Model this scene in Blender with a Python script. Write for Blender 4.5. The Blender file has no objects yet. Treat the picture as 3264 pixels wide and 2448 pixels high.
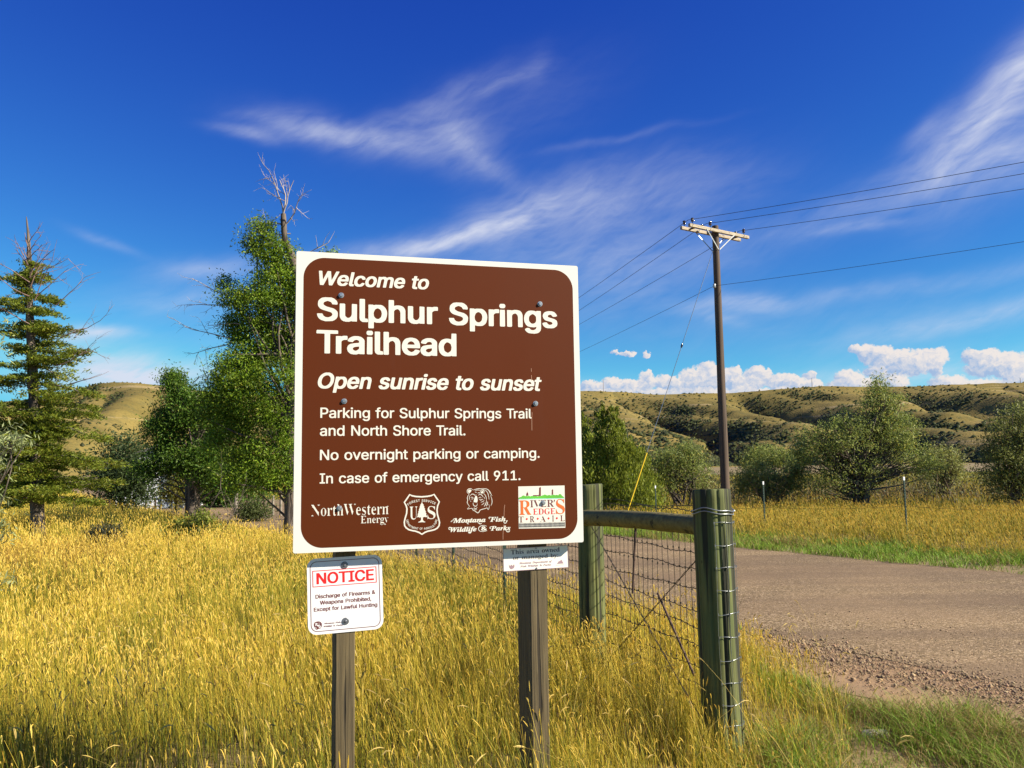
import bpy, math, random, zlib, base64
import numpy as np
from mathutils import Vector, Matrix
sc = bpy.context.scene
COL = sc.collection
R = math.radians

# ------------------------------------------------------------------ camera
CAMH = 1.6
MW = np.array([[0.99990717, -0.01362509, 0.0],
               [0.00133597, 0.09804303, 0.99518128],
               [-0.01355943, -0.9950889, 0.09805213]])      # world axes <- camera (right, down, forward)
FPX = 2690.0
cam = bpy.data.cameras.new('camera')
cam_ob = bpy.data.objects.new('camera', cam)
COL.objects.link(cam_ob)
cam.sensor_width = 36; cam.lens = FPX / 3264 * 36
cam.clip_start = 0.05; cam.clip_end = 20000
cm = Matrix.Identity(4)
for i in range(3):
    cm[i][0] = MW[i, 0]; cm[i][1] = -MW[i, 1]; cm[i][2] = -MW[i, 2]
cm[2][3] = CAMH
cam_ob.matrix_world = cm
sc.camera = cam_ob

PXS = 3264 / 2212.0
def ray(x, y):
    d = MW @ np.array([(x * PXS - 1632) / FPX, (y * PXS - 1224) / FPX, 1.0])
    return d / d[1]
def at(x, y, Y):
    return np.array([0, 0, CAMH]) + ray(x, y) * Y
def PXM(Y):                       # pixels of the survey picture per metre at depth Y
    return FPX / PXS / Y

# ------------------------------------------------------------------ sun, sky, exposure
EXPO = 1.08
SUN_EL, SUN_AZ = 33.0, 74.0       # azimuth measured from straight behind the camera towards the right
sdir = Vector((math.sin(R(SUN_AZ)) * math.cos(R(SUN_EL)), -math.cos(R(SUN_AZ)) * math.cos(R(SUN_EL)), math.sin(R(SUN_EL))))
sl = bpy.data.lights.new('sun', 'SUN'); sl.energy = 5.0; sl.angle = R(0.53); sl.color = (1.0, 0.90, 0.74)
so = bpy.data.objects.new('sun', sl); COL.objects.link(so)
so.rotation_euler = sdir.to_track_quat('Z', 'Y').to_euler(); so.location = (20, -10, 30)

sc.view_settings.view_transform = 'Standard'
sc.view_settings.look = 'None'
sc.view_settings.exposure = EXPO
sc.view_settings.gamma = 1.0

world = bpy.data.worlds.new('World'); sc.world = world
world.use_nodes = True
wt = world.node_tree; wt.nodes.clear()
def wn(t, **k):
    n = wt.nodes.new(t)
    for a, b in k.items(): setattr(n, a, b)
    return n
def setin(tree, sock, v):
    if isinstance(v, bpy.types.NodeSocket): tree.links.new(v, sock)
    elif v is not None: sock.default_value = v
def wm(op, a, b=None, c=None, clamp=False):
    n = wn('ShaderNodeMath', operation=op, use_clamp=clamp)
    for s, v in zip(n.inputs, (a, b, c)): setin(wt, s, v)
    return n.outputs[0]
def wv(op, a, b=None):
    n = wn('ShaderNodeVectorMath', operation=op)
    setin(wt, n.inputs[0], a)
    if b is not None: setin(wt, n.inputs[1], b)
    return n.outputs['Value'] if op in ('DOT_PRODUCT', 'LENGTH') else n.outputs[0]
sky = wn('ShaderNodeTexSky', sky_type='NISHITA', sun_disc=False)
sky.sun_elevation = R(SUN_EL)
sky.sun_rotation = math.pi - R(SUN_AZ)
sky.altitude = 1100; sky.air_density = 1.0; sky.dust_density = 0.15; sky.ozone_density = 3.0
ssep = wn('ShaderNodeSeparateXYZ'); wt.links.new(sky.outputs[0], ssep.inputs[0])
scomb = wn('ShaderNodeCombineXYZ')
WS = 0.12; KX = 1.0 / (WS * 2 ** EXPO)      # a deep high-plains blue: each channel of the physical sky gets its own contrast
for i, (k_, p_) in enumerate(((0.0195, 1.75), (0.0365, 1.78), (0.190, 0.82))):
    wt.links.new(wm('MULTIPLY', wm('POWER', wm('MINIMUM', ssep.outputs[i], (3.2, 5.0, 6.4)[i]), p_), k_ * KX), scomb.inputs[i])
SKYC = scomb.outputs[0]
geo = wn('ShaderNodeTexCoord')
sep = wn('ShaderNodeSeparateXYZ'); wt.links.new(geo.outputs['Generated'], sep.inputs[0])
az = wm('MULTIPLY', wm('ARCTAN2', sep.outputs[0], sep.outputs[1]), 57.2958)
el = wm('MULTIPLY', wm('ARCSINE', sep.outputs[2]), 57.2958)
comb = wn('ShaderNodeCombineXYZ'); wt.links.new(az, comb.inputs[0]); wt.links.new(el, comb.inputs[1])
UV = comb.outputs[0]
def ae(x, y):                     # bearing and height angle of a direction, degrees
    d = ray(x, y); return math.degrees(math.atan2(d[0], d[1])), math.degrees(math.atan2(d[2], math.hypot(d[0], d[1])))
DEG = 57.2958 / (FPX / PXS)
def mapping(vec, loc, rot, scl):
    n = wn('ShaderNodeMapping', vector_type='TEXTURE'); setin(wt, n.inputs[0], vec)
    n.inputs['Location'].default_value = (loc[0], loc[1], 0); n.inputs['Rotation'].default_value = (0, 0, rot)
    n.inputs['Scale'].default_value = (scl[0], scl[1], 1); return n.outputs[0]
def noise(vec, scale, detail=5, rough=0.55, dist=0.0, color=False):
    n = wn('ShaderNodeTexNoise'); setin(wt, n.inputs['Vector'], vec)
    n.inputs['Scale'].default_value = scale; n.inputs['Detail'].default_value = detail
    n.inputs['Roughness'].default_value = rough; n.inputs['Distortion'].default_value = dist
    return n.outputs['Color' if color else 'Fac']
# high thin cloud: soft streaks, each a stretched blur, torn up by stretched noise
warp = wv('SCALE', wv('SUBTRACT', noise(UV, 0.16, 3, 0.5, 0.0, True), (0.5, 0.5, 0.5))); warp.node.inputs['Scale'].default_value = 2.0
UW = wv('ADD', UV, warp)
streaks = [  # x, y, half length, half width, tilt, amount
    (530, 288, 60, 13, -2, .34), (650, 276, 110, 18, -4, .34), (780, 292, 150, 26, -8, .32), (900, 290, 120, 40, 4, .22), (1000, 300, 80, 50, -45, .22), (1050, 345, 110, 20, -32, .14),
    (1080, 188, 90, 14, 18, .20), (1160, 150, 40, 24, 60, .08), (950, 215, 160, 22, 22, .12), (1330, 300, 160, 8, 8, .10), (1120, 240, 200, 70, 20, .06),
    (860, 540, 170, 18, 8, .34), (990, 510, 180, 24, 12, .40), (1110, 470, 150, 34, 24, .34), (1060, 440, 60, 20, 10, .14), (1260, 430, 200, 60, 12, .24), (1450, 420, 200, 60, 6, .16), (1400, 560, 220, 50, 4, .20),
    (1300, 640, 220, 50, 6, .14), (1200, 540, 260, 60, 6, .16),
    (2150, 240, 130, 46, 42, .42), (2205, 165, 90, 34, 36, .42), (2060, 300, 90, 34, 24, .26), (2000, 280, 60, 16, 40, .14), (1920, 420, 260, 40, 16, .18), (2230, 330, 160, 50, 25, .26), (2120, 350, 150, 30, 10, .2),
    (2080, 690, 200, 22, 9, .36), (1585, 656, 80, 18, -3, .50), (1560, 690, 60, 14, -20, .16), (1840, 495, 90, 10, 6, .22), (1820, 640, 200, 16, 8, .14), (2150, 590, 150, 20, 6, .14),
    (455, 575, 110, 22, 10, .32), (380, 640, 150, 26, 10, .20), (230, 522, 60, 9, -18, .18), (205, 716, 60, 11, 3, .55), (150, 730, 70, 12, 0, .3),
    (255, 790, 150, 34, -4, .60), (330, 825, 120, 28, -6, .50), (160, 830, 140, 30, 0, .42), (480, 800, 130, 26, 0, .32),
    (1700, 700, 500, 60, 0, .09), (640, 700, 300, 60, 5, .14), (1500, 842, 600, 22, 0, .34), (2100, 815, 300, 50, 0, .26)]
acc = None
for (x, y, ln, wd, an, am) in streaks:
    v = wv('SUBTRACT', UW, (*ae(x, y), 0)); c_, s_ = math.cos(R(an)), math.sin(R(an))
    a_ = wv('DOT_PRODUCT', v, (c_ / (ln * DEG), s_ / (ln * DEG), 0)); b_ = wv('DOT_PRODUCT', v, (-s_ / (wd * DEG), c_ / (wd * DEG), 0))
    g = wm('POWER', 0.36788, wm('MULTIPLY_ADD', a_, a_, wm('MULTIPLY', b_, b_)))
    acc = wm('MULTIPLY', g, am) if acc is None else wm('MULTIPLY_ADD', g, am, acc)
fine = noise(mapping(UW, (0, 0), R(14), (3.6, 0.9)), 0.9, 7, 0.58, 0.25)
fine2 = noise(mapping(UW, (3, 5), R(34), (4.0, 0.7)), 1.5, 5, 0.55)
tear = wm('ADD', wm('MULTIPLY', fine, 1.9), wm('MULTIPLY', fine2, 0.7))
cir = wm('MULTIPLY', acc, wm('SUBTRACT', tear, 0.42), None, True)
cir = wm('MULTIPLY', cir, 0.92, None, True)
# heaped clouds along the hill line
cum = [  # x, y, rx, ry
    (1267, 832, 14, 12), (1292, 836, 18, 12), (1325, 830, 24, 14), (1350, 834, 22, 14), (1397, 823, 20, 16), (1400, 812, 11, 10), (1376, 834, 18, 12),
    (1435, 827, 20, 15), (1458, 830, 18, 14), (1496, 816, 24, 18), (1475, 830, 24, 16), (1530, 806, 22, 20), (1525, 793, 12, 9), (1548, 812, 22, 20), (1520, 828, 40, 18),
    (1581, 816, 22, 18), (1590, 804, 10, 10), (1635, 814, 24, 20), (1631, 801, 11, 10), (1654, 806, 12, 10), (1610, 832, 34, 14), (1683, 824, 26, 15), (1714, 828, 24, 14), (1751, 812, 12, 8), (1745, 832, 26, 10),
    (1852, 756, 14, 9), (1880, 763, 24, 17), (1908, 768, 24, 18), (1942, 776, 26, 18), (1985, 778, 26, 18), (2021, 771, 20, 16), (2022, 790, 13, 20), (1950, 790, 60, 16),
    (1892, 804, 20, 10), (1932, 826, 26, 14), (1834, 818, 26, 18), (1845, 835, 50, 14), (2104, 770, 22, 14), (2132, 777, 26, 18), (2172, 787, 30, 20), (2150, 795, 50, 14),
    (2051, 832, 34, 16), (2198, 824, 30, 16), (2100, 838, 60, 14), (1355, 762, 15, 6), (1398, 766, 8, 6), (1330, 760, 12, 4), (2240, 800, 50, 30), (2260, 840, 60, 20),
    (1300, 850, 60, 9), (1400, 850, 60, 9), (1480, 850, 60, 10), (1570, 850, 60, 10), (1660, 850, 60, 9), (1850, 852, 60, 9), (1950, 852, 60, 10), (2060, 854, 60, 10), (2170, 854, 60, 9)]
cw = wv('SCALE', wv('SUBTRACT', noise(UV, 1.5, 6, 0.62, 0.0, True), (0.5, 0.5, 0.5))); cw.node.inputs['Scale'].default_value = 1.05
UC = wv('ADD', UV, cw)
fld = None; shd = None; wsum = None
for (x, y, rx, ry) in cum:
    m = wv('MULTIPLY', wv('SUBTRACT', UC, (*ae(x, y), 0)), (1 / (rx * DEG * 1.30), 1 / (ry * DEG * 1.42), 0))
    d = wm('SUBTRACT', 1.0, wv('DOT_PRODUCT', m, m), None, True)
    l = wv('DOT_PRODUCT', m, (0.55, 0.65, 0))
    p = wm('MULTIPLY', d, l)
    fld = d if fld is None else wm('SMOOTH_MAX', fld, d, 0.07)
    shd = p if shd is None else wm('ADD', shd, p)
    wsum = wm('ADD', d, 0.08) if wsum is None else wm('ADD', wsum, d)
lit = wm('DIVIDE', shd, wsum)
calpha = wn('ShaderNodeMapRange', interpolation_type='SMOOTHSTEP'); wt.links.new(fld, calpha.inputs[0])
calpha.inputs[1].default_value = 0.10; calpha.inputs[2].default_value = 0.46
crelief = noise(mapping(UC, (0, 0), 0, (1, 0.8)), 2.6, 5, 0.6)
litn = wm('ADD', wm('MULTIPLY', lit, 0.75), wm('MULTIPLY', wm('SUBTRACT', crelief, 0.45), 1.3))
cramp = wn('ShaderNodeMapRange'); wt.links.new(litn, cramp.inputs[0]); cramp.inputs[1].default_value = -0.30; cramp.inputs[2].default_value = 0.30
ccol = wn('ShaderNodeMixRGB'); wt.links.new(cramp.outputs[0], ccol.inputs[0])
CL = 5.6 * 2 ** (0.45 - EXPO)
ccol.inputs[1].default_value = (0.40 * CL, 0.54 * CL, 0.80 * CL, 1); ccol.inputs[2].default_value = (1.0 * CL, 0.90 * CL, 0.84 * CL, 1)
m1 = wn('ShaderNodeMixRGB'); wt.links.new(cir, m1.inputs[0]); wt.links.new(SKYC, m1.inputs[1]); m1.inputs[2].default_value = (0.78 * CL, 0.82 * CL, 0.96 * CL, 1)
m2 = wn('ShaderNodeMixRGB'); wt.links.new(wm('MULTIPLY', calpha.outputs[0], 0.93), m2.inputs[0]); wt.links.new(m1.outputs[0], m2.inputs[1]); wt.links.new(ccol.outputs[0], m2.inputs[2])
bg = wn('ShaderNodeBackground'); wt.links.new(m2.outputs[0], bg.inputs[0]); bg.inputs[1].default_value = WS
wo = wn('ShaderNodeOutputWorld'); wt.links.new(bg.outputs[0], wo.inputs[0])
world.cycles.sampling_method = 'MANUAL'; world.cycles.sample_map_resolution = 512

# ------------------------------------------------------------------ helpers: objects
def tag(o, label=None, cat=None, group=None, kind=None):
    if label: o['label'] = label
    if cat: o['category'] = cat
    if group: o['group'] = group
    if kind: o['kind'] = kind
    return o
def thing(name, base, label, cat, group=None):
    o = bpy.data.objects.new(name, None); COL.objects.link(o)
    o.empty_display_size = 0.2
    o.location = tuple(float(v) for v in base)
    o['base'] = [float(v) for v in base]
    return tag(o, label, cat, group)
def basis(o):
    b = np.zeros(3)
    while o is not None:
        b = b + np.array(o.location); o = o.parent
    return b
def link(name, me, mat, parent=None, shift=True):
    o = bpy.data.objects.new(name, me); COL.objects.link(o)
    if mat is not None: me.materials.append(mat)
    if parent is not None: o.parent = parent
    return o
def np_mesh(name, V, F, mat, parent=None, col=None, smooth=False, local=False):
    V = np.asarray(V, np.float32).reshape(-1, 3); F = np.asarray(F, np.int32)
    if parent is not None and not local: V = V - basis(parent).astype(np.float32)
    me = bpy.data.meshes.new(name)
    me.vertices.add(len(V)); me.vertices.foreach_set('co', V.ravel())
    k = F.shape[1]; me.loops.add(F.size); me.loops.foreach_set('vertex_index', F.ravel())
    me.polygons.add(len(F)); me.polygons.foreach_set('loop_start', np.arange(0, F.size, k, dtype=np.int32))
    if smooth: me.polygons.foreach_set('use_smooth', np.ones(len(F), bool))
    me.update(calc_edges=True)
    if col is not None:
        a = me.color_attributes.new('Col', 'FLOAT_COLOR', 'POINT')
        c = np.ones((len(V), 4), np.float32); c[:, :3] = np.asarray(col, np.float32).reshape(-1, 3)
        a.data.foreach_set('color', c.ravel())
    return link(name, me, mat, parent)
class MB:
    """collects shapes in world space and links them as one mesh object"""
    def __init__(s): s.v = []; s.f = []; s.sm = []
    def add(s, V, F, smooth=False):
        b = len(s.v); s.v += [tuple(map(float, p)) for p in V]
        s.f += [tuple(int(i) + b for i in f) for f in F]; s.sm += [smooth] * len(F)
    def box(s, o, ax, lo, hi):
        P = []
        for z in (lo[2], hi[2]):
            for x, y in ((lo[0], lo[1]), (hi[0], lo[1]), (hi[0], hi[1]), (lo[0], hi[1])):
                P.append(np.asarray(o) + ax[0] * x + ax[1] * y + ax[2] * z)
        s.add(P, [(0, 3, 2, 1), (4, 5, 6, 7), (0, 1, 5, 4), (1, 2, 6, 5), (2, 3, 7, 6), (3, 0, 4, 7)])
    def prism(s, loop, o, ax, z0, z1, bev=0.0):
        L = np.asarray(loop, float); n = len(L); P = []
        rings = [(z0, 0), (z1, 0)] if not bev else [(z0, 0), (z1 - bev, 0), (z1, bev)]
        c = L.mean(0)
        for z, b in rings:
            Q = L if not b else L + (c - L) / np.linalg.norm(c - L, axis=1)[:, None] * b
            P += [np.asarray(o) + ax[0] * x + ax[1] * y + ax[2] * z for x, y in Q]
        F = [tuple(range(n))[::-1], tuple(range((len(rings) - 1) * n, len(rings) * n))]
        for r in range(len(rings) - 1):
            F += [(r * n + i, r * n + (i + 1) % n, (r + 1) * n + (i + 1) % n, (r + 1) * n + i) for i in range(n)]
        s.add(P, F)
    def tube(s, path, rad, k=8, cap=True, jit=0.0, rng=None, smooth=True):
        P = np.asarray(path, float); n = len(P)
        r = np.full(n, rad) if np.isscalar(rad) else np.asarray(rad, float)
        T = np.gradient(P, axis=0); T /= np.linalg.norm(T, axis=1)[:, None] + 1e-12
        ref = np.array([0, 0, 1.]) if abs(T[0][2]) < 0.9 else np.array([1., 0, 0])
        V = []
        a = np.linspace(0, 2 * math.pi, k, endpoint=False)
        u = np.cross(ref, T[0]); u /= np.linalg.norm(u)
        for i in range(n):
            u = u - (u @ T[i]) * T[i]; u /= np.linalg.norm(u) + 1e-12
            w = np.cross(T[i], u)
            rr = r[i] * (1 + (rng.uniform(-jit, jit, k) if jit else 0))
            V.append(P[i] + np.outer(np.cos(a) * rr, u) + np.outer(np.sin(a) * rr, w))
        V = np.vstack(V)
        F = [(i * k + j, i * k + (j + 1) % k, (i + 1) * k + (j + 1) % k, (i + 1) * k + j) for i in range(n - 1) for j in range(k)]
        s.add(V, F, smooth)
        if cap: s.add(np.vstack([V[:k], V[-k:]]), [tuple(range(k))[::-1], tuple(range(k, 2 * k))])
    def build(s, name, mat, parent=None):
        b = basis(parent) if parent is not None else np.zeros(3)
        me = bpy.data.meshes.new(name)
        me.from_pydata([tuple(np.array(p) - b) for p in s.v], [], s.f)
        me.polygons.foreach_set('use_smooth', np.array(s.sm, bool)); me.update()
        return link(name, me, mat, parent)

# ------------------------------------------------------------------ helpers: materials
class NT:
    def __init__(s, name):
        s.m = bpy.data.materials.new(name); s.m.use_nodes = True; s.t = s.m.node_tree; s.t.nodes.clear()
        s.out = s.t.nodes.new('ShaderNodeOutputMaterial'); s.tc = s.t.nodes.new('ShaderNodeTexCoord')
        s.obj = s.tc.outputs['Object']
    def n(s, t, **k):
        x = s.t.nodes.new(t)
        for a, b in k.items(): setattr(x, a, b)
        return x
    def set(s, sock, v): setin(s.t, sock, v)
    def math(s, op, a, b=None, clamp=False):
        x = s.n('ShaderNodeMath', operation=op, use_clamp=clamp); s.set(x.inputs[0], a)
        if b is not None: s.set(x.inputs[1], b)
        return x.outputs[0]
    def map(s, scale, vec=None):
        x = s.n('ShaderNodeMapping'); s.set(x.inputs[0], vec or s.obj); x.inputs['Scale'].default_value = scale; return x.outputs[0]
    def noise(s, scale, detail=4, rough=0.55, vec=None, dist=0.0):
        x = s.n('ShaderNodeTexNoise'); s.set(x.inputs['Vector'], vec or s.obj)
        x.inputs['Scale'].default_value = scale; x.inputs['Detail'].default_value = detail; x.inputs['Roughness'].default_value = rough; x.inputs['Distortion'].default_value = dist
        return x.outputs['Fac']
    def voro(s, scale, vec=None, out='Distance', feature='F1'):
        x = s.n('ShaderNodeTexVoronoi', feature=feature); s.set(x.inputs['Vector'], vec or s.obj); x.inputs['Scale'].default_value = scale
        return x.outputs[out]
    def ramp(s, f, stops):
        x = s.n('ShaderNodeValToRGB'); s.set(x.inputs[0], f); e = x.color_ramp.elements
        while len(e) < len(stops): e.new(0.5)
        for q, (p, c) in zip(e, stops):
            q.position = p; q.color = (*c, 1) if len(c) == 3 else c
        return x.outputs[0]
    def range(s, f, a, b, c=0.0, d=1.0):
        x = s.n('ShaderNodeMapRange'); s.set(x.inputs[0], f)
        for i, v in zip((1, 2, 3, 4), (a, b, c, d)): x.inputs[i].default_value = v
        return x.outputs[0]
    def mix(s, f, a, b, mode='MIX'):
        x = s.n('ShaderNodeMixRGB', blend_type=mode); s.set(x.inputs[0], f)
        for i, v in ((1, a), (2, b)): s.set(x.inputs[i], (*v, 1) if isinstance(v, tuple) and len(v) == 3 else v)
        return x.outputs[0]
    def bump(s, h, strength, dist):
        x = s.n('ShaderNodeBump'); s.set(x.inputs['Height'], h); x.inputs['Strength'].default_value = strength; x.inputs['Distance'].default_value = dist
        return x.outputs[0]
    def finish(s, col, rough=0.8, normal=None, metal=0.0, spec=None, coat=None):
        p = s.n('ShaderNodeBsdfPrincipled'); s.set(p.inputs['Base Color'], (*col, 1) if isinstance(col, tuple) and len(col) == 3 else col)
        s.set(p.inputs['Roughness'], rough); p.inputs['Metallic'].default_value = metal
        if spec is not None: p.inputs['Specular IOR Level'].default_value = spec
        if coat: p.inputs['Coat Weight'].default_value = coat[0]; p.inputs['Coat Roughness'].default_value = coat[1]
        if normal is not None: s.set(p.inputs['Normal'], normal)
        s.t.links.new(p.outputs[0], s.out.inputs[0]); return s.m
def plain(name, col, rough=0.7, var=0.12, scale=6.0, metal=0.0, spec=None):
    t = NT(name); f = t.noise(scale, 5)
    lo = tuple(c * (1 - var) for c in col); hi = tuple(min(1, c * (1 + var)) for c in col)
    return t.finish(t.ramp(f, [(0.3, lo), (0.7, hi)]), rough, None, metal, spec)
def leafy(name, rough=0.55, trans=0.35, spec=0.3):
    t = NT(name)
    a = t.n('ShaderNodeVertexColor', layer_name='Col')
    p = t.n('ShaderNodeBsdfPrincipled'); t.t.links.new(a.outputs[0], p.inputs['Base Color']); p.inputs['Roughness'].default_value = rough; p.inputs['Specular IOR Level'].default_value = spec
    tr = t.n('ShaderNodeBsdfTranslucent'); t.t.links.new(a.outputs[0], tr.inputs[0])
    mx = t.n('ShaderNodeMixShader'); mx.inputs[0].default_value = trans
    t.t.links.new(p.outputs[0], mx.inputs[1]); t.t.links.new(tr.outputs[0], mx.inputs[2]); t.t.links.new(mx.outputs[0], t.out.inputs[0])
    return t.m
def wood(name, a, b, crack, grain=(40, 40, 1.6), cracks=(26, 26, 0.9), cw=0.60, rough=0.85, moss=None):
    t = NT(name)
    g = t.noise(1.0, 6, 0.65, t.map(grain), 0.4)
    c = t.ramp(g, [(0.30, a), (0.68, b)])
    big = t.noise(3.0, 3, 0.5)
    if moss: c = t.mix(t.range(big, 0.42, 0.62, 0, 0.75), c, moss)
    k = t.noise(1.0, 3, 0.5, t.map(cracks), 0.2)
    km = t.range(k, cw, cw + 0.05)
    c = t.mix(t.math('MULTIPLY', km, 0.85), c, crack)
    kn = t.voro(11.0, t.map((1, 1, 0.55)))
    c = t.mix(t.range(kn, 0.07, 0.03, 0, 0.6), c, crack)
    h = t.math('SUBTRACT', g, t.math('MULTIPLY', km, 1.4))
    return t.finish(c, rough, t.bump(h, 0.7, 0.006))

# ------------------------------------------------------------------ helpers: noise in numpy
def vnoise(x, y, seed=0):
    x = np.asarray(x, float); y = np.asarray(y, float)
    xi = np.floor(x).astype(np.int64); yi = np.floor(y).astype(np.int64); fx = x - xi; fy = y - yi
    fx = fx * fx * (3 - 2 * fx); fy = fy * fy * (3 - 2 * fy)
    def h(a, b):
        n = (a * 374761393 + b * 668265263 + seed * 1442695041) & 0xffffffff
        n = ((n ^ (n >> 13)) * 1274126177) & 0xffffffff
        return ((n ^ (n >> 16)) & 0xffff) / 65535.0
    return (h(xi, yi) * (1 - fx) + h(xi + 1, yi) * fx) * (1 - fy) + (h(xi, yi + 1) * (1 - fx) + h(xi + 1, yi + 1) * fx) * fy
def fbm(x, y, seed=0, o=4):
    s = 0; a = 0.5; n = 0
    for i in range(o):
        s = s + a * vnoise(x * 2 ** i + 17 * i, y * 2 ** i - 9 * i, seed + i); n += a; a *= 0.5
    return s / n
# ------------------------------------------------------------------ the setting: ground, shoulder, road, river, hills
def nu(X, Y): return 0.847 * X + 0.532 * Y          # distance across the road; the road lies between 6.25 and 12.4
def along_road(X, Y): return -0.532 * X + 0.847 * Y
RN, RF = 6.2, 12.4
def sheet(name, outline, z, mat):
    P = np.array([(x, y, z) for x, y in outline]); o = np_mesh(name, P, [list(range(len(P)))], mat)
    return tag(o, kind='structure')

t = NT('dry_earth')
n1 = t.noise(0.7, 6, 0.6); n2 = t.noise(14, 4, 0.6)
c = t.ramp(n1, [(0.3, (0.16, 0.11, 0.045)), (0.7, (0.27, 0.19, 0.075))])
c = t.mix(t.range(n2, 0.35, 0.7, 0, 0.55), c, (0.10, 0.085, 0.03))
earth = t.finish(c, 0.95, t.bump(n2, 0.5, 0.03))
sheet('ground', [(-4000, -400), (4000, -400), (4000, 6000), (-4000, 6000)], 0.0, earth)

t = NT('sandy_shoulder')
n1 = t.noise(1.6, 5, 0.6); n2 = t.noise(60, 4, 0.7)
c = t.ramp(n1, [(0.3, (0.20, 0.130, 0.062)), (0.7, (0.36, 0.225, 0.105))])
c = t.mix(t.range(n2, 0.45, 0.75, 0, 0.6), c, (0.14, 0.10, 0.07))
shoulder_mat = t.finish(c, 0.95, t.bump(n2, 0.6, 0.01))
def strip(name, n0, n1_, a0, a1, z, mat, wob=0.12, seed=3, step=0.4, dens=None):
    S = np.arange(a0, a1, step); V = []; F = []
    for i, s in enumerate(S):
        for e, nn in enumerate((n0, n1_)):
            k = nn + wob * (float(fbm(s * 0.5, e * 9.0, seed)) - 0.5) * 2 + wob * 0.7 * (float(fbm(s * 2.2, e * 9.0, seed + 5)) - 0.5) * 2
            V.append((0.847 * k - 0.532 * s, 0.532 * k + 0.847 * s, z))
    m = len(S); F = [(2 * i, 2 * i + 1, 2 * i + 3, 2 * i + 2) for i in range(m - 1)]
    return tag(np_mesh(name, V, F, mat), kind='structure')
strip('road_shoulder', 5.15, 6.9, -14, 9.5, 0.004, shoulder_mat, 0.45)

t = NT('chip_seal')
sp = t.voro(75.0, None, 'Color'); sv = t.n('ShaderNodeSeparateColor'); t.set(sv.inputs[0], sp)
edge = t.voro(75.0)
big = t.noise(0.35, 5, 0.6)
rot = t.n('ShaderNodeMapping'); t.set(rot.inputs[0], t.obj); rot.inputs['Rotation'].default_value = (0, 0, math.atan2(-0.532, 0.847)); 
trk = t.n('ShaderNodeMapping'); t.set(trk.inputs[0], t.obj); trk.inputs['Rotation'].default_value = (0, 0, -math.atan2(0.847, -0.532)); trk.inputs['Scale'].default_value = (0.12, 1.1, 1)
track = t.noise(1.0, 4, 0.55, trk.outputs[0])
c = t.ramp(sv.outputs[0], [(0.0, (0.05, 0.034, 0.016)), (0.35, (0.170, 0.120, 0.058)), (0.75, (0.275, 0.195, 0.098)), (1.0, (0.56, 0.42, 0.26))])
c = t.mix(t.range(track, 0.38, 0.62, 0, 0.7), c, (0.135, 0.092, 0.055))
c = t.mix(t.range(big, 0.45, 0.7, 0, 0.35), c, (0.36, 0.245, 0.13))
h = t.math('SUBTRACT', 1.0, edge)
road_mat = t.finish(c, 0.9, t.bump(h, 0.8, 0.006), spec=0.2)
strip('road', RN, RF, -60, 260, 0.010, road_mat, 0.14, 11)

t = NT('river_water')
wv_ = t.noise(1.0, 4, 0.6, t.map((0.5, 2.5, 1)))
water_mat = t.finish((0.10, 0.15, 0.20), 0.12, t.bump(wv_, 0.25, 0.2))
sheet('river', [(34, 66), (120, 60), (300, 100), (300, 150), (60, 128), (38, 105)], 0.012, water_mat)

# ---- hills: a plateau whose edge is cut by gullies into long rounded spurs
gx = np.linspace(-1500, 1750, 651); gy = np.concatenate([np.linspace(330, 1180, 190), np.linspace(1195, 2300, 40)])
GX, GY = np.meshgrid(gx, gy)
def hill_h(X, Y):
    w = 80 * (fbm(X / 300, Y / 400, 21) - 0.5) + 16 * (fbm(X / 70, Y / 90, 22) - 0.5)
    foot = 470 + 190 * (fbm(X / 420, 3.0 + 0 * Y, 25) - 0.5) - 60 * np.exp(-((X + 420) / 260) ** 2)
    s = np.clip((Y - foot) / 560, 0, 1)
    top = 91 + 7 * (fbm(X / 190, Y / 600, 31) - 0.5) * 2 + 14 * np.exp(-((X + 460) / 80) ** 2) + 1.5 * (fbm(X / 30, Y / 60, 33) - 0.5)
    env = np.clip(4 * s * (1 - s), 0, 1) ** 0.65
    u = (X + 0.10 * (Y - 700) + w) / 150
    spur = np.abs(np.sin(np.pi * u)) ** 0.75
    amp = 22 + 46 * vnoise(np.floor(u) * 3.3, 0 * Y, 8) * (0.55 + 0.6 * fbm(X / 300, Y / 300, 9))
    u2 = (X + 0.30 * Y + 0.7 * w) / 56
    spur2 = np.abs(np.sin(np.pi * u2)) ** 0.8
    h = top * (s ** 1.05 + 0.10 * np.exp(-((s - 0.32) / 0.10) ** 2) * (fbm(X / 160, 0 * Y + 2, 47) * 1.6)) - env * amp * (1 - spur) * 0.86 - env * (6 + 6 * (X < -150)) * (1 - spur2)
    h += env * 7 * (fbm(X / 30, Y / 30, 41) - 0.5) + env * 12 * (fbm(X / 75, Y / 75, 43) - 0.5)
    return np.where(s <= 0, -3, np.maximum(h, -1 + 4 * s))
HZ = hill_h(GX, GY)
V = np.stack([GX, GY, HZ], -1).reshape(-1, 3)
ny, nx = GX.shape
ii = (np.arange(ny - 1)[:, None] * nx + np.arange(nx - 1)[None, :]).ravel()
F = np.stack([ii, ii + 1, ii + nx + 1, ii + nx], 1)
t = NT('hill_grass')
n1 = t.noise(0.012, 6, 0.62); n2 = t.noise(0.09, 5, 0.65); n3 = t.noise(0.5, 3, 0.6)
c = t.ramp(n1, [(0.30, (0.128, 0.100, 0.028)), (0.5, (0.185, 0.142, 0.040)), (0.72, (0.250, 0.185, 0.058))])
c = t.mix(t.range(n2, 0.50, 0.68, 0, 0.75), c, (0.085, 0.085, 0.035))
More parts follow.
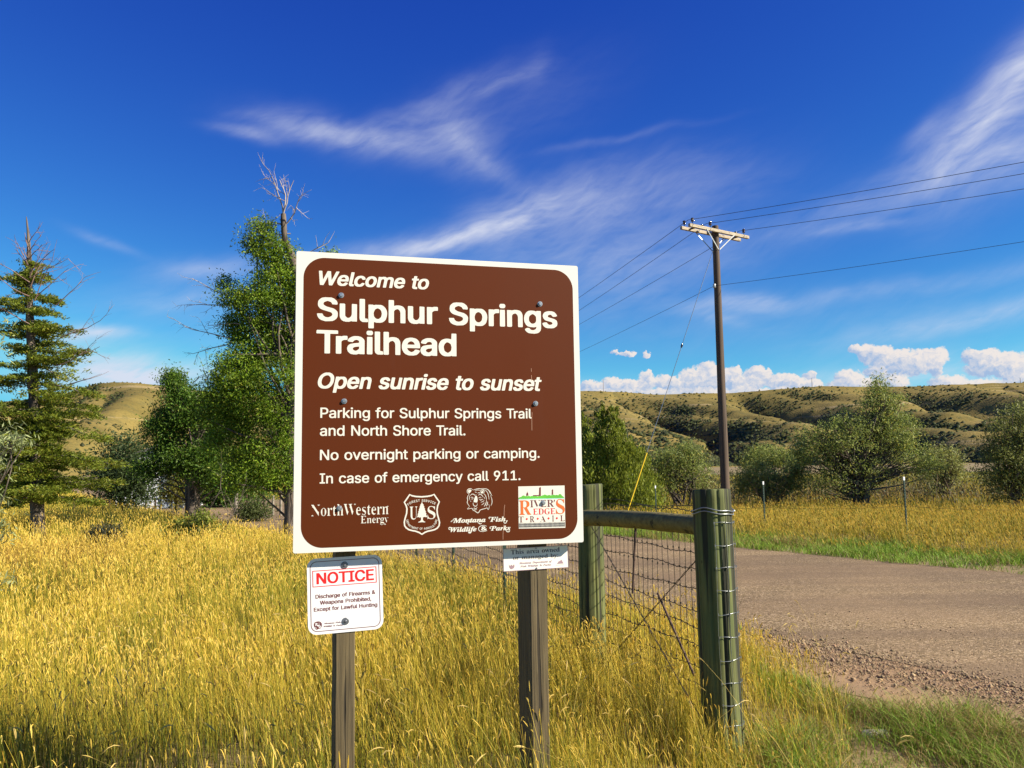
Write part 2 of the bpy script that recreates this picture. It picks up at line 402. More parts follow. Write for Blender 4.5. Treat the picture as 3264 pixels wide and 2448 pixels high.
c = t.mix(t.range(n3, 0.48, 0.70, 0, 0.5), c, (0.085, 0.072, 0.026))
band = t.noise(1.0, 4, 0.6, t.map((0.004, 0.004, 0.20)))
c = t.mix(t.range(band, 0.60, 0.70, 0, 0.5), c, (0.42, 0.32, 0.18))
hill_mat = t.finish(c, 0.95, t.bump(n3, 0.6, 1.0), spec=0.1)
tag(np_mesh('hills', V, F, hill_mat, smooth=True), kind='structure')

rng = np.random.default_rng(5)
FOL = leafy('foliage', 0.55, 0.42)
# shrubs and junipers on the hillsides: thousands, thickest in the gullies and on the slopes turned away from the sun
N0 = 900000
hx = rng.uniform(-900, 1150, N0); hy = rng.uniform(420, 1150, N0); e = 6.0
hz = hill_h(hx, hy); dx = (hill_h(hx + e, hy) - hz) / e; dy = (hill_h(hx, hy + e) - hz) / e
north = dx * 0.9 + 0.1 * 0             # rises to the right = faces left, out of the sun
conc = (hill_h(hx + 22, hy) + hill_h(hx - 22, hy) - 2 * hz) / 22
p = 0.022 + 0.60 * np.clip(north - 0.06, 0, 0.6) + 0.22 * np.clip(conc - 0.1, 0, 1.0)
p = p * np.clip((fbm(hx / 60, hy / 60, 51) - 0.30) * 3.2, 0.1, 1.8) * np.where(hx < -150, 1.15, 1.0)
p = np.where(hz < 22, p + 0.16 * (hx > 100) * np.clip((fbm(hx / 50, hy / 50, 57) - 0.42) * 5, 0, 1), p)
p = p + 0.45 * np.exp(-((hx - 125) / 55) ** 2 - ((hy - 530) / 80) ** 2)
keep = (rng.random(N0) < p) & (hz > 0.5)
hx, hy, hz = hx[keep], hy[keep], hz[keep]; n = len(hx)
sz = rng.uniform(0.6, 1.9, n) * (0.7 + 0.8 * fbm(hx / 40, hy / 40, 52))
B = np.array([(1, 0, .25), (.3, .95, .2), (-.8, .6, .3), (-.8, -.6, .15), (.3, -.95, .3), (0.1, 0, 1.1), (.5, .5, .8), (-.5, -.3, .85)])
FB = np.array([(0, 1, 6), (1, 2, 6), (2, 3, 7), (3, 4, 7), (4, 0, 5), (0, 6, 5), (6, 2, 5), (2, 7, 5), (7, 4, 5)])
VV = B[None] * rng.uniform(0.6, 1.3, (n, 8, 1)); VV = VV * sz[:, None, None]; VV[:, :, 2] *= rng.uniform(0.6, 1.15, (n, 1))
a = rng.uniform(0, 6.28, n); ca, sa = np.cos(a)[:, None], np.sin(a)[:, None]
VX = VV[:, :, 0] * ca - VV[:, :, 1] * sa; VY = VV[:, :, 0] * sa + VV[:, :, 1] * ca
VV = np.stack([VX + hx[:, None], VY + hy[:, None], VV[:, :, 2] + hz[:, None] - 0.3], -1)
FF = FB[None] + (np.arange(n) * 8)[:, None, None]
cc = np.array([0.060, 0.075, 0.024])[None] * rng.uniform(0.6, 1.5, (n, 1)) + rng.random((n, 1)) ** 3 * np.array([0.05, 0.035, 0.0])
tag(np_mesh('hillside_shrubs', VV, FF.reshape(-1, 3), FOL, None, np.repeat(cc, 8, 0)),
    'dark scrub and junipers dotted over the gullies and slopes of the far hills', 'shrubs', None, 'stuff')

# ------------------------------------------------------------------ grass
GRASS = leafy('grass_blades', 0.6, 0.22, 0.25)
class Blades:
    def __init__(s): s.V = []; s.F = []; s.C = []; s.n = 0
    def push(s, V, C):                      # V (n, K+1, 2, 3)
        n, k, _, _ = V.shape
        i = np.arange(n * k * 2).reshape(n, k, 2) + s.n
        F = np.stack([i[:, :-1, 0], i[:, :-1, 1], i[:, 1:, 1], i[:, 1:, 0]], -1).reshape(-1, 4)
        s.V.append(V.reshape(-1, 3)); s.F.append(F); s.C.append(np.repeat(C[:, :, None, :], 2, 2).reshape(-1, 3)); s.n += n * k * 2
    def ribbons(s, P, h, w, lean, ld, yaw, prof, c0, c1, z0=0.0, pw=1.0):
        k = len(prof); t = np.linspace(0, 1, k)[None, :]
        hh = h[:, None]; out = lean[:, None] * hh * t ** 2
        z = z0 + hh * t * (1 - 0.30 * lean[:, None] * t)
        C = np.stack([P[:, 0:1] + np.cos(ld)[:, None] * out, P[:, 1:2] + np.sin(ld)[:, None] * out, z], -1)
        wv = np.stack([np.cos(yaw), np.sin(yaw), np.zeros_like(yaw)], -1)[:, None, :] * (w[:, None] * np.asarray(prof)[None, :] / 2)[..., None]
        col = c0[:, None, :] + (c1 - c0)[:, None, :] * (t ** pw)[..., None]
        s.push(np.stack([C - wv, C + wv], 2), col)
        return C
    def heads(s, tip, d, L, w, droop, col):  # seed heads: slim spindles that nod
        pr = np.array([0.35, 1.0, 0.85, 0.15]); t = np.linspace(0, 1, 4)
        n = len(tip); C = tip[:, None, :] + d[:, None, :] * (L[:, None] * t[None])[..., None]
        C[:, :, 2] -= (droop * L)[:, None] * t[None] ** 2
        side = np.cross(d, np.array([0.0, 0, 1])); side /= np.linalg.norm(side, axis=1)[:, None] + 1e-6
        for sd in (side, np.cross(side, d)):
            wv = sd[:, None, :] * (w[:, None] * pr[None] / 2)[..., None]
            s.push(np.stack([C - wv, C + wv], 2), np.repeat(col[:, None, :], 4, 1))
    def build(s, name, label, cat, mat=None):
        o = np_mesh(name, np.concatenate(s.V), np.concatenate(s.F), mat or GRASS, None, np.concatenate(s.C))
        return tag(o, label, cat, None, 'stuff')
gr = np.random.default_rng(11)
def scatter(y0, y1, dens, xl=None, xr=None, margin=2.2):
    """points spread evenly over the part of the field one can see from about here"""
    W0 = 0.64 * y1 + margin; n = int((y1 - y0) * 2 * W0 * dens)
    X = gr.uniform(-W0, W0, n); Y = gr.uniform(y0, y1, n)
    k = np.abs(X) < 0.64 * Y + margin
    return X[k], Y[k]
A_XY, B_XY = (1.115, 4.72), (0.575, 6.42)
def shortzone(X, Y): return (X > 1.72 + 0.30 * (Y - 4.4) + 0.25 * (fbm(X * 1.3, Y * 1.3, 61) - 0.5)) & (Y < 8.6)
def feather(X, Y): return np.where(Y < 8.6, np.clip((1.75 + 0.30 * (Y - 4.4) - X) / 0.75, 0, 1), 1.0)   # the tall grass thins out towards the turf
def tall_ok(X, Y):
    v = nu(X, Y) + 0.5 * (fbm(X * 0.9, Y * 0.9, 62) - 0.5)
    near = v < np.where(Y < 8.5, 5.75, 6.0); far = v > 13.7
    ok = (near & ~shortzone(X, Y)) | far
    for (px_, py_, r_) in ((A_XY[0], A_XY[1], .12), (B_XY[0], B_XY[1], .11)): ok &= (X - px_) ** 2 + (Y - py_) ** 2 > r_ ** 2
    return ok
def lerp(a, b, t): return np.asarray(a) + (np.asarray(b) - np.asarray(a)) * t[:, None]
def tall(y0, y1, dens, wid, hgt, K, headp, B):
    X, Y = scatter(y0, y1, dens); k = tall_ok(X, Y)
    thin = fbm(X * 0.5, Y * 0.5, 71); cl = fbm(X * 4.0, Y * 4.0, 76, 3); k &= gr.random(len(X)) < (0.45 + 0.8 * thin) * np.clip((cl - 0.28) * 3.4, 0.12, 1.15)
    fe = feather(X, Y); k &= gr.random(len(X)) < 0.10 + 0.90 * fe ** 1.3
    X, Y, fe = X[k], Y[k], fe[k]; n = len(X)
    v = nu(X, Y); edge = np.clip((6.0 - v) / 1.2, 0.25, 1) * (v < 7) + np.clip((v - 13.4) / 1.6, 0.25, 1) * (v >= 7)
    grn = np.clip((fbm(X * 0.45, Y * 0.35, 72) - 0.40) * 4.5, 0, 1); brn = np.clip((fbm(X * 0.40 + 9, Y * 0.30, 73) - 0.36) * 4, 0, 1) * np.clip((Y - 9.5) / 2.5, 0, 1) * np.clip((19 - Y) / 4, 0, 1) * np.clip((1.0 - X) / 3, 0, 1)
    far = (v > 13); 
    hscale = (0.75 + 0.5 * fbm(X * 0.4, Y * 0.4, 74)) * np.where(far, 0.62, 1.0) * (1 - 0.42 * np.exp(-((X - 1.05) / 0.75) ** 2 - ((Y - 4.1) / 0.9) ** 2))
    P = np.stack([X, Y], 1); wind = 2.7 + 1.1 * (fbm(X * 0.2, Y * 0.2, 75) - 0.5)
    stem = gr.random(n) < (0.42 if K > 4 else 0.5)
    u = gr.random(n); g2 = gr.random(n)
    gold = lerp((0.48, 0.335, 0.024), (0.82, 0.615, 0.075), u); olive = lerp((0.120, 0.150, 0.012), (0.31, 0.295, 0.022), u); rust = lerp((0.30, 0.165, 0.028), (0.48, 0.29, 0.05), u)
    f_ol = np.clip(grn * 0.65 + 0.24 + far * (0.10 + 0.5 * np.clip((v - 17) / 6, 0, 1)) + far * 0.22 + 0.70 * np.clip((5.2 - Y) / 1.8, 0, 1) * np.clip(fbm(X * 0.9, Y * 0.9, 78) * 2 - .3 + 0.4 * (X < 0.2), 0.3, 1), 0, 0.92)
    tip = np.where((g2 < f_ol * 0.8)[:, None], olive, gold); tip = np.where((gr.random(n) < brn * 0.80 + far * 0.16 + 0.06)[:, None], rust, tip)
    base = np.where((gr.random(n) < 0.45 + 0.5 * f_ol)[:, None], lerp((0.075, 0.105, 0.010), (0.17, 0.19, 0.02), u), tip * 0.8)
    hh = hgt * hscale * edge * (0.50 + 0.50 * fe) * np.clip(0.55 + 0.9 * fbm(X * 2.2, Y * 2.2, 77, 2), 0.6, 1.4) * gr.uniform(0.6, 1.25, n)
    # leaf blades
    L = ~stem; pl = np.linspace(0, 1, K + 1); prof = np.clip(1.15 * (1 - pl ** 2.2), 0.06, 1)
    B.ribbons(P[L], hh[L] * 0.82, wid * gr.uniform(0.7, 1.3, L.sum()), gr.uniform(0.05, 0.62, L.sum()), np.where(gr.random(L.sum()) < 0.38, wind[L] + gr.normal(0, 0.6, L.sum()), gr.uniform(0, 6.28, L.sum())), gr.uniform(0, 3.14, L.sum()), prof, base[L], tip[L])
    # stems with seed heads
    S = stem; m = S.sum(); ld = np.where(gr.random(m) < 0.5, wind[S] + gr.normal(0, 0.5, m), gr.uniform(0, 6.28, m)); ln = gr.uniform(0.02, 0.34, m)
    C = B.ribbons(P[S], hh[S] * 1.08, wid * 0.55 * np.ones(m), ln, ld, gr.uniform(0, 3.14, m), np.linspace(1, 0.6, K + 1), base[S], tip[S])
    q = gr.random(m) < headp
    tp = C[q, -1]; d = C[q, -1] - C[q, -2]; d /= np.linalg.norm(d, axis=1)[:, None]
    nq = q.sum(); hu = gr.random(nq)
    hc = lerp((0.62, 0.43, 0.06), (0.88, 0.68, 0.16), hu); hc = np.where((gr.random(nq) < np.where((Y[S][q] < 5.2) & (X[S][q] < -0.6), 0.30, 0.08))[:, None], np.array([[0.10, 0.06, 0.02]]), hc)
    B.heads(tp, d, gr.uniform(0.035, 0.080, nq) * min(1.5, max(1, wid / 0.0045)), min(wid, 0.0062) * gr.uniform(1.5, 2.3, nq), gr.uniform(0.0, 0.9, nq), hc)
B = Blades()
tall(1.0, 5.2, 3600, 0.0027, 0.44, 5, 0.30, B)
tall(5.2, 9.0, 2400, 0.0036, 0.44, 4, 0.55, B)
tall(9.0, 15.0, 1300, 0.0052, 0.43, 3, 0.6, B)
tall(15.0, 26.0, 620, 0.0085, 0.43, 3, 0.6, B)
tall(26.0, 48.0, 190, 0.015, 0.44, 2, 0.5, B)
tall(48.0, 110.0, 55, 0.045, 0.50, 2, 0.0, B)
B.build('tall_grass', 'tall golden dry grass with nodding seed heads filling the field', 'grass')
# long bent straws close to the camera
B = Blades()
X, Y = scatter(2.2, 6.5, 22); k = tall_ok(X, Y); X, Y = X[k], Y[k]; n = len(X)
C = B.ribbons(np.stack([X, Y], 1), gr.uniform(0.48, 0.70, n), np.full(n, 0.0032), gr.uniform(0.1, 0.8, n), gr.uniform(0, 6.28, n), gr.uniform(0, 3.14, n), np.linspace(1, 0.35, 7), lerp((0.26, 0.22, 0.03), (0.4, 0.3, 0.05), gr.random(n)), lerp((0.55, 0.40, 0.08), (0.70, 0.52, 0.14), gr.random(n)))
d = C[:, -1] - C[:, -2]; d /= np.linalg.norm(d, axis=1)[:, None]
B.heads(C[:, -1], d, gr.uniform(0.045, 0.085, n), gr.uniform(0.005, 0.0085, n), gr.uniform(0.1, 0.8, n), lerp((0.50, 0.36, 0.09), (0.74, 0.58, 0.22), gr.random(n)))
B.build('long_straws', 'long pale straws with heavy seed heads standing above the near grass', 'grass')
# short green grass by the road
B = Blades()
def short(y0, y1, dens, wid, hgt, K, sel):
    X, Y = scatter(y0, y1, dens); v = nu(X, Y); k = sel(X, Y, v); X, Y, v = X[k], Y[k], v[k]
    cl = fbm(X * 1.5, Y * 1.5, 81); k = gr.random(len(X)) < np.clip((cl - 0.24) * 3.6, 0.28, 1); X, Y, cl = X[k], Y[k], cl[k]; n = len(X)
    dry = np.clip((fbm(X * 0.9 + 4, Y * 0.9, 82) - 0.44) * 4, 0, 1); u = gr.random(n)
    c1 = lerp((0.12, 0.23, 0.014), (0.29, 0.43, 0.038), u); cd = lerp((0.24, 0.17, 0.05), (0.42, 0.31, 0.10), u)
    q = gr.random(n) < 0.10 + 0.50 * dry; c1 = np.where(q[:, None], cd, c1)
    B.ribbons(np.stack([X, Y], 1), hgt * (0.45 + 1.1 * np.clip(cl - 0.3, 0, 0.5) * 2) * gr.uniform(0.5, 1.3, n), wid * gr.uniform(0.7, 1.3, n), gr.uniform(0.3, 1.3, n), gr.uniform(0, 6.28, n), gr.uniform(0, 3.14, n), np.clip(1.1 * (1 - np.linspace(0, 1, K + 1) ** 2), 0.06, 1), c1 * 0.85, c1)
ragged = lambda X, Y: 0.9 * (fbm(X * 1.1, Y * 1.1, 83) - 0.5)
short(1.5, 8.6, 7200, 0.0036, 0.165, 3, lambda X, Y, v: shortzone(X + 0.55, Y) & (v + 2.2 * (fbm(X * 0.8, Y * 0.8, 83) - 0.5) < 5.35) | (shortzone(X, Y) & (v < 4.6)))
short(6.5, 34.0, 900, 0.008, 0.17, 2, lambda X, Y, v: (v + ragged(X, Y) * 0.5 > 12.35) & (v < 15.0))
short(8.0, 26.0, 300, 0.009, 0.12, 2, lambda X, Y, v: (v + ragged(X, Y) * 0.6 < 6.25) & (v > 5.5))
B.build('roadside_turf', 'short green and straw coloured turf along the road edges', 'grass')
# loose gravel on the shoulder and chips on the road
n = 34000
s = gr.uniform(-9, 9.5, n); v = np.where(gr.random(n) < 0.75, gr.normal(6.0, 0.26, n), gr.uniform(4.9, 8.0, n)); k = (v > 4.6)
s, v = s[k], v[k]; n = len(s); X = 0.847 * v - 0.532 * s; Y = 0.532 * v + 0.847 * s
k = Y > 1.5; X, Y, v = X[k], Y[k], v[k]; n = len(X)
sz = gr.uniform(0.004, 0.012, n) * (1 + 1.0 * (gr.random(n) < 0.06)) * np.where(v > 6.6, 0.6, 1)
O = np.array([(1, 0, 0), (0, 1, 0), (-1, 0, 0), (0, -1, 0), (0, 0, .8), (0, 0, -.4)]); FO = np.array([(0, 1, 4), (1, 2, 4), (2, 3, 4), (3, 0, 4), (1, 0, 5), (2, 1, 5), (3, 2, 5), (0, 3, 5)])
VV = O[None] * gr.uniform(0.6, 1.4, (n, 6, 3)) * sz[:, None, None]; a = gr.uniform(0, 6.28, n); ca, sa = np.cos(a)[:, None], np.sin(a)[:, None]
VV = np.stack([VV[:, :, 0] * ca - VV[:, :, 1] * sa + X[:, None], VV[:, :, 0] * sa + VV[:, :, 1] * ca + Y[:, None], VV[:, :, 2] + 0.012], -1)
gc = np.array([0.25, 0.172, 0.095])[None] * gr.uniform(0.5, 1.6, (n, 1)) * gr.uniform(0.92, 1.08, (n, 3))
t = NT('gravel_stone'); a_ = t.n('ShaderNodeVertexColor', layer_name='Col'); gravel_mat = t.finish(a_.outputs[0], 0.9)
tag(np_mesh('gravel', VV, (FO[None] + (np.arange(n) * 6)[:, None, None]).reshape(-1, 3), gravel_mat, None, np.repeat(gc, 6, 0)), 'loose reddish grey gravel along the near road shoulder', 'gravel', None, 'stuff')
GLYPH = {}
GLYPH['HB', '&'] = 90, [[30,-3,21,-2,17,0,9,7,4,15,2,24,2,30,4,38,6,42,13,50,19,55,19,57,13,67,10,76,10,84,14,94,20,101,26,104,34,106,46,106,55,104,63,99,68,90,69,84,69,78,68,72,66,67,59,59,51,53,52,51,63,37,64,38,66,47,67,48,84,48,86,47,86,36,85,30,80,17,91,3,91,-1,90,-2,69,-2,65,1,57,-2,46,-4,32,-4],[35,13,40,12,46,14,51,17,49,22,34,39,32,39,27,34,25,30,24,26,25,22,26,19,32,15],[37,69,38,69,44,74,47,78,47,80,47,84,44,87,40,89,35,86,33,84,33,82,33,76]]
GLYPH['HB', 'C'] = 102, [[43,-3,35,-2,23,4,18,9,11,17,5,32,3,44,3,57,5,69,9,80,14,88,25,99,33,103,41,105,48,106,64,106,73,104,79,101,87,95,89,92,94,86,98,76,99,72,98,67,79,67,73,78,68,82,64,85,60,87,54,88,46,86,39,83,35,79,32,76,28,67,26,61,25,51,26,40,28,34,32,26,39,19,48,15,52,14,60,15,66,18,73,24,75,28,77,32,79,35,98,35,99,32,99,28,96,19,92,13,87,7,81,2,73,-2,62,-4,48,-4]]
GLYPH['HB', 'E'] = 84, [[10,-3,7,0,7,100,8,103,10,104,77,104,79,103,79,100,79,90,77,88,31,88,30,87,30,62,31,60,74,59,75,58,76,46,74,43,72,43,31,43,30,42,30,17,31,14,79,14,80,10,80,0,79,-2,77,-3]]
GLYPH['HB', 'H'] = 103, [[10,-3,7,0,7,100,8,103,10,104,27,104,29,104,30,102,30,62,31,60,72,60,74,62,74,102,77,104,93,104,95,103,96,100,96,0,95,-1,93,-3,77,-3,74,-1,74,0,74,42,72,44,31,44,30,42,30,0,29,-2,27,-3]]
GLYPH['HB', 'I'] = 60, [[4,-3,1,0,2,12,4,14,19,14,19,17,19,85,19,88,17,88,4,88,2,89,1,92,1,102,4,104,56,104,59,102,59,92,58,89,56,88,44,88,42,88,41,85,41,17,41,15,44,14,56,14,58,13,59,10,59,0,56,-3]]
GLYPH['HB', 'N'] = 105, [[10,-3,7,0,7,100,8,103,10,104,31,104,36,98,70,44,74,37,75,40,75,102,77,104,95,104,97,102,97,100,97,0,96,-2,95,-3,74,-3,72,-1,31,65,30,60,30,0,29,-2,27,-3]]
GLYPH['HB', 'O'] = 107, [[43,-3,35,-2,27,2,18,9,11,17,5,32,3,44,3,57,5,69,9,80,14,88,23,97,29,101,35,104,43,106,64,106,73,103,81,99,89,92,96,84,100,74,102,65,103,47,102,36,98,24,94,15,87,7,81,2,73,-2,62,-4,48,-4],[46,15,52,14,58,14,64,17,68,20,76,28,78,32,79,36,82,49,80,65,76,74,73,78,68,82,64,85,60,87,54,88,46,86,37,81,32,76,30,72,26,61,26,44,28,34,34,24,39,19]]
GLYPH['HB', 'S'] = 89, [[33,-4,20,0,14,4,9,9,5,17,3,25,3,29,6,30,24,30,28,21,31,18,37,14,45,13,51,14,60,19,64,25,64,29,62,34,56,38,26,47,18,51,14,54,9,61,7,65,6,73,7,84,9,90,14,96,20,101,24,103,35,105,60,105,70,101,80,92,83,86,85,79,84,75,83,73,64,74,60,82,58,84,49,88,45,89,41,88,33,84,30,82,28,77,28,73,31,69,37,65,43,62,68,55,78,48,83,42,85,38,86,32,85,19,83,13,79,7,72,1,68,-1,64,-3,53,-4,37,-5]]
GLYPH['HB', 'T'] = 90, [[35,-3,34,0,34,87,31,88,4,88,2,89,1,92,2,102,4,104,85,104,88,102,88,92,88,89,85,88,58,88,56,87,56,0,54,-3]]
GLYPH['HB', 'W'] = 137, [[28,-3,26,0,21,17,-1,100,-1,103,1,104,20,104,21,102,39,37,41,44,55,96,57,104,78,104,80,103,96,42,99,37,116,102,118,104,137,104,138,102,137,96,112,4,109,-3,89,-3,87,-1,70,58,68,62,52,2,50,-2,49,-3]]
GLYPH['HB', 'a'] = 78, [[23,-4,16,-3,12,0,5,7,3,11,1,19,1,25,4,34,8,39,14,43,31,47,41,48,48,49,50,50,50,55,48,59,46,61,39,63,33,62,29,59,25,54,23,52,14,53,8,54,4,56,3,59,7,67,12,72,23,78,31,80,46,80,54,78,60,75,65,71,70,65,72,59,72,-2,71,-3,54,-3,52,-3,50,-1,39,-5,25,-5],[31,13,33,12,37,12,41,14,45,17,49,21,50,25,50,32,48,32,33,30,29,28,25,25,24,23,24,19,27,15]]
GLYPH['HB', 'c'] = 79, [[32,-4,26,-2,17,2,10,9,7,15,4,23,2,34,2,42,4,52,6,59,11,67,15,72,21,76,28,78,36,80,48,80,57,78,65,74,72,67,76,59,77,55,76,52,65,50,57,50,53,57,46,62,42,63,36,61,29,55,25,46,24,36,25,27,27,23,32,17,36,14,40,12,44,13,51,16,53,19,57,25,59,26,65,26,76,24,77,19,76,15,74,11,69,5,63,0,59,-2,48,-4]]
GLYPH['HB', 'd'] = 85, [[30,-4,23,-2,16,2,10,9,6,15,3,27,2,42,4,55,7,61,10,67,15,72,19,75,26,78,34,80,44,80,53,78,57,77,58,102,59,105,78,105,79,102,79,100,79,-2,78,-3,61,-3,59,-2,57,-1,53,-3,46,-4,34,-4],[39,13,42,12,46,14,54,21,56,25,57,32,58,38,57,44,54,55,46,61,40,63,36,62,32,59,27,52,25,46,24,40,25,30,27,23,32,17]]
GLYPH['HB', 'e'] = 81, [[32,-4,26,-2,17,2,10,9,7,15,4,21,2,32,2,42,4,52,6,59,11,67,15,72,21,76,28,78,36,80,46,80,55,78,61,76,67,72,74,63,78,50,79,34,78,32,76,31,26,31,24,30,25,27,28,21,32,17,40,12,44,12,50,15,53,17,57,23,59,24,65,24,75,21,77,19,78,17,74,9,67,2,63,-1,59,-2,51,-4,36,-4],[25,48,26,47,28,47,55,47,56,48,54,55,51,58,46,62,42,63,36,62,32,59,29,57]]
GLYPH['HB', 'g'] = 85, [[30,-32,23,-31,14,-26,7,-18,6,-13,6,-11,15,-6,23,-6,26,-7,30,-12,34,-15,38,-16,44,-16,53,-12,55,-9,57,-5,58,1,57,2,55,0,46,-2,30,-1,19,2,15,5,11,9,4,22,2,34,2,43,4,55,6,59,11,68,15,72,21,77,28,79,36,80,48,79,57,76,59,78,61,79,78,79,79,76,79,-5,78,-11,76,-18,71,-24,69,-26,65,-29,59,-31,48,-33],[37,16,42,15,51,19,56,26,57,32,57,45,56,51,53,55,48,60,42,63,38,62,31,57,27,53,24,45,24,32,26,26,31,20,34,17]]
GLYPH['HB', 'h'] = 82, [[8,-3,6,0,6,102,8,104,25,104,28,102,28,79,29,77,31,78,40,80,50,80,60,78,68,73,73,65,76,56,76,52,76,0,75,-2,73,-3,56,-3,56,-2,55,0,55,46,54,50,53,54,50,58,46,62,42,63,33,59,28,52,28,0,27,-1,25,-3]]
GLYPH['HB', 'i'] = 33, [[8,-3,5,0,6,77,8,78,25,78,27,78,28,75,28,0,25,-3],[8,87,5,90,3,96,4,100,6,105,10,107,21,107,25,107,28,104,30,100,30,96,30,94,27,88,25,87,21,86,12,86]]
GLYPH['HB', 'l'] = 38, [[19,-3,15,-1,9,4,8,6,6,14,6,102,8,104,25,104,28,102,28,16,29,14,31,13,38,13,39,12,41,4,41,-1,38,-3,33,-3]]
GLYPH['HB', 'm'] = 122, [[8,-3,6,0,6,75,6,78,8,78,25,78,27,77,35,80,52,80,58,77,65,73,71,77,79,80,94,80,102,78,109,73,113,67,115,60,116,54,116,0,115,-3,96,-3,95,-2,95,0,94,54,92,59,85,63,83,63,77,60,74,56,72,52,72,0,71,-2,52,-3,50,0,50,52,49,56,48,58,44,61,40,63,35,61,32,58,29,54,28,52,28,0,25,-3]]
GLYPH['HB', 'n'] = 82, [[8,-3,6,0,6,77,8,78,25,78,27,77,29,77,31,78,40,80,50,80,60,78,65,76,71,69,73,65,76,56,76,0,75,-2,73,-3,56,-3,56,-2,55,0,55,46,54,50,53,54,50,58,46,62,42,63,33,59,28,52,28,0,27,-1,25,-3]]
GLYPH['HB', 'o'] = 83, [[32,-4,26,-2,17,2,10,9,7,15,4,23,2,34,2,42,4,52,6,59,11,67,15,72,21,76,28,78,36,80,48,80,57,78,65,74,69,70,74,65,78,57,81,44,80,27,78,19,74,11,69,5,63,0,59,-2,48,-4],[39,13,42,12,44,13,48,15,53,18,57,25,59,34,59,42,58,48,56,52,51,59,46,62,42,63,36,61,29,55,25,46,24,40,25,30,27,23,32,17]]
GLYPH['HB', 'p'] = 85, [[8,-31,6,-29,6,78,8,79,25,79,27,77,29,77,35,79,54,79,58,79,65,76,71,71,76,65,80,57,82,51,83,40,82,28,78,13,74,7,70,3,63,-2,54,-4,38,-4,29,-1,29,-2,28,-4,28,-29,27,-30,25,-31],[41,13,46,13,50,14,54,18,57,21,59,26,61,36,61,40,59,51,55,57,50,61,44,63,40,62,33,57,29,48,27,40,28,28,30,23,35,16]]
GLYPH['HB', 'r'] = 52, [[8,-3,6,0,6,77,8,78,25,78,27,77,38,80,50,80,52,79,53,75,53,65,52,62,38,61,31,57,28,52,28,0,27,-1,25,-3]]
GLYPH['HB', 's'] = 73, [[26,-4,20,-3,15,-1,8,5,4,11,2,17,2,19,4,21,13,24,22,24,26,18,29,15,36,12,45,15,47,17,49,21,45,26,40,28,20,33,15,35,10,40,7,44,4,55,6,65,9,69,13,74,22,78,32,80,45,80,53,78,59,75,65,68,68,63,70,59,69,57,63,54,51,53,49,55,44,61,38,64,36,63,31,61,27,57,27,55,28,52,32,49,36,48,57,42,65,37,68,34,70,27,71,21,70,13,68,9,65,5,61,2,55,-2,45,-4,30,-4]]
GLYPH['HB', 't'] = 45, [[24,-3,18,-1,14,2,11,5,9,12,8,62,5,63,-1,63,-3,64,-4,66,-3,77,-1,78,5,78,8,79,8,80,8,95,10,97,28,97,30,95,30,80,30,79,33,78,43,78,46,76,46,66,45,63,43,63,33,63,30,62,30,20,31,16,35,13,43,13,45,12,47,1,47,-1,45,-3,41,-4]]
GLYPH['HB', 'u'] = 82, [[27,-3,21,-2,14,3,10,9,7,16,6,24,6,76,6,77,8,79,25,79,27,77,28,76,28,24,29,22,32,18,35,15,40,13,46,15,48,17,51,20,53,24,55,32,55,76,56,78,56,79,75,78,76,76,76,-1,75,-2,73,-2,56,-2,54,0,44,-4,29,-4]]
GLYPH['HM', '&'] = 90, [[28,-2,15,4,10,9,7,15,5,24,5,30,6,36,8,40,15,48,23,55,23,57,17,65,15,69,13,76,13,84,15,90,17,94,19,97,26,101,32,104,42,104,48,104,55,101,61,97,66,88,67,78,65,72,62,65,48,53,61,36,65,32,68,44,69,46,82,47,84,44,82,30,77,17,88,3,89,1,88,-1,86,-1,73,-1,71,-1,65,5,57,0,48,-2,36,-3],[30,13,36,11,42,11,48,13,55,17,34,43,30,40,24,34,23,32,21,26,25,17],[35,67,36,66,38,66,42,69,49,76,50,80,50,84,46,89,40,91,34,88,32,86,30,82,30,78,31,74]]
GLYPH['HM', ','] = 38, [[5,-24,11,14,14,16,28,15,29,14,29,11,19,-24,18,-25,16,-25,7,-25]]
GLYPH['HM', '.'] = 38, [[14,-2,9,3,8,9,9,14,12,17,16,19,22,19,27,17,29,14,30,12,30,3,24,-2,20,-2]]
GLYPH['HM', '1'] = 91, [[13,0,13,10,15,12,38,12,40,15,40,83,38,84,22,72,17,70,15,73,15,85,17,88,38,103,55,103,57,102,58,100,58,15,59,12,78,12,80,11,81,10,81,0,78,-1,15,-1]]
GLYPH['HM', '9'] = 91, [[25,-1,24,0,24,2,48,35,46,37,38,38,27,41,23,43,16,50,12,58,11,67,11,75,12,83,18,94,27,101,31,102,42,105,50,105,58,103,67,98,71,95,76,87,78,83,80,73,80,65,78,56,76,50,70,40,43,0,40,-1],[38,52,44,51,52,52,58,57,61,60,63,67,63,75,59,83,54,88,50,90,44,91,38,88,33,85,29,79,27,73,29,62,32,56]]
GLYPH['HM', 'A'] = 96, [[1,0,38,102,41,103,55,103,57,102,94,4,94,0,93,-1,91,-1,78,-1,77,0,69,23,66,27,30,27,28,25,19,0,18,-1,16,-1,3,-1],[34,42,37,41,59,41,61,42,60,46,50,77,47,81]]
GLYPH['HM', 'C'] = 102, [[41,-2,31,2,25,6,16,15,11,24,7,34,6,47,6,55,7,67,12,80,16,86,27,97,35,102,41,104,56,105,66,103,77,99,83,95,88,90,94,80,96,74,97,69,96,68,93,68,81,68,80,69,76,78,71,84,66,87,60,89,50,89,41,87,35,83,31,78,26,69,24,63,23,51,24,40,26,32,31,24,35,19,41,15,52,12,60,13,68,16,76,24,79,32,81,33,96,33,97,32,96,28,92,17,88,11,79,4,71,0,62,-2,50,-3]]
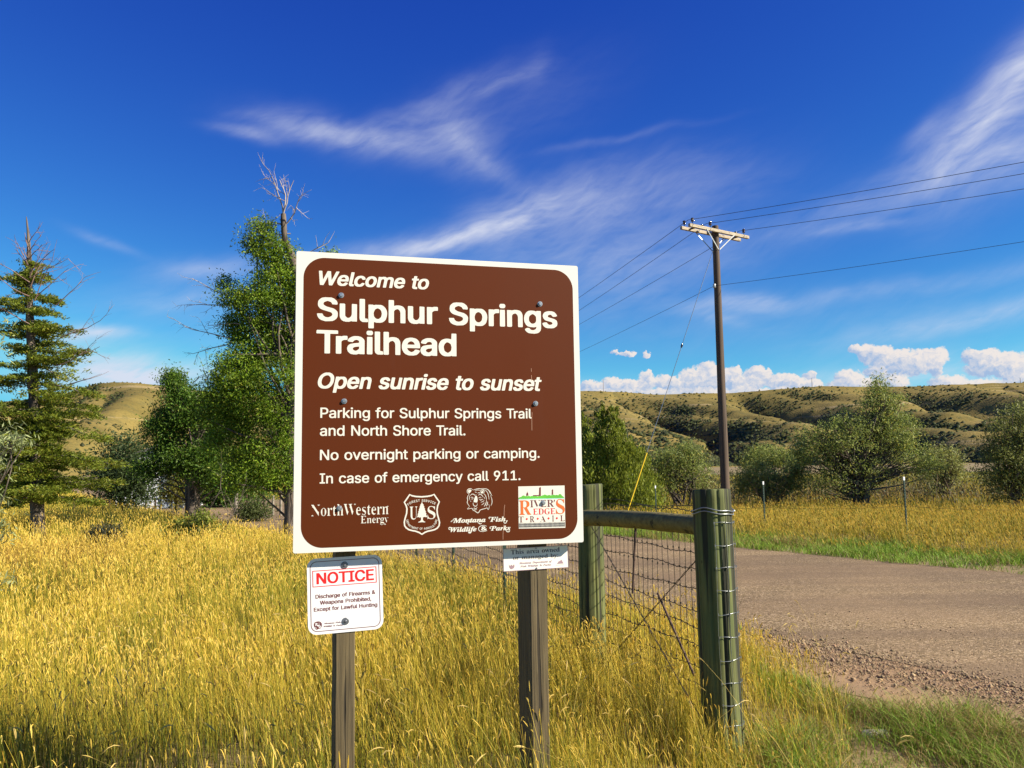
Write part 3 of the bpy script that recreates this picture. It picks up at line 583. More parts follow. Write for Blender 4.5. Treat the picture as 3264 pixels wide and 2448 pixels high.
GLYPH['HM', 'D'] = 100, [[10,0,10,102,12,103,54,103,64,101,77,94,84,87,88,81,92,73,94,62,94,40,92,29,85,17,77,8,64,1,58,0,47,-1,12,-1],[27,15,29,13,45,13,54,14,60,16,66,20,73,29,77,42,77,60,73,73,66,82,60,86,49,88,29,89,27,87]]
GLYPH['HM', 'E'] = 84, [[10,0,10,102,12,103,74,103,76,102,77,92,74,89,29,89,27,87,27,60,29,59,70,59,72,58,73,56,73,46,70,44,29,44,28,44,27,15,29,13,74,13,77,12,77,10,77,0,74,-1,12,-1]]
GLYPH['HM', 'F'] = 82, [[10,0,10,102,12,103,74,103,76,102,76,100,76,92,74,89,29,89,27,87,27,58,29,57,70,57,71,56,71,54,71,44,70,43,68,43,29,43,27,42,27,0,24,-1,12,-1]]
GLYPH['HM', 'G'] = 104, [[41,-2,31,2,25,6,16,15,12,22,7,34,6,47,6,55,7,67,10,76,15,86,21,92,27,97,33,101,41,104,56,105,66,103,77,99,83,95,88,90,94,80,96,76,97,69,96,68,81,68,80,69,75,78,71,83,66,86,60,89,54,90,48,89,41,87,37,85,31,78,26,69,24,63,23,51,24,40,26,32,33,22,41,15,52,12,60,13,66,15,75,22,79,30,80,36,79,38,56,38,55,40,55,51,56,53,96,53,98,51,98,34,96,26,92,17,88,11,83,6,77,2,64,-2,50,-3]]
GLYPH['HM', 'H'] = 103, [[10,0,10,102,12,103,24,103,27,102,27,60,29,59,74,59,77,60,77,102,79,103,91,103,93,102,93,0,91,-1,79,-1,77,0,77,44,74,45,29,45,27,44,27,0,24,-1,12,-1]]
GLYPH['HM', 'I'] = 60, [[4,0,4,10,5,12,6,13,21,13,22,15,22,87,21,89,6,89,5,90,4,92,5,102,6,103,54,103,56,102,56,100,56,92,55,90,54,89,40,89,38,87,38,15,40,13,54,13,55,12,56,10,56,0,54,-1,6,-1]]
GLYPH['HM', 'L'] = 79, [[10,0,10,100,10,102,12,103,24,103,27,102,27,100,27,15,29,13,72,13,74,10,74,0,72,-1,12,-1]]
GLYPH['HM', 'M'] = 126, [[10,0,10,102,12,103,31,103,33,102,57,42,62,25,64,26,65,27,68,37,93,102,95,103,114,103,115,102,115,0,114,-1,112,-1,102,-1,99,0,99,65,97,68,71,0,68,-1,58,-1,56,-1,55,0,29,66,27,65,27,0,24,-1,12,-1]]
GLYPH['HM', 'N'] = 105, [[10,0,10,102,12,103,27,103,30,102,77,28,78,31,78,102,79,103,81,103,93,103,94,102,95,0,93,-1,91,-1,77,-1,75,0,29,73,27,73,27,69,27,0,24,-1,12,-1]]
GLYPH['HM', 'O'] = 107, [[41,-2,31,2,25,6,16,15,11,24,7,34,6,47,6,55,7,67,12,80,16,86,27,97,35,102,41,104,56,105,66,103,77,99,85,93,90,88,96,78,99,69,101,57,100,40,99,32,96,26,92,17,88,11,79,4,71,0,64,-2,50,-3],[47,13,52,12,58,12,64,14,69,17,77,26,81,34,83,42,84,49,84,59,82,67,78,76,72,82,66,87,58,89,54,90,46,89,41,87,35,83,28,74,24,61,23,51,24,40,26,32,28,28,35,19,41,15]]
GLYPH['HM', 'P'] = 89, [[10,0,10,102,12,103,54,103,64,101,68,99,74,94,79,89,82,83,84,77,84,62,81,54,79,50,72,43,66,39,60,37,49,35,29,35,27,33,27,0,24,-1,12,-1],[27,52,29,50,47,50,56,51,60,54,62,56,65,60,67,67,67,73,65,79,62,83,58,86,52,88,29,89,27,87]]
GLYPH['HM', 'R'] = 90, [[10,0,10,102,12,103,56,103,64,101,72,97,79,90,81,85,84,77,84,65,83,60,80,52,74,46,67,42,67,40,87,2,88,0,85,-1,70,-1,68,0,48,37,45,38,29,38,28,37,27,0,27,-1,12,-1],[27,54,29,53,49,53,56,54,60,56,64,60,67,67,67,75,65,79,62,83,58,87,52,88,29,89,27,87]]
GLYPH['HM', 'S'] = 89, [[31,-2,26,-1,18,4,12,10,7,17,6,27,8,29,22,29,23,27,24,23,28,17,37,12,45,11,53,13,58,14,61,17,66,23,67,29,64,35,60,39,49,43,31,48,22,52,16,56,12,61,9,67,8,75,9,84,11,88,16,94,22,99,31,103,39,104,51,104,60,103,68,99,72,97,77,92,81,84,82,75,81,74,66,75,64,79,62,83,56,88,49,90,41,90,35,88,28,83,25,77,26,71,33,64,43,60,62,55,70,51,76,47,81,40,83,36,84,23,83,19,81,15,77,9,72,4,64,0,58,-2,49,-3,39,-3]]
GLYPH['HM', 'T'] = 90, [[38,-1,37,0,37,87,35,89,6,89,4,92,5,102,6,103,83,103,85,102,85,100,85,92,83,89,54,89,53,87,53,0,52,-1,50,-1]]
GLYPH['HM', 'U'] = 103, [[39,-2,29,2,22,6,16,13,12,21,10,32,10,102,12,104,24,104,27,102,27,34,28,27,32,21,37,16,45,12,54,12,58,12,66,16,72,22,75,27,77,36,77,102,79,104,93,103,94,100,94,34,92,21,90,17,86,11,81,6,70,0,64,-2,56,-3]]
GLYPH['HM', 'V'] = 96, [[39,0,3,96,2,102,3,103,18,103,20,100,41,42,47,23,49,22,76,100,78,103,93,103,94,102,93,96,58,0,55,-1,41,-1]]
GLYPH['HM', 'W'] = 137, [[30,-1,29,0,26,10,2,96,2,102,3,103,16,103,18,103,19,102,39,26,59,102,62,103,76,103,78,101,97,31,99,26,119,102,120,103,122,103,134,103,136,102,135,98,121,44,110,4,107,-1,91,-1,89,0,70,69,68,72,48,0,47,-1,45,-1]]
GLYPH['HM', 'a'] = 78, [[23,-2,16,0,13,2,10,5,6,11,4,19,4,25,6,32,11,38,19,42,29,45,50,47,53,50,53,55,49,61,46,64,44,64,37,64,31,63,27,60,22,55,19,53,8,57,6,59,8,63,15,71,25,76,31,78,41,78,48,78,54,76,62,71,67,65,69,59,70,52,70,0,69,-1,66,-2,56,-2,54,-1,53,2,52,3,48,0,41,-2,35,-3],[25,13,31,11,35,11,41,12,46,14,50,19,52,23,53,34,52,35,46,33,35,32,27,30,25,29,22,25,21,21,22,17]]
GLYPH['HM', 'b'] = 85, [[10,-2,8,0,8,100,9,102,10,104,23,104,25,102,25,100,25,73,27,72,33,76,38,78,48,79,58,76,67,72,73,65,78,55,80,46,80,30,78,19,74,11,68,5,60,0,54,-3,44,-3,38,-2,29,2,25,5,24,0,23,-1],[36,13,44,11,50,12,54,14,57,17,61,23,63,32,63,44,61,50,57,59,50,63,44,64,38,63,31,58,28,55,27,50,24,40,24,36,26,27,28,21,31,17]]
GLYPH['HM', 'c'] = 79, [[32,-2,26,0,19,4,12,11,8,17,6,23,5,34,5,42,6,50,8,57,12,65,19,72,28,76,34,78,48,78,57,76,61,74,67,69,72,63,74,59,74,55,73,54,61,51,59,52,55,58,48,63,40,64,36,64,32,62,27,57,24,52,23,48,21,40,23,27,25,21,30,16,34,12,40,11,48,12,53,15,55,17,58,23,61,25,73,22,74,21,74,19,72,13,68,7,61,2,51,-2,38,-3]]
GLYPH['HM', 'd'] = 85, [[30,-2,21,1,17,4,13,9,8,17,6,25,5,42,6,52,8,59,12,65,18,71,26,76,32,78,46,78,53,76,59,71,60,73,60,102,61,103,63,104,76,103,76,102,77,100,77,0,76,-1,73,-2,63,-2,61,-1,60,2,59,4,53,0,48,-2,42,-3],[33,13,40,11,48,12,55,19,58,23,60,30,60,44,58,52,53,59,51,62,46,64,36,64,32,62,25,55,23,48,21,36,23,25,28,18]]
GLYPH['HM', 'e'] = 81, [[32,-2,26,0,19,4,12,11,8,17,6,23,5,34,5,42,6,50,8,57,12,65,19,72,28,76,34,78,48,78,55,76,63,72,70,65,74,57,76,46,76,34,73,32,23,32,22,32,23,25,28,17,32,14,36,12,44,11,51,12,55,15,59,22,61,23,73,20,75,17,74,15,72,11,69,7,63,2,59,0,53,-2,46,-3],[23,46,57,46,59,46,58,52,53,60,46,64,42,64,34,63,28,59,25,55,23,50]]
GLYPH['HM', 'f'] = 51, [[16,-1,14,0,14,62,12,64,1,64,0,65,-1,67,-1,75,1,78,14,78,14,79,15,92,15,96,22,103,30,107,39,108,47,107,51,104,48,94,45,92,39,93,35,92,32,90,31,85,30,79,33,78,45,78,47,77,48,75,48,67,47,65,45,64,33,64,30,62,30,0,28,-1]]
GLYPH['HM', 'g'] = 85, [[30,-31,23,-29,16,-24,8,-16,8,-13,11,-11,19,-7,21,-7,32,-16,38,-18,44,-18,51,-16,55,-13,59,-7,60,5,59,6,57,5,48,0,34,0,23,2,17,6,12,12,8,18,6,26,5,34,5,43,6,51,8,57,12,66,17,71,19,73,28,77,38,79,44,78,51,77,55,75,59,71,60,72,60,76,61,77,63,77,76,77,77,76,77,-5,76,-9,74,-16,69,-23,63,-27,59,-29,53,-31,46,-32],[32,16,38,14,48,15,53,17,55,20,59,28,60,41,60,47,57,53,53,60,48,63,44,64,38,64,30,60,27,57,23,49,21,41,23,28,27,20]]
GLYPH['HM', 'h'] = 82, [[8,0,8,100,9,102,10,103,23,103,25,102,25,100,25,73,27,72,31,75,38,78,48,78,54,78,63,74,66,71,72,62,74,52,74,0,71,-1,58,-1,57,0,57,50,55,56,52,60,48,63,44,64,35,63,31,60,26,54,25,48,25,0,23,-1,10,-1]]
GLYPH['HM', 'i'] = 33, [[8,0,8,75,10,78,23,78,25,75,25,0,23,-1,10,-1],[14,87,10,89,7,92,6,98,7,102,10,105,14,106,19,106,23,105,26,102,27,100,28,98,27,94,25,90,23,88,19,87]]
GLYPH['HM', 'k'] = 76, [[8,0,8,100,9,102,10,103,23,103,25,102,25,100,25,50,27,49,56,78,71,78,73,77,74,75,73,74,44,44,48,37,76,2,76,0,75,-1,73,-1,58,-1,56,-1,31,31,29,31,25,27,25,0,23,-1,10,-1]]
GLYPH['HM', 'l'] = 38, [[19,-1,12,4,10,8,8,14,8,102,10,103,23,103,25,102,25,16,27,13,29,12,33,13,35,12,38,2,37,-1,35,-1,25,-2]]
GLYPH['HM', 'm'] = 122, [[8,0,8,75,9,77,10,78,23,78,25,72,35,78,50,78,56,76,63,70,65,69,69,73,77,77,83,78,92,78,96,78,102,75,106,72,109,69,111,65,114,54,114,0,113,-1,100,-1,98,-1,97,0,97,54,95,58,91,62,83,65,77,63,75,62,72,58,70,54,70,0,69,-1,56,-1,54,-1,53,0,53,54,51,58,48,62,46,63,40,65,33,63,29,60,27,56,25,50,25,0,23,-1,10,-1]]
GLYPH['HM', 'n'] = 82, [[8,0,8,75,9,77,10,78,23,78,25,71,31,75,38,78,44,78,54,78,63,74,70,67,72,62,73,54,74,0,71,-1,58,-1,57,0,57,50,55,56,52,60,48,63,44,64,35,63,31,60,26,54,25,48,25,0,23,-1,10,-1]]
GLYPH['HM', 'o'] = 83, [[32,-2,26,0,19,4,12,11,8,17,6,23,5,34,5,42,6,50,8,57,12,65,19,72,28,76,34,78,48,78,57,76,61,74,67,69,72,63,76,55,78,44,78,27,76,21,72,13,67,6,61,2,51,-2,38,-3],[33,13,40,11,48,12,55,17,60,25,61,32,62,38,62,42,60,50,55,58,51,62,46,64,36,64,32,62,27,57,23,48,21,40,23,27,27,19]]
GLYPH['HM', 'p'] = 85, [[8,-29,8,76,10,78,23,77,24,76,25,71,33,76,40,78,52,78,63,74,67,72,73,65,78,55,79,48,80,40,80,30,76,15,72,9,67,4,60,0,54,-2,38,-2,31,0,27,4,25,3,25,-29,23,-30,10,-30],[36,13,42,11,46,11,54,14,57,17,61,23,63,32,64,40,61,51,57,59,50,63,42,64,38,63,31,58,28,55,27,51,24,40,24,36,26,26,31,17]]
GLYPH['HM', 'r'] = 52, [[8,0,8,75,9,77,10,78,23,78,25,72,35,78,48,78,50,78,51,75,51,65,50,64,48,63,40,64,35,62,29,58,26,54,25,50,25,0,23,-1,10,-1]]
GLYPH['HM', 's'] = 73, [[24,-2,15,2,11,5,6,13,5,19,11,22,20,23,21,21,24,16,28,12,34,11,38,11,45,12,47,14,50,17,52,21,50,25,47,28,26,33,13,40,8,46,7,55,8,63,11,67,15,72,24,76,30,78,40,79,45,78,53,76,59,72,63,67,67,59,65,56,53,54,50,59,45,64,36,65,30,63,28,62,25,59,24,55,26,51,30,48,51,42,59,39,63,35,66,32,68,27,68,23,68,17,66,11,61,5,57,2,49,-2,40,-3,32,-3]]
GLYPH['HM', 't'] = 45, [[24,-1,20,1,16,4,13,7,11,14,11,62,10,64,1,64,-1,66,0,76,1,77,10,77,11,78,11,93,11,95,12,96,26,96,27,95,27,93,27,78,28,77,41,77,43,76,43,74,43,66,41,64,28,64,27,62,27,20,28,16,30,13,33,12,39,12,42,12,44,7,44,1,44,-1,41,-2,30,-2]]
GLYPH['HM', 'u'] = 82, [[27,-2,21,1,17,4,14,7,10,16,8,24,8,76,10,77,23,77,25,76,25,26,27,20,30,16,33,13,40,12,46,13,50,15,54,20,57,26,57,32,57,76,58,77,60,77,73,77,74,76,74,1,73,-1,71,-2,58,-1,56,5,50,0,44,-2,33,-2]]
GLYPH['HM', 'v'] = 78, [[31,-1,3,71,2,75,2,77,3,78,16,78,18,77,39,22,59,77,62,78,74,78,76,75,75,71,48,0,45,-1,33,-1]]
GLYPH['HM', 'w'] = 113, [[25,0,4,69,2,75,3,77,4,78,17,78,19,77,21,71,34,26,36,31,48,75,49,77,50,78,63,78,65,77,67,71,79,26,93,75,96,78,109,78,110,77,111,75,109,69,88,-1,86,-1,75,-1,73,-1,71,0,59,44,57,50,42,0,40,-1,27,-1]]
GLYPH['HM', 'x'] = 76, [[2,0,6,6,26,35,28,40,4,75,5,77,6,78,21,78,24,75,37,53,40,54,43,60,54,76,56,78,69,78,71,77,72,75,71,73,50,42,48,37,72,4,74,0,71,-1,56,-1,53,2,40,23,37,25,21,0,19,-1,4,-1]]
GLYPH['HM', 'y'] = 78, [[10,-30,8,-27,10,-17,12,-16,18,-16,22,-15,26,-10,30,0,1,75,3,77,16,77,18,77,19,75,39,22,59,75,60,77,62,77,74,77,76,75,75,71,41,-17,35,-25,26,-30,20,-30]]
GLYPH['HN', '&'] = 90, [[30,-3,23,-2,17,0,9,8,4,15,3,24,3,30,4,36,8,44,20,55,20,57,17,61,12,69,11,76,11,84,14,94,19,100,26,104,34,106,46,106,55,103,62,99,68,90,68,86,68,74,66,67,58,59,51,53,52,51,63,37,65,38,66,47,67,48,84,48,86,47,86,44,84,30,79,17,91,3,91,-1,90,-2,88,-2,69,-2,65,2,57,-2,46,-4,34,-4],[35,13,38,12,42,13,51,17,51,19,34,40,32,39,27,34,24,30,24,26,25,22,26,19,30,15],[37,69,38,69,42,72,46,76,48,80,47,84,46,85,42,89,40,89,38,89,34,85,32,80,33,74]]
GLYPH['HN', ','] = 38, [[5,-27,3,-24,3,-22,10,16,12,17,30,17,31,16,31,14,31,9,20,-26,18,-27]]
GLYPH['HN', 'D'] = 100, [[10,-3,8,0,8,102,10,104,56,104,64,103,70,100,77,97,85,89,89,83,94,73,96,65,96,58,96,37,94,29,88,17,84,12,77,5,70,2,64,-1,52,-3],[30,15,31,14,43,14,54,16,58,18,63,21,68,26,73,35,76,48,75,56,73,67,69,75,65,79,60,83,54,86,39,88,31,88,30,87]]
GLYPH['HN', 'E'] = 84, [[10,-3,8,0,8,102,10,104,77,104,79,102,78,90,77,88,31,88,30,87,30,60,31,60,72,60,75,58,75,46,74,44,72,43,31,43,29,42,29,17,31,14,77,14,79,13,79,10,79,0,79,-2,77,-3]]
GLYPH['HN', 'F'] = 82, [[10,-3,8,0,8,102,10,104,77,104,78,102,78,90,77,88,31,88,30,87,29,60,31,58,72,58,73,56,73,44,72,42,70,42,31,42,29,40,29,0,29,-2,27,-3]]
GLYPH['HN', 'H'] = 103, [[10,-3,8,0,8,102,10,104,27,104,29,102,29,62,31,60,72,60,74,62,74,102,77,104,93,104,95,102,95,0,94,-2,93,-3,77,-3,74,0,74,42,72,44,31,44,29,42,29,0,29,-2,27,-3]]
GLYPH['HN', 'L'] = 79, [[10,-3,8,0,8,102,10,104,27,104,29,102,30,15,31,14,74,14,76,12,77,0,74,-3]]
GLYPH['HN', 'P'] = 89, [[10,-3,8,0,8,102,10,104,56,104,64,103,72,99,77,95,81,90,83,85,86,77,86,65,85,60,81,50,77,43,66,37,58,35,31,34,29,33,29,0,29,-2,27,-3],[29,52,31,51,49,51,56,54,59,56,63,60,65,67,64,73,61,81,58,84,54,86,43,88,31,88,30,87]]
GLYPH['HN', 'W'] = 137, [[28,-3,26,2,1,94,-1,102,1,104,18,104,20,104,21,102,39,35,57,103,59,104,78,104,81,102,96,42,99,35,116,102,118,104,137,104,138,102,138,98,112,4,109,-3,89,-3,86,0,70,60,68,64,51,2,50,-2,47,-3]]
GLYPH['HN', 'a'] = 78, [[23,-4,16,-2,12,0,5,7,3,13,2,19,2,25,3,32,8,39,14,43,21,45,46,48,50,50,51,55,48,60,46,61,39,64,33,62,29,59,23,52,16,52,10,54,4,57,4,59,5,63,8,67,14,74,23,78,33,80,46,80,54,78,62,74,65,71,69,65,71,59,72,-2,71,-3,69,-3,54,-3,50,-1,48,-2,39,-4,27,-5],[30,13,33,12,37,12,46,17,50,23,51,32,50,33,33,30,25,26,23,21,24,17,27,14]]
GLYPH['HN', 'b'] = 85, [[38,-4,31,-2,27,0,25,-3,8,-3,7,-2,6,102,8,105,25,105,27,102,27,77,29,76,33,78,40,80,50,80,60,78,65,76,71,71,76,65,80,57,82,42,82,27,80,19,76,11,71,4,65,0,60,-2,52,-4,40,-4],[41,13,46,12,50,14,54,17,57,21,59,25,61,36,61,44,59,50,57,55,50,61,44,63,40,62,35,60,31,55,28,48,26,38,28,27,31,21,38,14]]
GLYPH['HN', 'c'] = 79, [[32,-4,21,0,15,4,11,9,6,17,4,23,3,34,3,42,4,52,6,59,10,65,16,71,21,76,28,78,36,80,46,80,55,78,61,76,67,72,70,69,76,59,77,55,76,53,73,52,65,50,59,50,57,51,53,57,48,61,42,63,36,62,28,54,25,48,23,40,25,27,28,21,31,17,36,14,40,12,44,13,48,14,54,19,57,25,59,26,65,26,75,23,77,21,76,17,72,9,69,5,65,2,59,-2,48,-4]]
GLYPH['HN', 'd'] = 85, [[30,-4,23,-2,15,3,10,9,6,17,3,27,3,42,4,52,6,59,11,67,15,72,26,78,34,80,44,80,53,78,57,76,58,77,58,102,59,104,78,104,79,102,79,-2,78,-3,76,-3,61,-3,57,0,53,-3,44,-4],[38,13,42,12,46,14,51,17,53,19,55,23,57,30,58,38,57,46,55,52,50,59,46,62,42,63,36,62,29,57,25,48,23,40,25,27,28,21,32,16]]
GLYPH['HN', 'e'] = 81, [[32,-4,21,0,15,4,11,9,6,17,4,23,3,32,3,42,4,52,6,59,11,66,21,76,28,78,36,80,46,80,55,78,61,76,67,71,72,65,74,61,76,57,78,46,78,34,78,32,76,31,26,31,24,30,25,25,27,21,32,16,40,12,44,12,51,15,53,17,57,22,59,24,65,24,76,21,77,19,77,15,73,9,69,4,59,-2,48,-4],[24,48,26,47,55,47,57,48,55,52,51,59,46,62,42,63,36,62,32,59,27,55]]
GLYPH['HN', 'f'] = 51, [[14,-3,12,0,12,60,12,63,-1,63,-3,65,-3,77,-1,78,10,78,12,79,13,96,17,102,24,107,35,109,41,109,51,107,52,106,52,102,49,92,47,91,39,92,37,91,33,87,33,83,33,79,35,78,47,78,50,77,50,75,49,64,47,63,35,63,33,62,33,60,33,0,30,-3]]
GLYPH['HN', 'g'] = 85, [[30,-32,19,-29,13,-25,8,-20,6,-16,7,-11,15,-6,23,-6,30,-12,36,-16,40,-17,46,-16,51,-14,56,-9,58,-5,58,1,57,2,55,1,46,-2,32,-2,23,0,19,2,11,10,6,18,4,24,3,34,3,43,4,51,6,59,11,67,16,72,19,75,28,79,38,80,48,79,57,76,61,79,78,79,79,76,79,-5,76,-16,74,-20,71,-24,65,-28,59,-31,48,-33],[37,16,42,15,48,17,55,24,58,32,58,45,55,53,48,60,42,63,36,62,30,57,27,53,25,49,23,41,24,30,27,24,30,20]]
GLYPH['HN', 'h'] = 82, [[8,-3,6,0,6,102,8,104,25,104,27,102,27,77,29,76,31,78,40,80,54,79,60,77,65,75,69,71,72,67,74,62,76,52,76,0,75,-2,73,-3,58,-3,56,-2,55,0,55,50,53,56,51,58,48,61,42,63,33,59,30,56,28,52,27,48,27,0,26,-2,25,-3]]
GLYPH['HN', 'i'] = 33, [[8,-3,6,0,6,77,8,78,25,78,27,77,27,75,27,0,25,-3],[8,87,6,90,4,96,5,102,8,106,10,107,23,107,27,104,29,100,30,96,27,89,25,87,21,86,12,86]]
GLYPH['HN', 'l'] = 38, [[19,-3,15,-1,9,4,7,8,6,14,6,102,8,104,25,104,27,102,27,18,29,14,38,13,40,4,40,-1,38,-3,33,-3]]
GLYPH['HN', 'm'] = 122, [[8,-3,6,0,7,77,8,78,25,78,27,76,35,80,50,80,56,78,65,72,69,76,73,78,79,80,94,80,102,77,109,73,114,65,116,54,116,0,115,-3,98,-3,95,-2,95,0,95,54,93,58,90,61,83,63,77,61,75,58,72,54,72,0,71,-2,69,-3,52,-3,51,0,51,52,48,59,42,63,40,63,33,60,31,58,28,54,27,50,27,0,25,-3]]
GLYPH['HN', 'n'] = 82, [[8,-3,6,0,7,77,8,78,25,78,27,76,40,80,50,80,58,78,65,75,67,73,72,67,74,62,76,54,76,0,75,-2,73,-3,58,-3,56,-2,55,0,55,50,53,56,51,58,48,61,42,63,33,59,30,56,28,52,27,48,27,0,26,-2,25,-3]]
GLYPH['HN', 'o'] = 83, [[32,-4,21,0,15,4,11,9,6,17,4,23,3,34,3,42,4,52,6,59,10,65,16,71,21,76,28,78,36,80,46,80,57,78,61,76,70,69,74,63,78,55,80,44,80,30,78,21,76,15,72,9,68,5,63,0,57,-3,48,-4,36,-4],[38,13,40,12,44,13,48,14,52,17,56,21,58,25,60,34,60,42,57,50,55,55,51,60,42,63,36,62,28,54,25,48,23,40,25,27,27,23,32,16]]
GLYPH['HN', 'p'] = 85, [[8,-31,6,-29,7,78,8,79,25,79,27,75,35,79,54,79,58,78,67,74,76,65,80,57,82,48,82,42,82,28,80,19,77,13,73,7,69,2,60,-2,54,-4,40,-4,35,-4,29,-1,27,-2,27,-29,26,-31,25,-31],[41,13,46,13,50,14,54,18,57,21,59,26,62,36,61,44,59,51,57,55,50,61,44,63,38,61,33,57,29,51,26,38,29,26,31,21,35,16]]
GLYPH['HN', 'r'] = 52, [[8,-3,6,0,7,77,8,78,25,78,27,76,38,80,50,80,53,77,53,65,52,63,50,62,42,62,35,60,29,54,27,50,27,0,26,-2,25,-3]]
GLYPH['HN', 's'] = 73, [[26,-4,20,-2,15,0,9,5,4,13,3,19,4,21,15,24,22,24,26,17,30,14,36,12,45,14,49,19,49,21,45,26,40,28,20,33,12,38,8,42,6,46,5,55,6,63,9,69,13,73,22,78,32,80,42,80,53,78,59,74,66,67,69,61,69,57,67,55,59,53,51,53,45,61,40,63,36,64,32,62,28,59,26,55,28,52,34,48,55,43,61,40,65,36,70,27,71,19,70,15,65,6,61,2,53,-2,42,-4]]
GLYPH['HN', 't'] = 45, [[24,-3,20,-2,14,3,9,12,9,18,9,62,8,63,-1,63,-2,64,-3,66,-3,76,-1,78,8,78,9,80,9,95,10,97,12,97,28,97,29,95,29,80,30,78,43,78,45,76,45,64,43,63,30,63,29,62,29,20,30,16,33,14,35,13,43,13,44,12,46,5,46,-1,45,-3,41,-4,28,-4]]
GLYPH['HN', 'u'] = 82, [[27,-3,21,-1,15,3,10,9,7,16,6,24,6,76,7,78,8,79,25,79,27,76,27,26,28,22,31,18,35,14,40,13,46,15,50,18,53,22,54,26,55,32,55,76,56,78,58,79,73,79,75,78,76,76,76,-1,73,-2,58,-2,56,-2,54,0,50,-2,42,-4]]
GLYPH['HN', 'w'] = 113, [[25,-3,23,0,18,15,2,69,0,75,1,77,2,78,19,78,22,77,34,35,37,42,45,75,48,78,65,78,68,77,79,35,92,77,94,78,111,78,113,77,113,73,111,67,90,-1,88,-3,71,-3,70,-2,68,2,59,35,57,42,44,-1,42,-3]]
GLYPH['HN', 'x'] = 76, [[2,-3,0,0,1,4,23,35,25,40,4,71,1,75,2,78,4,78,23,78,26,75,37,57,40,58,52,78,54,78,73,78,74,77,74,73,51,40,51,37,75,2,75,-2,73,-3,54,-3,40,19,37,21,24,0,21,-3]]
GLYPH['IB', '&'] = 98, [[24,-1,15,2,10,7,7,13,5,22,6,34,8,40,15,48,22,53,23,55,17,63,15,67,14,76,15,84,19,92,28,97,38,99,45,99,53,98,59,94,64,88,66,82,66,72,64,65,61,62,50,51,70,31,72,32,74,36,78,49,80,50,92,50,94,49,93,42,91,36,87,26,83,19,84,17,99,3,100,1,99,-1,80,-1,72,7,70,8,61,2,51,-2,32,-3],[35,11,38,10,49,13,57,17,58,19,36,41,34,42,26,36,23,32,22,26,23,19,25,17,30,13],[37,63,38,62,42,65,47,69,50,74,49,80,45,85,40,86,35,84,32,82,30,78,31,72,33,67]]
GLYPH['IB', ','] = 36, [[3,-17,10,16,12,17,26,17,27,16,28,14,27,8,17,-17,16,-19,14,-19,5,-19]]
GLYPH['IB', 'D'] = 97, [[-9,0,-8,4,-3,5,-1,7,2,9,5,15,21,75,22,81,18,84,14,85,13,87,13,90,14,92,56,92,68,90,79,86,87,79,92,71,94,65,95,48,94,40,92,33,88,25,84,19,74,10,64,3,49,-1,39,-1,-7,-1],[32,6,35,6,43,8,51,12,61,23,67,35,71,52,71,65,69,73,67,77,64,80,58,84,54,84,49,84,47,81,45,75,28,12,28,8]]
GLYPH['IB', 'F'] = 82, [[-9,0,-8,4,-3,5,-1,7,2,9,5,15,21,75,22,81,18,84,14,85,13,87,13,90,14,92,85,92,87,91,88,90,84,69,82,65,81,63,74,64,74,65,73,73,71,77,66,81,58,84,52,84,49,83,47,81,45,73,40,52,41,51,45,51,54,55,57,58,60,65,62,66,66,66,68,65,68,62,61,33,59,27,58,26,54,26,52,27,52,33,51,37,49,40,47,42,45,43,39,43,37,43,36,42,28,10,29,8,31,6,37,4,38,0,37,-1,-7,-1]]
GLYPH['IB', 'M'] = 117, [[37,-4,35,-2,34,6,28,56,26,54,26,52,15,10,15,8,18,6,24,4,24,0,22,-1,-7,-1,-9,0,-8,4,-3,5,-1,7,1,9,4,14,21,75,21,81,18,84,14,85,12,87,12,89,14,92,45,92,47,89,53,42,54,37,55,36,91,90,93,92,124,92,126,89,126,87,124,85,118,83,114,77,96,12,96,8,99,6,105,4,105,0,103,-1,62,-1,59,0,60,4,66,6,70,10,73,17,81,48,82,52,80,54,46,0,43,-3]]
GLYPH['IB', 'P'] = 82, [[-9,0,-8,4,-3,5,-1,7,2,9,5,15,21,75,22,81,18,84,14,85,13,87,13,90,14,92,60,92,72,89,79,85,81,81,83,77,84,65,81,56,77,51,68,45,62,43,52,42,37,41,36,40,28,10,29,8,31,6,37,4,38,0,37,-1,-7,-1],[39,50,43,49,49,52,55,56,59,62,60,69,60,75,59,79,57,81,52,84,49,84,47,81]]
GLYPH['IB', 'W'] = 110, [[14,-3,14,-2,14,73,12,81,10,83,5,85,4,87,5,91,6,92,44,92,44,91,45,87,44,85,40,83,38,81,37,75,37,46,37,43,40,46,57,75,57,81,54,84,50,85,48,87,48,91,50,92,87,92,88,91,88,87,87,85,83,84,81,81,80,79,79,46,81,45,102,81,102,83,100,84,96,85,95,87,95,91,96,92,123,92,123,91,124,87,123,85,119,84,116,82,109,73,64,-3,62,-4,58,-4,55,-2,55,16,57,41,57,50,56,52,51,46,23,-2,21,-4]]
GLYPH['IB', 'a'] = 67, [[2,-2,-1,0,-4,4,-6,11,-6,19,-4,27,0,38,8,50,15,57,21,61,27,63,38,63,42,62,44,62,61,62,61,59,48,13,50,13,55,18,57,19,61,18,62,17,61,13,55,4,50,0,46,-2,42,-3,34,-3,27,4,23,0,17,-3,9,-3],[18,11,19,10,21,12,26,17,32,27,37,42,37,50,36,53,34,54,29,50,25,44,21,36,17,25,16,19,16,13]]
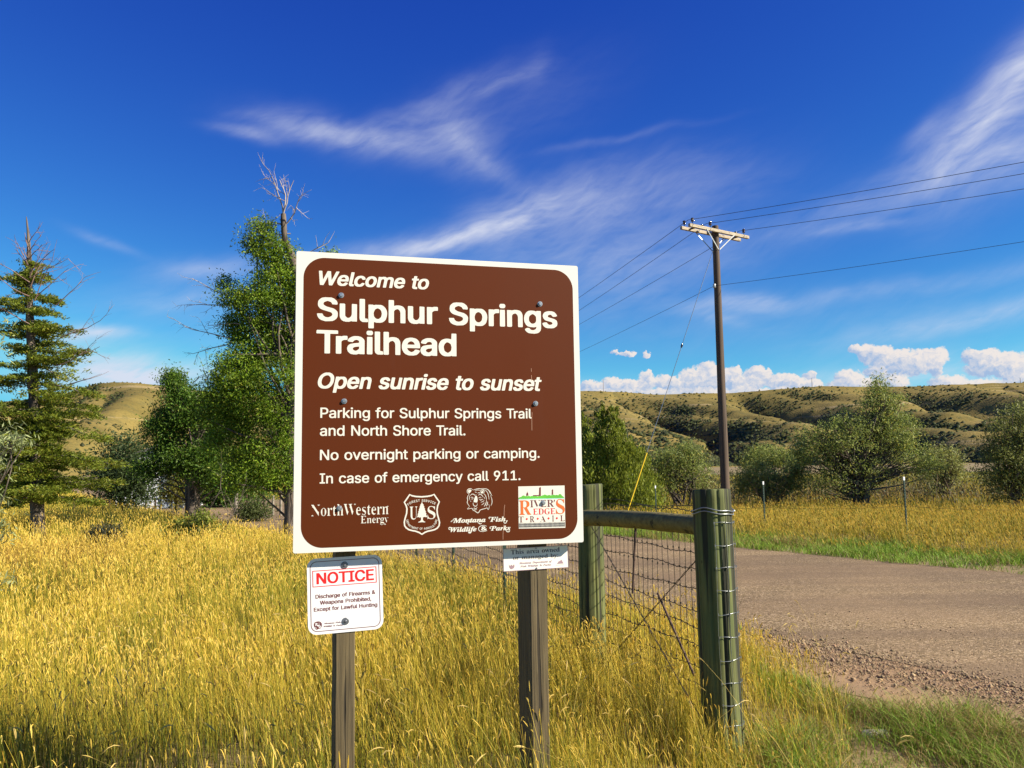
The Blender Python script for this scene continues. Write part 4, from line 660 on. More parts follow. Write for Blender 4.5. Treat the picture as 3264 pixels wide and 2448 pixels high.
GLYPH['IB', 'd'] = 67, [[3,-2,-1,1,-3,4,-5,13,-5,19,-4,29,5,46,14,56,22,62,30,64,41,63,43,69,46,81,45,84,40,86,39,90,41,92,66,95,70,95,70,94,70,90,50,17,51,15,53,18,55,19,59,18,61,17,61,15,58,8,49,-1,45,-3,36,-3,32,-2,28,4,24,0,18,-3,7,-3],[17,13,18,11,20,11,22,12,26,17,31,25,37,42,38,50,36,54,34,54,30,50,23,40,17,25,16,17]]
GLYPH['IB', 'e'] = 54, [[8,-2,4,0,-1,4,-3,8,-4,15,-4,23,-3,29,2,42,10,53,19,59,23,61,29,63,33,64,42,63,46,62,50,58,52,52,52,46,51,42,48,38,44,33,35,28,25,25,19,24,17,19,19,13,21,10,25,9,27,10,31,13,37,20,42,20,44,19,45,17,45,15,42,11,35,2,27,-2,21,-3],[21,36,23,34,25,35,34,44,36,50,35,55,33,55,28,50,24,44]]
GLYPH['IB', 'f'] = 39, [[-21,-28,-26,-24,-27,-20,-26,-11,-23,-8,-15,-8,-13,-9,-10,-12,-9,-17,-8,-18,-6,-13,-2,-1,9,51,8,53,2,53,1,55,2,62,10,62,18,80,25,89,31,94,37,96,46,96,54,93,57,91,58,87,58,80,56,76,52,75,44,76,41,78,40,85,37,80,32,64,33,62,42,62,42,60,42,55,40,53,31,53,30,51,20,5,15,-7,11,-15,4,-24,-4,-29,-17,-29]]
GLYPH['IB', 'h'] = 71, [[36,-3,31,2,31,13,35,27,41,44,42,48,40,49,34,43,27,33,18,13,15,0,13,-1,-4,-1,-6,0,16,81,15,83,8,86,8,90,9,92,23,93,34,95,38,95,39,94,38,88,31,61,30,56,32,55,40,61,48,64,57,63,60,61,62,58,63,50,61,42,54,19,53,15,55,15,59,20,61,21,63,21,66,19,65,15,60,6,52,-1,46,-3]]
GLYPH['IB', 'i'] = 39, [[2,-2,0,0,-1,3,-2,11,8,50,6,53,2,54,1,55,2,59,4,60,23,62,27,64,31,63,32,59,20,15,21,13,26,19,29,20,33,17,32,13,25,4,21,0,17,-2,6,-3],[21,73,16,78,15,84,16,88,17,89,20,92,23,93,29,93,33,92,37,88,36,78,31,73,23,73]]
GLYPH['IB', 'k'] = 65, [[34,-2,30,1,27,6,23,19,21,23,15,0,13,-1,-4,-1,-6,0,16,81,15,83,8,86,8,90,9,92,38,95,39,94,38,88,27,46,27,42,27,41,36,48,39,52,39,54,34,56,34,61,36,62,63,62,66,61,66,56,61,55,55,51,41,40,41,38,43,21,46,13,48,11,55,18,57,18,60,17,60,13,59,11,55,4,48,-2,42,-3]]
GLYPH['IB', 'l'] = 35, [[0,-2,-2,0,-3,2,-4,11,-2,19,15,81,14,83,9,86,8,90,10,92,13,92,38,95,39,94,38,90,18,15,19,12,24,19,27,20,31,17,30,13,23,3,17,-2,10,-3,4,-3]]
GLYPH['IB', 'm'] = 105, [[-3,-2,-5,0,-4,7,8,50,5,53,1,55,2,59,3,60,30,64,32,61,31,57,33,55,41,62,47,64,55,63,61,61,62,59,64,54,74,62,80,64,89,63,93,62,96,59,96,55,96,44,86,13,87,12,93,20,97,19,99,17,99,15,94,7,89,1,85,-2,78,-3,70,-3,68,-1,65,3,65,11,65,15,76,48,74,50,70,46,61,34,55,19,49,3,47,-2,30,-2,28,0,42,44,42,48,41,50,36,46,28,34,20,15,16,0,14,-2]]
GLYPH['IB', 'n'] = 71, [[37,-3,35,-2,32,2,32,13,36,29,42,46,42,48,41,49,34,44,27,33,20,15,15,0,14,-1,-3,-1,-5,0,8,50,5,53,3,53,1,54,1,58,3,60,12,61,30,63,32,61,31,56,33,55,37,59,41,62,45,63,49,64,58,63,63,58,63,48,63,44,54,17,55,15,59,19,62,20,64,19,66,17,66,15,60,6,53,-1,47,-3]]
GLYPH['IB', 'o'] = 63, [[10,-3,2,2,-2,8,-4,17,-4,23,-3,31,0,38,3,44,10,52,15,57,21,61,27,63,33,64,42,63,48,61,52,59,57,52,59,46,59,36,57,27,51,15,41,4,33,-1,29,-2,23,-3],[18,6,19,5,21,5,23,6,25,8,30,15,34,25,38,40,39,48,38,52,35,55,33,55,28,50,23,40,18,27,16,17,16,11]]
GLYPH['IB', 'p'] = 66, [[-18,-28,-18,-24,-12,-21,-9,-15,8,47,8,51,2,53,1,58,3,60,26,63,30,63,32,59,36,62,43,63,53,63,57,60,60,55,61,49,61,39,60,30,57,24,52,14,45,6,38,1,28,-3,15,-3,13,-11,11,-20,13,-22,18,-23,19,-24,19,-28,18,-29,-16,-29],[19,5,22,5,24,7,29,12,35,24,39,35,40,43,40,47,38,50,36,50,32,47,29,43,25,35,19,12,18,8]]
GLYPH['IB', 'r'] = 52, [[-5,0,8,50,5,53,1,54,1,58,3,60,28,64,30,64,32,62,33,58,39,63,41,63,49,63,51,62,54,56,54,50,52,46,49,43,41,42,35,45,32,42,24,25,15,0,14,-1,-3,-1]]
GLYPH['IB', 's'] = 51, [[-5,-3,-6,-2,-7,0,-4,21,-3,23,3,23,5,21,8,11,12,6,18,5,21,8,21,13,19,17,9,29,5,38,3,48,5,54,7,56,12,61,18,63,28,63,37,61,39,62,41,63,47,63,48,61,48,56,46,42,44,40,43,39,39,40,37,42,34,50,28,55,24,55,22,52,22,50,24,46,35,31,39,23,40,11,35,2,26,-3,14,-3,3,-1,-1,-3]]
GLYPH['IB', 't'] = 37, [[-1,-3,-4,0,-5,4,-5,11,6,52,0,54,1,61,14,68,20,75,24,80,26,81,32,81,34,79,34,77,30,63,32,62,39,62,40,61,40,58,38,54,36,53,28,53,27,52,16,15,18,13,24,20,26,20,30,19,31,17,31,15,25,6,18,0,14,-3,9,-3]]
GLYPH['SB', ':'] = 36, [[18,-2,12,0,11,2,10,6,10,11,12,14,14,15,18,16,22,15,24,14,25,13,26,8,26,4,24,1,22,-1],[16,56,11,58,10,63,10,67,11,71,14,73,16,74,20,74,25,71,26,67,26,63,24,58,20,56]]
GLYPH['SB', 'H'] = 105, [[5,0,3,2,11,5,14,8,14,10,15,77,14,81,12,85,5,87,3,90,5,91,47,91,48,90,47,87,41,86,37,83,36,79,36,52,38,50,66,50,68,51,68,52,68,81,66,86,57,87,56,90,57,91,101,90,102,90,101,88,95,86,93,85,91,83,90,79,90,12,93,6,101,3,102,2,101,1,99,0,57,0,56,2,57,3,59,3,66,6,68,10,68,44,66,44,38,44,37,44,36,42,37,12,38,8,39,6,43,4,47,3,48,2,47,0]]
GLYPH['SB', 'T'] = 85, [[21,0,19,1,18,2,19,3,23,4,28,6,30,8,31,15,31,85,29,86,23,86,15,82,10,77,8,73,6,65,4,64,2,65,2,90,4,91,81,91,82,90,82,65,81,64,78,65,78,69,76,75,71,81,63,86,54,86,53,85,53,10,54,8,56,5,60,4,65,3,66,2,65,0]]
GLYPH['SB', 'a'] = 69, [[50,-2,44,0,41,2,39,6,33,2,29,0,23,-1,12,-1,9,2,5,6,4,13,5,19,10,25,21,32,37,37,40,40,40,48,39,54,37,57,33,59,31,59,25,59,21,56,21,54,24,48,24,44,23,41,21,39,16,38,10,40,7,44,7,50,9,54,14,59,25,63,39,63,50,60,55,56,57,52,59,44,59,8,60,7,64,7,65,6,64,4,58,-1],[26,8,29,7,33,7,35,8,40,13,40,31,39,33,33,32,29,29,25,23,24,19,24,13]]
GLYPH['SB', 'b'] = 72, [[10,-2,9,0,8,83,7,85,2,89,4,91,27,91,28,89,28,58,29,57,37,63,43,64,52,63,59,58,63,54,67,44,68,37,68,29,67,21,60,8,52,1,47,-1,41,-2,33,-1,27,1,22,5,20,5],[32,4,35,3,39,3,43,5,46,8,48,19,49,37,48,46,46,50,43,54,37,56,31,54,28,50,28,48,28,12,28,8]]
GLYPH['SB', 'd'] = 74, [[27,-2,21,-1,16,1,9,8,7,13,5,19,4,33,5,42,7,48,9,52,14,58,18,61,23,63,27,64,33,63,39,61,43,57,44,58,44,83,41,87,37,88,35,90,37,91,62,91,64,90,64,13,65,8,71,4,68,2,58,1,46,-2,44,0,44,4,43,6,39,1,35,-1],[31,6,35,6,39,7,42,10,44,15,44,50,41,54,35,56,31,55,27,51,24,44,24,40,24,19,26,10]]
GLYPH['SB', 'e'] = 60, [[29,-2,23,-1,18,1,14,4,9,10,5,19,4,33,5,42,7,48,11,54,14,57,21,61,25,63,35,64,43,61,47,58,52,53,55,48,57,40,57,35,56,34,54,33,25,33,24,31,24,27,26,17,33,10,39,8,46,10,50,12,54,17,57,15,53,8,46,2,39,-1],[23,40,25,39,39,39,40,40,40,52,37,57,35,59,31,59,26,56,24,50]]
GLYPH['SB', 'g'] = 65, [[26,-28,15,-27,9,-24,4,-20,3,-16,5,-10,12,-5,6,1,5,5,6,11,9,16,19,22,11,27,8,30,6,34,4,43,6,51,9,55,15,60,19,62,28,64,36,64,47,61,61,61,63,59,63,55,61,54,54,53,58,47,58,41,57,34,54,28,51,25,42,21,26,21,21,18,20,14,22,11,24,10,40,10,53,8,57,6,60,3,62,-1,63,-7,62,-14,58,-20,51,-25,42,-27],[22,-22,32,-23,42,-23,49,-20,51,-18,53,-14,52,-11,51,-9,44,-7,19,-7,15,-11,15,-16,18,-20],[27,26,30,25,34,25,37,28,39,32,40,47,39,53,36,58,32,59,28,58,26,57,23,49,23,34,25,28]]
GLYPH['SB', 'h'] = 76, [[6,0,4,2,8,4,11,8,11,81,10,83,9,85,4,90,6,91,29,91,30,90,30,58,30,56,31,55,35,59,43,63,52,64,56,63,59,60,64,54,66,46,66,8,68,5,73,2,72,1,70,0,43,0,41,1,40,2,45,5,47,8,47,48,45,52,43,54,39,54,35,53,30,48,30,46,30,8,31,6,36,2,35,0]]
GLYPH['SB', 'i'] = 40, [[6,0,4,2,8,4,11,8,11,54,10,56,4,60,6,62,29,62,30,60,30,8,31,6,36,2,35,0],[18,72,14,74,11,77,10,81,11,87,16,92,20,93,24,92,29,87,30,79,27,75,22,72]]
GLYPH['SB', 'm'] = 111, [[6,0,4,2,8,4,11,8,10,54,8,58,4,60,6,62,29,61,29,60,29,56,31,55,35,59,41,63,52,63,59,60,63,56,64,53,70,59,74,62,81,64,87,64,93,61,98,56,100,48,101,8,103,4,107,2,106,0,77,0,75,2,81,6,82,8,82,48,81,50,80,52,77,54,70,53,65,48,65,8,66,6,71,2,70,0,41,0,40,2,46,6,46,10,46,48,45,52,41,54,35,53,30,48,29,46,29,10,30,6,36,2,35,1,33,0]]
GLYPH['SB', 'n'] = 76, [[6,0,4,2,8,4,11,8,11,52,9,56,4,60,6,62,29,62,30,60,30,56,31,55,35,59,43,63,54,63,59,60,64,54,66,46,66,8,68,5,73,2,72,1,70,0,43,0,41,1,40,2,45,5,47,8,47,48,45,52,43,54,39,54,35,53,30,48,30,46,30,8,31,6,36,2,35,0]]
GLYPH['SB', 'o'] = 67, [[31,-2,25,-1,18,2,9,10,5,19,4,33,5,42,7,48,14,57,20,61,27,63,37,64,41,63,50,59,54,56,59,50,63,40,63,25,61,17,59,13,56,8,52,4,43,-1],[28,4,33,2,37,3,39,4,42,8,44,19,44,42,42,52,42,54,39,57,37,59,35,60,31,59,29,58,26,54,24,48,24,15,25,8]]
GLYPH['SB', 'r'] = 57, [[6,0,4,2,8,4,11,8,11,54,10,56,4,60,6,62,29,61,29,60,29,54,31,53,38,60,43,63,49,64,54,62,57,58,58,54,56,48,54,45,49,45,45,46,41,50,37,52,35,51,32,48,30,44,30,37,30,8,33,5,39,3,40,2,39,1,37,0]]
GLYPH['SB', 's'] = 58, [[30,-2,15,1,13,1,9,-1,7,0,7,19,9,21,11,19,13,15,17,8,20,6,24,4,30,3,34,4,37,6,38,10,37,17,34,19,20,27,11,34,8,40,8,50,9,52,13,59,22,63,32,63,42,61,45,62,47,64,49,63,49,46,47,44,41,54,34,59,30,59,26,59,23,56,21,54,21,50,24,46,45,34,49,29,51,23,51,15,49,8,47,5,42,1,38,-1]]
GLYPH['SB', 'w'] = 87, [[27,-2,25,-2,24,0,3,54,-2,60,0,62,27,61,28,60,23,56,23,54,33,27,40,42,42,48,39,56,34,60,35,62,62,62,64,60,59,56,59,54,67,30,69,33,78,54,77,57,71,60,73,62,87,62,89,60,85,56,82,52,63,2,60,-2,58,-2,57,0,46,35,44,37,30,2]]
GLYPH['SB', 'y'] = 60, [[9,-28,3,-26,0,-22,-1,-16,0,-11,3,-9,5,-8,11,-9,14,-11,15,-18,17,-20,21,-18,24,-14,27,-7,28,-1,8,49,3,57,0,59,0,61,1,62,32,62,32,59,28,58,26,55,27,49,36,26,38,27,39,28,48,53,48,55,47,57,41,59,41,61,42,62,59,62,60,59,56,57,52,49,32,-5,27,-18,24,-22,19,-26,13,-28]]
GLYPH['SM', ':'] = 36, [[18,-2,13,0,12,2,11,6,11,11,12,13,14,15,18,16,22,15,24,13,25,8,25,4,23,0],[16,56,11,61,11,69,14,72,16,73,20,73,25,69,25,61,20,56]]
GLYPH['SM', 'H'] = 105, [[5,0,4,2,5,3,9,4,13,7,15,8,16,15,16,77,15,83,11,86,5,87,4,90,5,91,47,90,47,88,38,86,36,81,35,52,36,50,68,50,69,52,69,83,66,86,59,87,57,90,59,91,99,91,100,90,99,87,92,85,90,83,89,79,89,12,90,8,92,6,99,3,100,2,99,0,59,0,57,2,59,3,66,5,68,8,69,42,68,44,36,44,36,10,38,6,47,3,47,2,47,1,45,0]]
GLYPH['SM', 'R'] = 95, [[5,0,4,2,5,3,9,4,13,7,15,8,16,15,16,77,15,83,11,86,5,87,4,90,5,91,47,91,57,90,66,88,74,84,79,79,81,75,82,65,81,58,76,52,63,44,88,6,95,3,95,2,95,1,93,0,70,0,65,6,42,42,41,43,36,43,35,42,36,10,38,6,47,3,47,2,47,1,45,0],[35,48,36,47,49,47,53,49,57,52,60,56,62,65,62,69,60,77,58,81,55,84,49,86,43,86,38,85,36,83,35,79]]
GLYPH['SM', 'S'] = 78, [[38,-2,29,-1,17,3,15,3,11,-2,10,0,10,29,11,32,16,17,21,10,27,5,31,4,44,3,50,5,55,10,57,17,56,21,55,25,52,28,46,32,25,43,19,48,15,53,12,58,11,62,12,75,16,83,19,86,25,91,29,92,36,93,44,93,59,89,63,89,65,92,67,92,67,67,65,66,61,75,56,81,50,86,46,88,42,89,31,88,27,86,25,83,23,79,23,73,25,69,27,66,34,62,50,54,61,48,65,44,70,35,71,27,70,19,66,10,61,5,54,1,48,-1]]
GLYPH['SM', 'T'] = 85, [[21,0,19,2,21,3,23,3,29,6,32,10,32,85,31,86,23,86,15,83,10,79,8,75,4,64,3,67,3,90,4,91,79,91,81,90,81,65,79,67,78,73,76,77,71,82,63,86,54,86,51,85,52,12,54,6,65,2,63,0]]
GLYPH['SM', 'U'] = 98, [[47,-3,36,-1,30,1,22,8,19,14,16,24,16,74,15,79,14,83,13,85,7,88,5,88,4,89,5,91,45,91,47,90,47,89,47,88,38,86,36,83,35,81,36,20,38,12,42,7,49,5,59,5,63,5,67,7,74,11,77,16,79,24,79,81,78,83,76,86,67,88,67,89,67,90,70,91,92,91,94,89,92,88,86,85,84,81,83,27,81,16,79,12,74,5,67,1,61,-1]]
GLYPH['SM', 'a'] = 69, [[12,0,7,4,6,8,5,15,7,21,12,26,19,30,27,34,39,38,41,40,41,48,40,54,37,57,33,59,25,59,20,56,20,54,23,48,23,44,22,42,19,39,14,38,10,40,7,46,8,50,10,54,14,59,25,63,37,64,48,61,54,56,57,50,57,44,58,8,64,6,64,4,58,0,52,-2,46,-1,43,2,41,6,39,7,31,1,27,-1,19,-1],[25,8,27,7,29,7,35,8,41,13,41,31,39,34,33,32,29,30,25,25,23,19,23,15,24,10]]
GLYPH['SM', 'b'] = 72, [[10,-1,9,0,9,83,8,86,4,88,3,89,4,91,24,91,27,89,27,58,29,56,35,61,39,63,43,63,49,63,54,61,58,58,63,52,67,41,67,25,65,19,61,10,56,5,49,1,43,-1,35,-1,29,1,22,5,20,5,18,4,12,-1],[31,4,35,3,41,3,45,6,48,12,50,25,50,37,48,48,46,52,44,54,39,56,35,56,31,55,28,52,27,48,27,12,28,6]]
GLYPH['SM', 'd'] = 74, [[27,-2,21,0,14,4,9,10,7,15,5,23,5,33,7,46,9,50,14,56,21,61,25,63,33,63,39,60,43,57,46,58,45,83,43,86,37,88,36,90,37,91,62,91,63,90,63,13,64,8,68,6,69,4,68,2,56,1,48,-1,46,0,46,6,43,7,39,3,35,0],[30,6,37,6,41,8,43,10,45,15,46,48,43,53,41,55,37,56,33,56,29,55,26,52,24,46,23,38,23,23,24,15,27,9]]
GLYPH['SM', 'e'] = 60, [[31,-2,23,-1,18,2,11,8,7,17,5,23,5,33,6,40,7,46,9,50,13,54,21,61,27,63,33,64,37,63,43,60,50,54,54,46,55,35,54,33,25,33,23,31,23,27,24,19,27,15,31,10,39,8,48,10,54,15,55,15,55,13,52,9,43,1,39,-1],[22,40,25,39,39,39,41,40,41,48,40,54,37,58,35,59,29,59,26,56,24,54,23,48]]
GLYPH['SM', 'g'] = 65, [[26,-28,15,-26,11,-25,7,-21,4,-18,4,-14,6,-9,13,-5,9,-1,6,3,6,9,8,14,11,16,20,22,14,26,8,32,6,36,6,41,6,49,8,53,13,58,22,62,28,64,34,64,47,61,61,61,62,59,62,55,61,54,55,54,54,53,58,41,56,32,53,29,47,23,42,22,24,20,20,18,19,14,22,11,44,9,51,8,55,6,59,3,61,-1,62,-5,62,-11,60,-16,57,-20,53,-23,49,-25,42,-27],[21,-22,30,-23,44,-22,49,-21,52,-18,53,-16,54,-11,51,-8,44,-7,19,-7,17,-8,14,-11,14,-16,15,-19,17,-20],[26,26,30,25,36,26,39,28,41,34,41,49,38,57,34,59,30,59,26,58,23,53,22,49,23,32,24,28]]
GLYPH['SM', 'h'] = 76, [[6,0,5,2,10,5,11,8,11,81,11,85,6,88,5,90,6,91,27,91,29,90,29,56,30,54,31,54,39,61,43,63,47,64,54,63,58,61,62,56,65,46,65,8,66,6,68,4,72,2,70,0,43,0,42,2,45,4,48,8,48,48,45,53,43,54,39,54,33,52,29,48,29,46,29,8,31,5,35,2,33,0]]
GLYPH['SM', 'i'] = 40, [[6,0,5,2,6,3,10,5,11,8,11,54,10,57,5,60,8,62,27,62,29,60,29,10,29,6,35,2,33,0],[18,73,14,75,13,77,12,79,11,83,11,85,14,90,18,92,20,93,24,91,28,87,29,85,29,81,28,77,24,74,20,72]]
GLYPH['SM', 'm'] = 111, [[6,0,5,2,10,5,11,8,11,54,10,57,6,59,5,60,6,62,27,62,28,60,28,54,31,53,39,61,45,63,52,63,58,61,64,53,66,54,74,61,79,63,87,63,93,61,95,58,98,54,100,42,100,6,102,5,106,2,106,1,104,0,79,0,77,2,81,5,83,8,83,48,81,53,79,54,74,54,70,53,66,50,64,46,64,8,66,5,70,2,68,0,43,0,41,2,46,6,47,10,47,46,45,53,43,54,37,54,33,52,31,50,28,46,28,10,31,4,34,2,33,0]]
GLYPH['SM', 'n'] = 76, [[6,0,5,2,10,5,11,8,11,54,10,57,6,59,5,60,6,62,27,62,29,60,29,56,31,54,39,61,43,63,52,63,58,61,62,56,64,50,65,46,65,8,66,6,68,4,72,2,70,0,43,0,42,2,45,4,48,8,48,48,46,52,43,54,35,53,31,50,29,46,29,8,31,5,35,2,33,0]]
GLYPH['SM', 'o'] = 67, [[33,-2,25,-1,20,1,12,9,7,17,5,23,5,33,5,38,7,46,11,52,15,56,18,59,27,63,37,63,45,61,50,59,54,54,60,44,63,31,61,19,58,13,55,8,50,3,43,0],[27,4,33,2,39,3,42,6,44,13,45,42,44,50,41,56,39,59,35,60,29,59,27,57,24,50,22,42,22,19,24,8]]
GLYPH['SM', 'r'] = 57, [[6,0,5,2,6,3,10,5,11,8,11,54,10,57,6,59,5,60,6,61,27,62,28,60,28,52,29,51,31,51,37,59,43,63,49,63,54,61,57,56,57,52,56,50,53,46,52,45,47,45,41,51,39,52,37,52,33,50,30,46,29,37,29,10,31,5,33,4,37,3,38,2,37,0]]
GLYPH['SM', 's'] = 58, [[30,-2,17,1,11,1,9,-1,8,0,8,19,9,20,13,13,15,9,22,4,26,3,34,4,37,6,39,8,39,10,39,15,35,19,17,29,11,35,8,42,9,48,11,54,13,57,17,61,22,63,30,64,42,61,45,61,47,63,48,60,48,48,47,45,42,54,38,57,34,59,26,59,22,57,20,54,20,50,23,46,30,41,40,36,47,31,50,25,50,13,47,6,42,2,38,-1]]
GLYPH['SM', 'w'] = 87, [[25,0,5,52,3,56,-1,60,0,62,25,62,26,60,22,56,22,54,31,29,32,27,33,26,36,29,43,46,42,50,40,56,37,59,35,60,35,61,62,62,63,60,62,59,58,56,58,54,62,42,67,29,69,29,70,31,78,54,78,56,77,58,72,60,75,62,87,61,88,60,83,56,80,50,60,-1,58,0,46,38,44,39,28,0,27,-1]]
GLYPH['SM', 'y'] = 60, [[11,-28,5,-26,2,-24,0,-20,0,-14,3,-10,5,-8,9,-8,11,-9,13,-12,14,-18,15,-20,19,-19,22,-18,25,-14,28,-5,29,-1,8,51,5,56,0,59,0,61,3,62,30,62,31,61,31,59,30,58,25,57,25,53,36,25,38,25,39,26,48,53,49,55,48,57,42,59,42,61,44,62,57,62,58,61,59,59,55,57,52,51,31,-7,26,-18,23,-22,17,-27]]
GLYPH['SR', 'A'] = 87, [[2,0,1,2,2,4,7,5,9,8,11,11,15,5,21,3,23,2,21,0],[50,0,48,2,50,3,57,5,59,8,59,10,57,17,55,23,52,26,19,26,17,25,19,31,21,33,48,32,51,33,39,62,38,63,34,64,32,65,41,87,42,88,44,89,76,12,80,6,86,2,86,1,84,0]]
GLYPH['SR', 'D'] = 99, [[9,0,7,1,6,2,7,3,13,5,15,6,17,8,17,15,17,77,16,83,14,85,11,87,7,87,6,90,7,91,47,91,55,90,67,86,78,80,81,77,86,69,89,60,91,50,91,42,89,29,85,19,80,13,74,7,70,5,65,3,57,1,45,0],[36,6,38,5,47,5,53,5,59,8,66,15,71,25,72,33,73,50,72,58,70,69,66,77,63,80,59,84,53,86,38,86,36,85,35,83,34,79,33,15,35,8]]
GLYPH['SR', 'E'] = 88, [[7,0,6,2,7,3,11,4,16,6,17,10,18,17,18,73,17,79,16,83,13,86,7,87,6,90,7,91,76,91,77,90,77,77,76,75,69,82,65,84,57,86,38,86,35,83,34,81,34,50,36,49,47,50,52,52,57,58,58,54,58,40,57,37,55,40,51,43,44,44,36,44,35,44,34,42,34,12,35,8,38,6,57,6,65,7,69,9,76,14,80,19,81,17,81,15,78,1,76,0]]
GLYPH['SR', 'G'] = 102, [[53,-2,43,-1,37,1,28,5,22,10,15,19,11,27,9,35,8,42,9,58,13,69,17,75,28,86,37,90,47,93,58,92,74,87,80,87,83,88,85,88,85,71,83,70,78,76,70,84,60,88,45,88,41,86,35,81,32,77,28,65,27,46,28,27,32,17,36,10,41,6,47,3,60,3,66,4,69,6,71,10,71,27,70,31,68,34,58,38,60,40,95,40,97,39,98,38,91,35,88,33,87,29,86,6,83,4,76,2,66,-1]]
GLYPH['SR', 'H'] = 105, [[7,0,6,2,7,3,13,5,16,8,18,15,18,77,16,83,13,86,7,87,6,90,7,91,45,91,46,90,45,87,38,86,37,85,35,83,34,79,34,52,34,51,36,50,70,50,71,52,71,81,70,83,68,86,59,88,59,90,97,91,99,90,97,87,91,86,88,83,87,79,88,10,91,6,99,2,97,0,61,0,59,1,59,2,59,3,68,5,71,10,71,42,70,44,36,44,34,44,34,12,36,6,41,4,45,3,46,2,45,0]]
GLYPH['SR', 'I'] = 52, [[7,0,5,2,7,3,14,6,16,8,18,12,18,79,15,86,7,87,5,90,7,91,44,91,46,90,44,87,38,86,37,85,35,83,34,79,34,15,35,8,37,6,44,4,46,2,44,0]]
GLYPH['SR', 'L'] = 85, [[7,0,6,2,7,3,13,5,16,8,18,15,18,77,16,83,15,85,9,87,7,87,6,90,7,91,47,90,47,88,38,86,37,85,35,83,34,79,34,15,34,10,35,8,38,6,55,6,59,6,70,10,79,19,80,21,81,19,78,2,76,0]]
GLYPH['SR', 'N'] = 99, [[8,0,6,2,8,3,14,5,15,6,17,8,18,12,18,69,17,79,6,89,8,91,29,91,74,35,77,34,81,35,81,79,80,83,78,85,77,86,70,87,69,89,70,91,91,91,93,89,91,87,85,86,81,79,81,35,82,33,82,4,81,1,25,69,24,69,20,70,18,69,18,12,20,8,22,5,29,3,31,2,29,0]]
GLYPH['SR', 'R'] = 95, [[7,0,6,2,7,3,13,5,16,8,18,15,18,77,16,84,13,86,7,87,6,90,7,91,53,91,66,88,73,83,79,77,81,71,81,62,78,56,74,51,61,44,86,7,91,4,93,3,94,2,93,0,72,0,70,1,44,42,43,43,41,43,36,43,34,42,34,12,36,6,41,4,45,3,46,2,45,0],[34,48,36,47,51,47,55,49,60,54,62,58,63,67,62,77,57,84,51,86,43,86,38,86,35,83,34,79]]
GLYPH['SR', 'T'] = 85, [[23,0,21,2,31,6,33,10,34,15,34,85,31,86,23,86,19,86,13,82,6,75,5,77,5,90,6,91,79,90,80,90,80,77,79,74,74,81,69,84,60,86,52,86,50,85,50,12,51,8,53,6,58,4,63,3,63,2,63,1,60,0]]
GLYPH['SR', 'V'] = 86, [[43,2,12,74,6,85,0,89,1,91,37,91,39,90,39,89,39,88,35,88,30,86,28,83,28,81,48,31,49,30,51,29,53,29,55,31,54,24,46,4,45,2],[74,77,73,85,68,87,64,88,62,89,64,91,85,91,86,89,85,88,83,87,79,85,75,81]]
GLYPH['SR', 'W'] = 122, [[36,1,31,12,8,81,5,86,1,88,0,89,1,91,32,91,33,89,32,88,28,87,27,85,25,83,26,79,42,31,43,30,47,31,48,29],[86,3,66,60,64,61,61,61,59,59,59,60,63,71,60,79,57,85,55,86,49,88,48,89,49,90,84,91,85,89,84,88,78,86,76,83,76,81,92,35,93,34,97,34,98,33,98,31,89,4],[114,79,111,85,109,86,105,87,103,89,105,91,122,90,123,89,122,88,117,85]]
GLYPH['SR', 'e'] = 60, [[25,-1,21,1,16,5,11,10,9,15,7,23,7,40,11,50,16,57,23,61,27,63,31,64,35,63,43,59,50,52,53,46,54,35,52,33,23,33,21,31,22,21,25,15,31,10,37,8,43,8,50,10,50,8,46,4,37,-1,31,-2],[21,40,23,39,41,39,43,40,42,52,41,56,37,59,35,59,29,59,25,57,22,52]]
GLYPH['SR', 'g'] = 65, [[28,-28,17,-27,13,-25,9,-22,6,-18,6,-11,9,-8,15,-5,9,1,8,5,8,11,15,18,19,20,22,20,22,22,13,28,8,34,7,43,8,49,10,53,14,57,17,60,24,62,32,64,40,62,44,61,59,61,60,59,60,55,59,54,53,54,52,53,55,45,56,41,55,36,51,28,44,23,40,21,24,21,19,19,18,14,19,11,22,10,42,9,51,8,55,5,58,3,60,-1,60,-7,60,-14,57,-18,55,-20,49,-24,40,-27],[19,-22,28,-23,42,-23,47,-22,51,-20,54,-18,55,-14,55,-11,53,-8,47,-7,17,-7,13,-11,12,-16,13,-18,15,-20],[25,26,28,25,36,25,38,26,41,30,42,36,42,47,41,55,38,58,34,59,28,59,24,57,21,53,20,49,21,34,23,28]]
GLYPH['SR', 'h'] = 76, [[8,0,6,2,10,4,12,6,13,8,13,81,12,85,6,90,8,91,24,91,27,90,28,54,31,53,37,59,41,61,47,63,52,63,56,61,61,56,62,52,63,46,63,8,66,4,70,2,68,0,45,0,43,2,47,5,49,8,49,48,47,53,45,54,37,54,33,54,28,48,27,46,27,8,29,5,33,2,33,1,31,0]]
GLYPH['SR', 'n'] = 76, [[8,0,6,2,10,4,12,6,13,8,13,52,12,56,6,60,8,62,27,61,27,60,27,56,29,54,33,55,37,59,45,63,52,63,57,60,61,56,63,50,63,8,66,4,70,2,68,0,45,0,43,2,47,5,49,8,49,48,47,53,45,54,37,54,33,53,28,48,27,46,27,8,29,5,33,2,33,1,31,0]]
GLYPH['SR', 'o'] = 67, [[27,-1,18,4,14,8,11,13,7,23,7,38,9,46,11,50,17,56,25,61,29,63,35,64,43,61,47,59,55,52,59,44,61,38,61,25,58,17,56,13,53,8,47,3,39,-1,33,-2],[26,4,31,2,37,2,41,4,44,6,46,13,46,19,46,46,44,54,39,59,31,60,27,59,24,56,22,50,21,42,21,15,23,8]]
